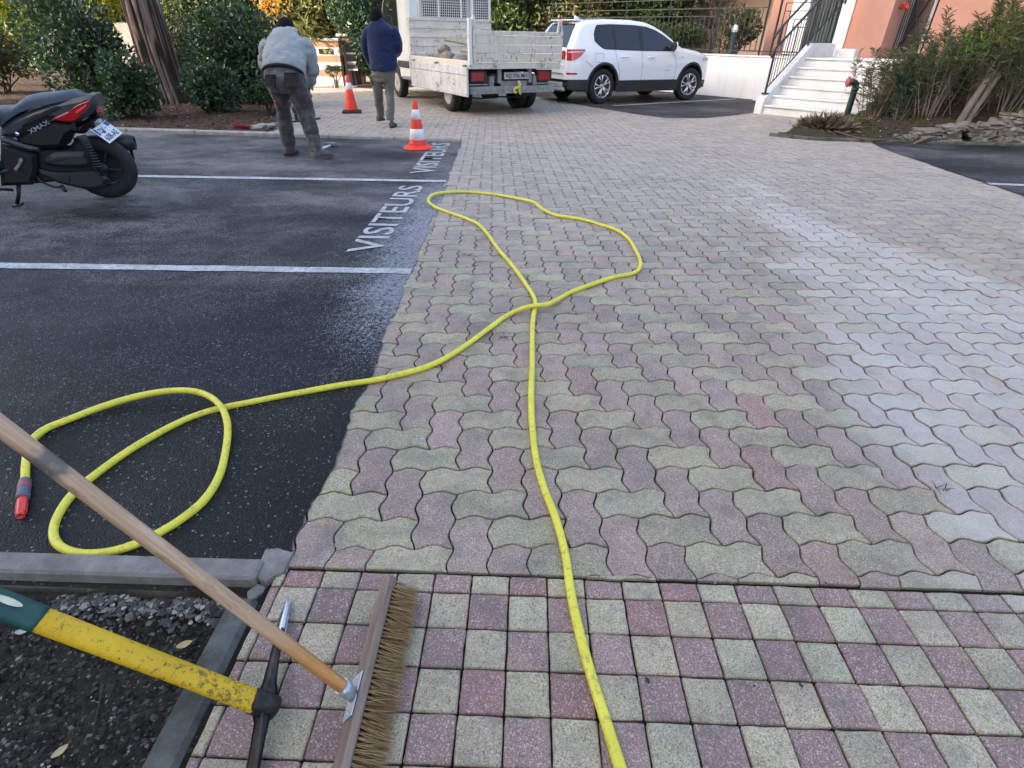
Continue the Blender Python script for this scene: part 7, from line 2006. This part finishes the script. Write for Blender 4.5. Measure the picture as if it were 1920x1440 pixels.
def fuse(name, m, mat, parent, voxel=.012, smooth=6, wrinkle=0.0, seed=1, local=False):
    """weld overlapping shells into one continuous surface"""
    L = parent.location; me = bpy.data.meshes.new(name); me.from_pydata([tuple(Vector(p) - (Vector() if local else L)) for p in m.v], [], m.f); me.update()
    o = bpy.data.objects.new(name, me); COL.objects.link(o)
    r = o.modifiers.new("remesh", 'REMESH'); r.mode = 'VOXEL'; r.voxel_size = voxel
    k = o.modifiers.new("smooth", 'SMOOTH'); k.iterations = smooth; k.factor = .5
    dg = bpy.context.evaluated_depsgraph_get(); nm = bpy.data.meshes.new_from_object(o.evaluated_get(dg)); bpy.data.objects.remove(o)
    if wrinkle:
        off = Vector((seed * 3.7, seed * 1.3, 0)); nm.update()
        nv = [v.normal.copy() for v in nm.vertices]
        for v, n in zip(nm.vertices, nv):
            p = v.co; w = mnoise.noise(Vector((p.x * 7, p.y * 7, p.z * 13)) + off) + .5 * mnoise.noise(Vector((p.x * 15 + p.z * 9, p.y * 15, p.z * 26)) + off); v.co = p + n * (wrinkle * (w - .6 * abs(w)))
    nm.name = name; nm.materials.clear(); nm.materials.append(mat); nm.polygons.foreach_set("use_smooth", [True] * len(nm.polygons))
    o = bpy.data.objects.new(name, nm); COL.objects.link(o); o.parent = parent; return o
def outline_loft(m, rows, k, ox, oy, depth, n=20, dmin=.05):
    """rows (v, ul, ur, Y, depth, tilt): the outline of the garment in an enlarged photo, given a round depth"""
    rings = []
    for v, ul, ur, Y, dp, tilt in rows:
        a = PY(ox + ul / k, oy + v / k, Y); b = PY(ox + ur / k, oy + v / k, Y); c = (a + b) / 2; hw = (b.x - a.x) / 2
        rings.append([(c.x + hw * math.copysign(abs(math.cos(t)) ** .9, math.cos(t)), c.y + dp * math.sin(t) * math.cos(tilt), c.z - dp * math.sin(t) * math.sin(tilt)) for t in [2 * PI * q / n for q in range(n)]])
    m.loft(rings)
def fabric(name, col, var=.25, sc=9, dust=None, dsc=6, damt=.3):
    t = NT(name); c = t.ramp(t.noise(sc, 6, .65), [(.3, tuple(x * (1 - var) for x in col)), (.7, tuple(x * (1 + var) for x in col))])
    if dust: c = t.mix(t.ramp(t.noise(dsc, 6, .7), [(1 - damt - .1, 0.0), (1 - damt + .12, .8)]), c, dust)
    return t.done(c, .92, .2, 0, t.bump(t.noise(420, 2), .35, .002), **{"Sheen Weight": .2 if max(col) > .05 else .0})
M_SKIN = simple("skin", (.36, .19, .13), .55, .12, 20)
M_SKIN2 = simple("dark_skin", (.22, .12, .08), .55, .12, 20)
def hand(J, B, pre, wrist, direction, palm_n, s=1.0, curl=.6):
    """palm and five curled fingers hung on an existing skeleton"""
    d = Vector(direction).normalized(); n = Vector(palm_n); n = (n - d * n.dot(d)).normalized(); side = d.cross(n)
    w = Vector(wrist); J[pre + 'palm'] = (w + d * .055 * s, .036 * s, .018 * s); B.append((pre + 'wrist', pre + 'palm'))
    for k, (o_, l) in enumerate(((-.030, .066), (-.010, .075), (.010, .070), (.029, .055))):
        b = w + d * .092 * s + side * o_ * s; dd = d
        J[pre + 'k%d' % k] = (b, .0095 * s); B.append((pre + 'palm', pre + 'k%d' % k)); last = pre + 'k%d' % k; p = b
        for q in range(2):
            dd = (dd + n * curl * (.5 + .5 * q)).normalized(); p = p + dd * l * s * .55; J[pre + 'f%d%d' % (k, q)] = (p, (.0085 - .0015 * q) * s); B.append((last, pre + 'f%d%d' % (k, q))); last = pre + 'f%d%d' % (k, q)
    b = w + d * .035 * s - side * .030 * s; J[pre + 't0'] = (b, .011 * s); B.append((pre + 'palm', pre + 't0'))
    p = b + (d * .6 - side * .7 + n * .3).normalized() * .038 * s; J[pre + 't1'] = (p, .010 * s); B.append((pre + 't0', pre + 't1'))
    p2 = p + (d * .9 + n * .5).normalized() * .03 * s; J[pre + 't2'] = (p2, .008 * s); B.append((pre + 't1', pre + 't2'))
def shoe(name, heel, toe, mat, par, w=.045, h=.075, sole=None):
    a, b = Vector(heel), Vector(toe); d = b - a; L = d.length; M = frame_M(a, (0, 0, 1), d); 
    rings = []
    for f, ww, hh in ((-.06, .55, .55), (0, .8, 1.15), (.2, .86, 1.25), (.42, .92, 1.0), (.65, 1.08, .72), (.85, 1.0, .58), (.97, .7, .44), (1.02, .3, .25)):
        ring = []
        for k in range(12):
            an = 2 * PI * k / 12; cz = math.sin(an); ring.append((f * L, w * ww * math.copysign(abs(math.cos(an)) ** .7, math.cos(an)), max(.012, h * hh * (.5 + .5 * math.copysign(abs(cz) ** .8, cz)))))
        rings.append(ring)
    m = MB(); m.loft(rings, True, True, True, M); o = m.build(name, mat, par, world=True)
    m = MB(); m.loft([[(x, y * 1.06, z) for x, y, z in [(f * L, -w * ww, 0), (f * L, w * ww, 0), (f * L, w * ww, .02), (f * L, -w * ww, .02)]] for f, ww in ((-.07, .5), (0, .8), (.4, .88), (.65, 1.06), (.85, .98), (.98, .66), (1.03, .3))], False, True, True, M)
    s_ = m.build("sole", sole or M_BLACKPLASTIC, par, world=True); mm_ = s_.matrix_local.copy(); s_.parent = o; return o
def PY(px, py, Y): return atY(px, py, Y)

# ---- bending worker with black hat
Y0 = 7.45
t = thing("person", "man in pale grey hooded top and black woollen hat bending forward, his back turned", "person", (at(572, 296).x, Y0, 0))
hipc = PY(532, 141, Y0 + .05); LH = PY(511, 148, Y0 + .06); RH = PY(555, 148, Y0 + .02)
LK = PY(527, 205, Y0 + .16); RK = PY(573, 208, Y0 + .10); LA = PY(541, 277, Y0 + .12); RA_ = PY(594, 278, Y0 - .02)
LA.z = max(LA.z, .09); RA_.z = max(RA_.z, .09)
waist = PY(529, 118, Y0 + .14); chest = PY(532, 92, Y0 + .36); upper = PY(535, 72, Y0 + .52); neck = PY(537, 60, Y0 + .60)
head = PY(536, 58, Y0 + .72); LS = PY(505, 82, Y0 + .50); RS = PY(566, 80, Y0 + .47)
RE = PY(584, 136, Y0 + .52); RWr = PY(579, 166, Y0 + .62); LE = PY(500, 130, Y0 + .62); LWr = PY(520, 160, Y0 + .80)
J = {'hip': (hipc, .13, .10), 'waist': (waist, .125, .10), 'chest': (chest, .14, .11), 'upper': (upper, .13, .10), 'neck': (neck, .058), 'head0': (head + Vector((0, -.02, -.03)), .075), 'head': (head + Vector((0, .02, .03)), .088), 'chin': (head + Vector((0, .10, -.045)), .035), 'nose': (head + Vector((0, .125, .0)), .014),
     'ls': (LS + Vector((.05, 0, -.03)), .045), 'le': (LE, .045), 'lwrist': (LWr, .028), 'rs': (RS - Vector((.05, 0, .03)), .045), 're': (RE, .045), 'rwrist': (RWr, .028),
     'lh': (LH, .085), 'lk': (LK, .055), 'la': (LA, .038), 'lt': (LA + Vector((.01, .07, -.05)), .025), 'rh': (RH, .085), 'rk': (RK, .055), 'ra': (RA_, .038), 'rt': (RA_ + Vector((.04, .03, -.055)), .025)}
B = [('hip', 'waist'), ('waist', 'chest'), ('chest', 'upper'), ('upper', 'neck'), ('neck', 'head0'), ('head0', 'head'), ('head', 'chin'), ('head', 'nose'), ('upper', 'ls'), ('ls', 'le'), ('le', 'lwrist'), ('upper', 'rs'), ('rs', 're'), ('re', 'rwrist'), ('hip', 'lh'), ('lh', 'lk'), ('lk', 'la'), ('la', 'lt'), ('hip', 'rh'), ('rh', 'rk'), ('rk', 'ra'), ('ra', 'rt')]
hand(J, B, 'r', RWr, (-.05, .25, -1), (-.8, .3, 0)); hand(J, B, 'l', LWr, (.1, .25, -1), (.8, .3, 0))
skin("body", J, B, M_SKIN, t, 1, 'hip')
M_HOOD = fabric("pale_grey_fleece", (.255, .28, .285), .12, 7, (.24, .23, .20), 4, .3)
T1 = rad(38)
m = MB()
outline_loft(m, [(575, 66, 442, Y0 + .07, .17, T1), (520, 60, 458, Y0 + .13, .18, T1), (440, 68, 462, Y0 + .25, .18, T1), (370, 88, 462, Y0 + .37, .17, T1), (310, 104, 458, Y0 + .45, .16, T1), (262, 128, 432, Y0 + .52, .14, T1), (225, 158, 392, Y0 + .57, .12, T1), (196, 182, 362, Y0 + .61, .09, T1)], 4.966, 480, 20, 0)
q = lambda u, v, Y: PY(480 + u / 4.966, 20 + v / 4.966, Y)
m.tube(smooth_path([q(425, 300, Y0 + .44), q(478, 370, Y0 + .42), q(506, 470, Y0 + .45), q(520, 560, Y0 + .48), q(505, 640, Y0 + .54), q(492, 700, Y0 + .58)], 4), [.105] * 6 + [.095] * 7 + [.082] * 5 + [.06] * 3, 14)
m.tube(smooth_path([q(135, 305, Y0 + .46), q(100, 370, Y0 + .46), q(85, 450, Y0 + .52), q(90, 530, Y0 + .62), q(140, 620, Y0 + .76)], 4), [.10] * 6 + [.085] * 6 + [.065] * 5, 14)
fuse("hooded_top", m, M_HOOD, t, .013, 7, .016, 3)
m = MB(); c = neck + Vector((0, -.03, -.005)); ring = [(c.x + .115 * math.cos(a), c.y + .085 * math.sin(a) - .01, c.z + .022 * math.sin(a) + .0) for a in np.linspace(0, 2 * PI, 18)[:-1]]
m.tube(ring, .045, 10, closed=True); m.tube([(c.x - .10, c.y - .05, c.z - .05), (c.x, c.y - .10, c.z - .085), (c.x + .10, c.y - .05, c.z - .05)], [.03, .05, .03], 10); m.build("hood", M_HOOD, t, world=True)
hem = hipc.lerp(waist, .12)
hc = q(253, 575, Y0 + .065)
pts = [Vector((hc.x + .235 * math.cos(a), hc.y + .155 * math.sin(a) * math.cos(T1), hc.z - .012 - .155 * math.sin(a) * math.sin(T1))) for a in np.linspace(0, 2 * PI, 33)[:-1]]
m = MB(); m.tube(pts, .020, 8, closed=True); m.build("shirt_hem", fabric("black_shirt", (.018, .018, .02)), t, world=True)
M_WORK = fabric("dusty_dark_work_trousers", (.060, .053, .054), .25, 5, (.18, .17, .168), 5, .40)
m = MB()
outline_loft(m, [(540, 92, 425, Y0 + .10, .15, rad(20)), (600, 74, 452, Y0 + .06, .175, rad(12)), (660, 84, 468, Y0 + .04, .185, 0), (720, 112, 480, Y0 + .03, .17, 0), (770, 140, 490, Y0 + .04, .14, 0)], 4.966, 480, 20, 0)
outline_loft(m, [(690, 100, 285, Y0 + .06, .14, 0), (760, 140, 298, Y0 + .08, .125, 0), (850, 172, 303, Y0 + .12, .11, 0), (930, 192, 312, Y0 + .15, .10, 0), (1010, 200, 332, Y0 + .15, .098, 0), (1100, 216, 345, Y0 + .15, .095, 0), (1200, 236, 360, Y0 + .14, .092, 0), (1270, 252, 368, Y0 + .13, .09, 0), (1322, 262, 366, Y0 + .12, .085, 0)], 4.966, 480, 20, 0)
outline_loft(m, [(690, 270, 478, Y0 + .03, .14, 0), (760, 296, 496, Y0 + .03, .13, 0), (850, 336, 522, Y0 + .05, .115, 0), (930, 376, 542, Y0 + .08, .105, 0), (1010, 404, 556, Y0 + .09, .10, 0), (1090, 432, 574, Y0 + .07, .096, 0), (1170, 464, 590, Y0 + .04, .094, 0), (1240, 490, 606, Y0 + .01, .09, 0), (1305, 512, 616, Y0 - .01, .086, 0)], 4.966, 480, 20, 0)
trs = fuse("trousers", m, M_WORK, t, .012, 5, .016, 5)
M_POCK = fabric("dark_pocket_cloth", (.030, .026, .028), .2)
def pocket(px0, py0, px1, py1, Yd, name="pocket"):
    a = PY(px0, py0, Yd); b = PY(px1, py0, Yd); c_ = PY(px1, py1, Yd - .01); d_ = PY(px0, py1, Yd - .01); m = MB(); off = Vector((0, .05, 0))
    n = 6; vs = []; fs = []
    for i in range(n + 1):
        for j in range(n + 1):
            u, v = i / n, j / n; p = (a * (1 - u) + b * u) * (1 - v) + (d_ * (1 - u) + c_ * u) * v; p = p - Vector((0, .012 * math.sin(PI * u) + .014 * v, 0)); vs.append(p)
    for i in range(n):
        for j in range(n): fs.append((i * (n + 1) + j, (i + 1) * (n + 1) + j, (i + 1) * (n + 1) + j + 1, i * (n + 1) + j + 1))
    nb = len(vs); vs2 = [p + off for p in vs]; m.add(vs + vs2, fs + [tuple(q + nb for q in f[::-1]) for f in fs], True)
    # sides
    edge = [i * (n + 1) for i in range(n + 1)] + [n * (n + 1) + j for j in range(1, n + 1)] + [i * (n + 1) + n for i in range(n - 1, -1, -1)] + [j for j in range(n - 1, 0, -1)]
    m.f += [(edge[k], edge[(k + 1) % len(edge)], edge[(k + 1) % len(edge)] + nb, edge[k] + nb) for k in range(len(edge))]; m.s += [False] * len(edge)
    o = m.build(name, M_POCK, t, world=True); return o
pocket(533, 136, 558, 160, Y0 - .165); pocket(497, 140, 516, 164, Y0 - .14)
m = MB(); m.tube([PY(538, 161.5, Y0 - .185), PY(550, 161, Y0 - .19), PY(561, 160, Y0 - .17)], .008, 6); m.tube([PY(516, 190, Y0 - .02), PY(519, 196, Y0 + .0), PY(523, 203, Y0 + .02)], .014, 6); m.build("red_piping", fabric("dull_red_piping", (.16, .035, .025)), t, world=True)
M_BOOT = simple("dusty_grey_shoe", (.11, .105, .095), .8, .3, 14)
la = at(537, 293); shoe("shoe", (la.x, la.y + .03, .005), (la.x + .04, la.y + .26, .005), M_BOOT, t, .058, .105)
ra = at(590, 299); rt = at(622, 293); shoe("shoe", (ra.x, ra.y, .005), (rt.x, rt.y, .005), M_BOOT, t, .060, .12, simple("grey_sole", (.08, .08, .075), .8))
hat = head + Vector((0, .01, .03))
m = MB(); rings = []
for z, r in ((-.055, .103), (-.03, .110), (.0, .112), (.04, .108), (.08, .092), (.108, .06), (.122, .02)): rings.append([(hat.x + r * .94 * math.cos(a), hat.y + .0 + r * 1.08 * math.sin(a) + z * .35, hat.z + z) for a in np.linspace(0, 2 * PI, 21)[:-1]])
m.loft(rings); m.torus(.104, .014, Matrix.Translation((hat.x, hat.y - .015, hat.z - .05)) @ Matrix.Rotation(rad(18), 4, 'X'), 24, 8); m.build("woollen_hat", fabric("black_wool", (.005, .005, .007), .3, 40), t, world=True)

# ---- man in the blue jacket walking away
Y1 = 10.55
t = thing("person", "man in navy blue fleece jacket and grey green trousers walking away beside the truck", "person", (at(722, 238).x, Y1, 0))
neck = PY(707, 41, Y1); head = PY(705.5, 34, Y1 + .01); LS = PY(688, 54, Y1 + .02); RS = PY(735, 53, Y1 - .02); LE = PY(680, 91, Y1 + .02); RE = PY(750, 93, Y1 + .0); LWr = PY(694, 114, Y1 + .24); RWr = PY(741, 106, Y1 + .30)
hipc = PY(719, 138, Y1); LH = PY(709, 143, Y1); RH = PY(729, 143, Y1); LK = PY(709.5, 176, Y1 + .06); RK = PY(731, 178, Y1 + .02); LA = PY(714, 216, Y1 + .28); RA_ = PY(733, 224, Y1 - .18)
chest = PY(712, 80, Y1); waist = PY(716, 114, Y1); upper = PY(710, 56, Y1)
J = {'hip': (hipc, .13, .095), 'waist': (waist, .12, .09), 'chest': (chest, .14, .10), 'upper': (upper, .13, .095), 'neck': (neck, .058), 'head0': (head + Vector((0, 0, -.05)), .072), 'head': (head + Vector((0, .0, .04)), .090, .098), 'chin': (head + Vector((-.03, .09, -.07)), .035), 'nose': (head + Vector((-.03, .11, -.02)), .013), 'learo': (head + Vector((-.092, .0, -.02)), .016), 'rearo': (head + Vector((.092, .0, -.02)), .016),
     'ls': (LS + Vector((.05, 0, -.03)), .045), 'le': (LE, .045), 'lwrist': (LWr, .028), 'rs': (RS - Vector((.05, 0, .03)), .045), 're': (RE, .045), 'rwrist': (RWr, .028), 'lh': (LH, .085), 'lk': (LK, .055), 'la': (LA, .038), 'lt': (LA + Vector((.01, .05, -.06)), .025), 'rh': (RH, .085), 'rk': (RK, .055), 'ra': (RA_, .038), 'rt': (RA_ + Vector((.0, .06, -.05)), .025)}
hand(J, B2 := [('hip', 'waist'), ('waist', 'chest'), ('chest', 'upper'), ('upper', 'neck'), ('neck', 'head0'), ('head0', 'head'), ('head', 'chin'), ('head', 'nose'), ('head', 'learo'), ('head', 'rearo'), ('upper', 'ls'), ('ls', 'le'), ('le', 'lwrist'), ('upper', 'rs'), ('rs', 're'), ('re', 'rwrist'), ('hip', 'lh'), ('lh', 'lk'), ('lk', 'la'), ('la', 'lt'), ('hip', 'rh'), ('rh', 'rk'), ('rk', 'ra'), ('ra', 'rt')], 'r', RWr, (-.5, .6, .1), (0, 0, -1)); hand(J, B2, 'l', LWr, (.5, .6, 0), (0, 0, -1))
skin("body", J, B2, M_SKIN2, t, 1, 'hip')
M_NAVY = fabric("navy_fleece", (.0095, .020, .064), .22, 8)
m = MB(); q = lambda u, v, Y: PY(640 + u / 5.757, v / 5.757, Y)
outline_loft(m, [(766, 318, 602, Y1, .165, 0), (740, 308, 606, Y1, .17, 0), (650, 302, 604, Y1, .165, 0), (550, 292, 600, Y1, .16, 0), (450, 284, 590, Y1, .155, 0), (360, 272, 578, Y1, .15, 0), (300, 272, 560, Y1, .135, 0), (262, 296, 520, Y1, .115, 0), (228, 322, 470, Y1, .095, 0), (205, 334, 450, Y1, .085, 0), (186, 340, 440, Y1, .08, 0)], 5.757, 640, 0, 0)
m.tube(smooth_path([q(300, 310, Y1), q(264, 400, Y1 + .02), q(254, 510, Y1 + .04), q(282, 610, Y1 + .13), q(312, 680, Y1 + .22)], 4), [.078] * 6 + [.075] * 5 + [.062] * 4 + [.045] * 2, 14)
m.tube(smooth_path([q(545, 305, Y1 - .01), q(590, 400, Y1 - .01), q(612, 500, Y1 + .0), q(606, 560, Y1 + .10), q(575, 590, Y1 + .26)], 4), [.082] * 6 + [.080] * 5 + [.066] * 4 + [.045] * 2, 14)
fuse("jacket", m, M_NAVY, t, .013, 6, .012, 7)
M_GG = fabric("grey_green_trousers", (.115, .110, .092), .2, 7, (.17, .165, .15), 5, .25)
m = MB()
outline_loft(m, [(740, 330, 580, Y1, .13, 0), (800, 318, 578, Y1, .145, 0), (850, 322, 578, Y1, .14, 0), (885, 330, 576, Y1, .12, 0)], 5.757, 640, 0, 0)
outline_loft(m, [(840, 320, 448, Y1 + .0, .11, 0), (920, 334, 444, Y1 + .02, .10, 0), (1000, 348, 446, Y1 + .05, .09, 0), (1080, 356, 452, Y1 + .12, .085, 0), (1160, 368, 458, Y1 + .20, .082, 0), (1220, 378, 464, Y1 + .25, .08, 0), (1262, 384, 466, Y1 + .27, .078, 0)], 5.757, 640, 0, 0)
outline_loft(m, [(840, 446, 578, Y1, .11, 0), (920, 462, 576, Y1 + .0, .10, 0), (1000, 476, 574, Y1 + .0, .092, 0), (1080, 484, 574, Y1 - .05, .088, 0), (1160, 484, 572, Y1 - .11, .085, 0), (1240, 476, 574, Y1 - .16, .085, 0), (1300, 488, 576, Y1 - .18, .082, 0)], 5.757, 640, 0, 0)
fuse("trousers", m, M_GG, t, .011, 5, .012, 9)
m = MB(); p = PY(698, 150, Y1 - .0); m.box((p.x, p.y - .03, p.z), (.04, .14, .14), None, .012); m.build("thigh_pocket", M_GG, t, world=True)
sr = at(736, 240); shoe("shoe", (sr.x - .02, sr.y - .0, .003), (sr.x - .01, sr.y + .27, .003), simple("brown_grey_shoe", (.065, .06, .054), .8, .25), t, .048, .08)
lt_ = at(718, 231); shoe("shoe", (LA.x - .035, LA.y - .10, max(.05, LA.z - .10)), (lt_.x + .02, lt_.y + .02, .006), simple("brown_grey_shoe", (.065, .06, .054), .8, .25), t, .046, .075)
m = MB(); rings = []
for z, r, dy in ((-.085, .07, -.02), (-.05, .098, -.012), (.0, .108, -.006), (.05, .106, -.0), (.09, .086, .0), (.115, .05, .0), (.124, .012, .0)): rings.append([(head.x + r * .95 * math.cos(a), head.y + dy + r * 1.05 * math.sin(a) * (1 if math.sin(a) < 0 else .82), head.z + .02 + z) for a in np.linspace(0, 2 * PI, 21)[:-1]])
m.loft(rings); m.build("hair", fabric("short_black_hair", (.004, .004, .0045), .3, 60), t, world=True)
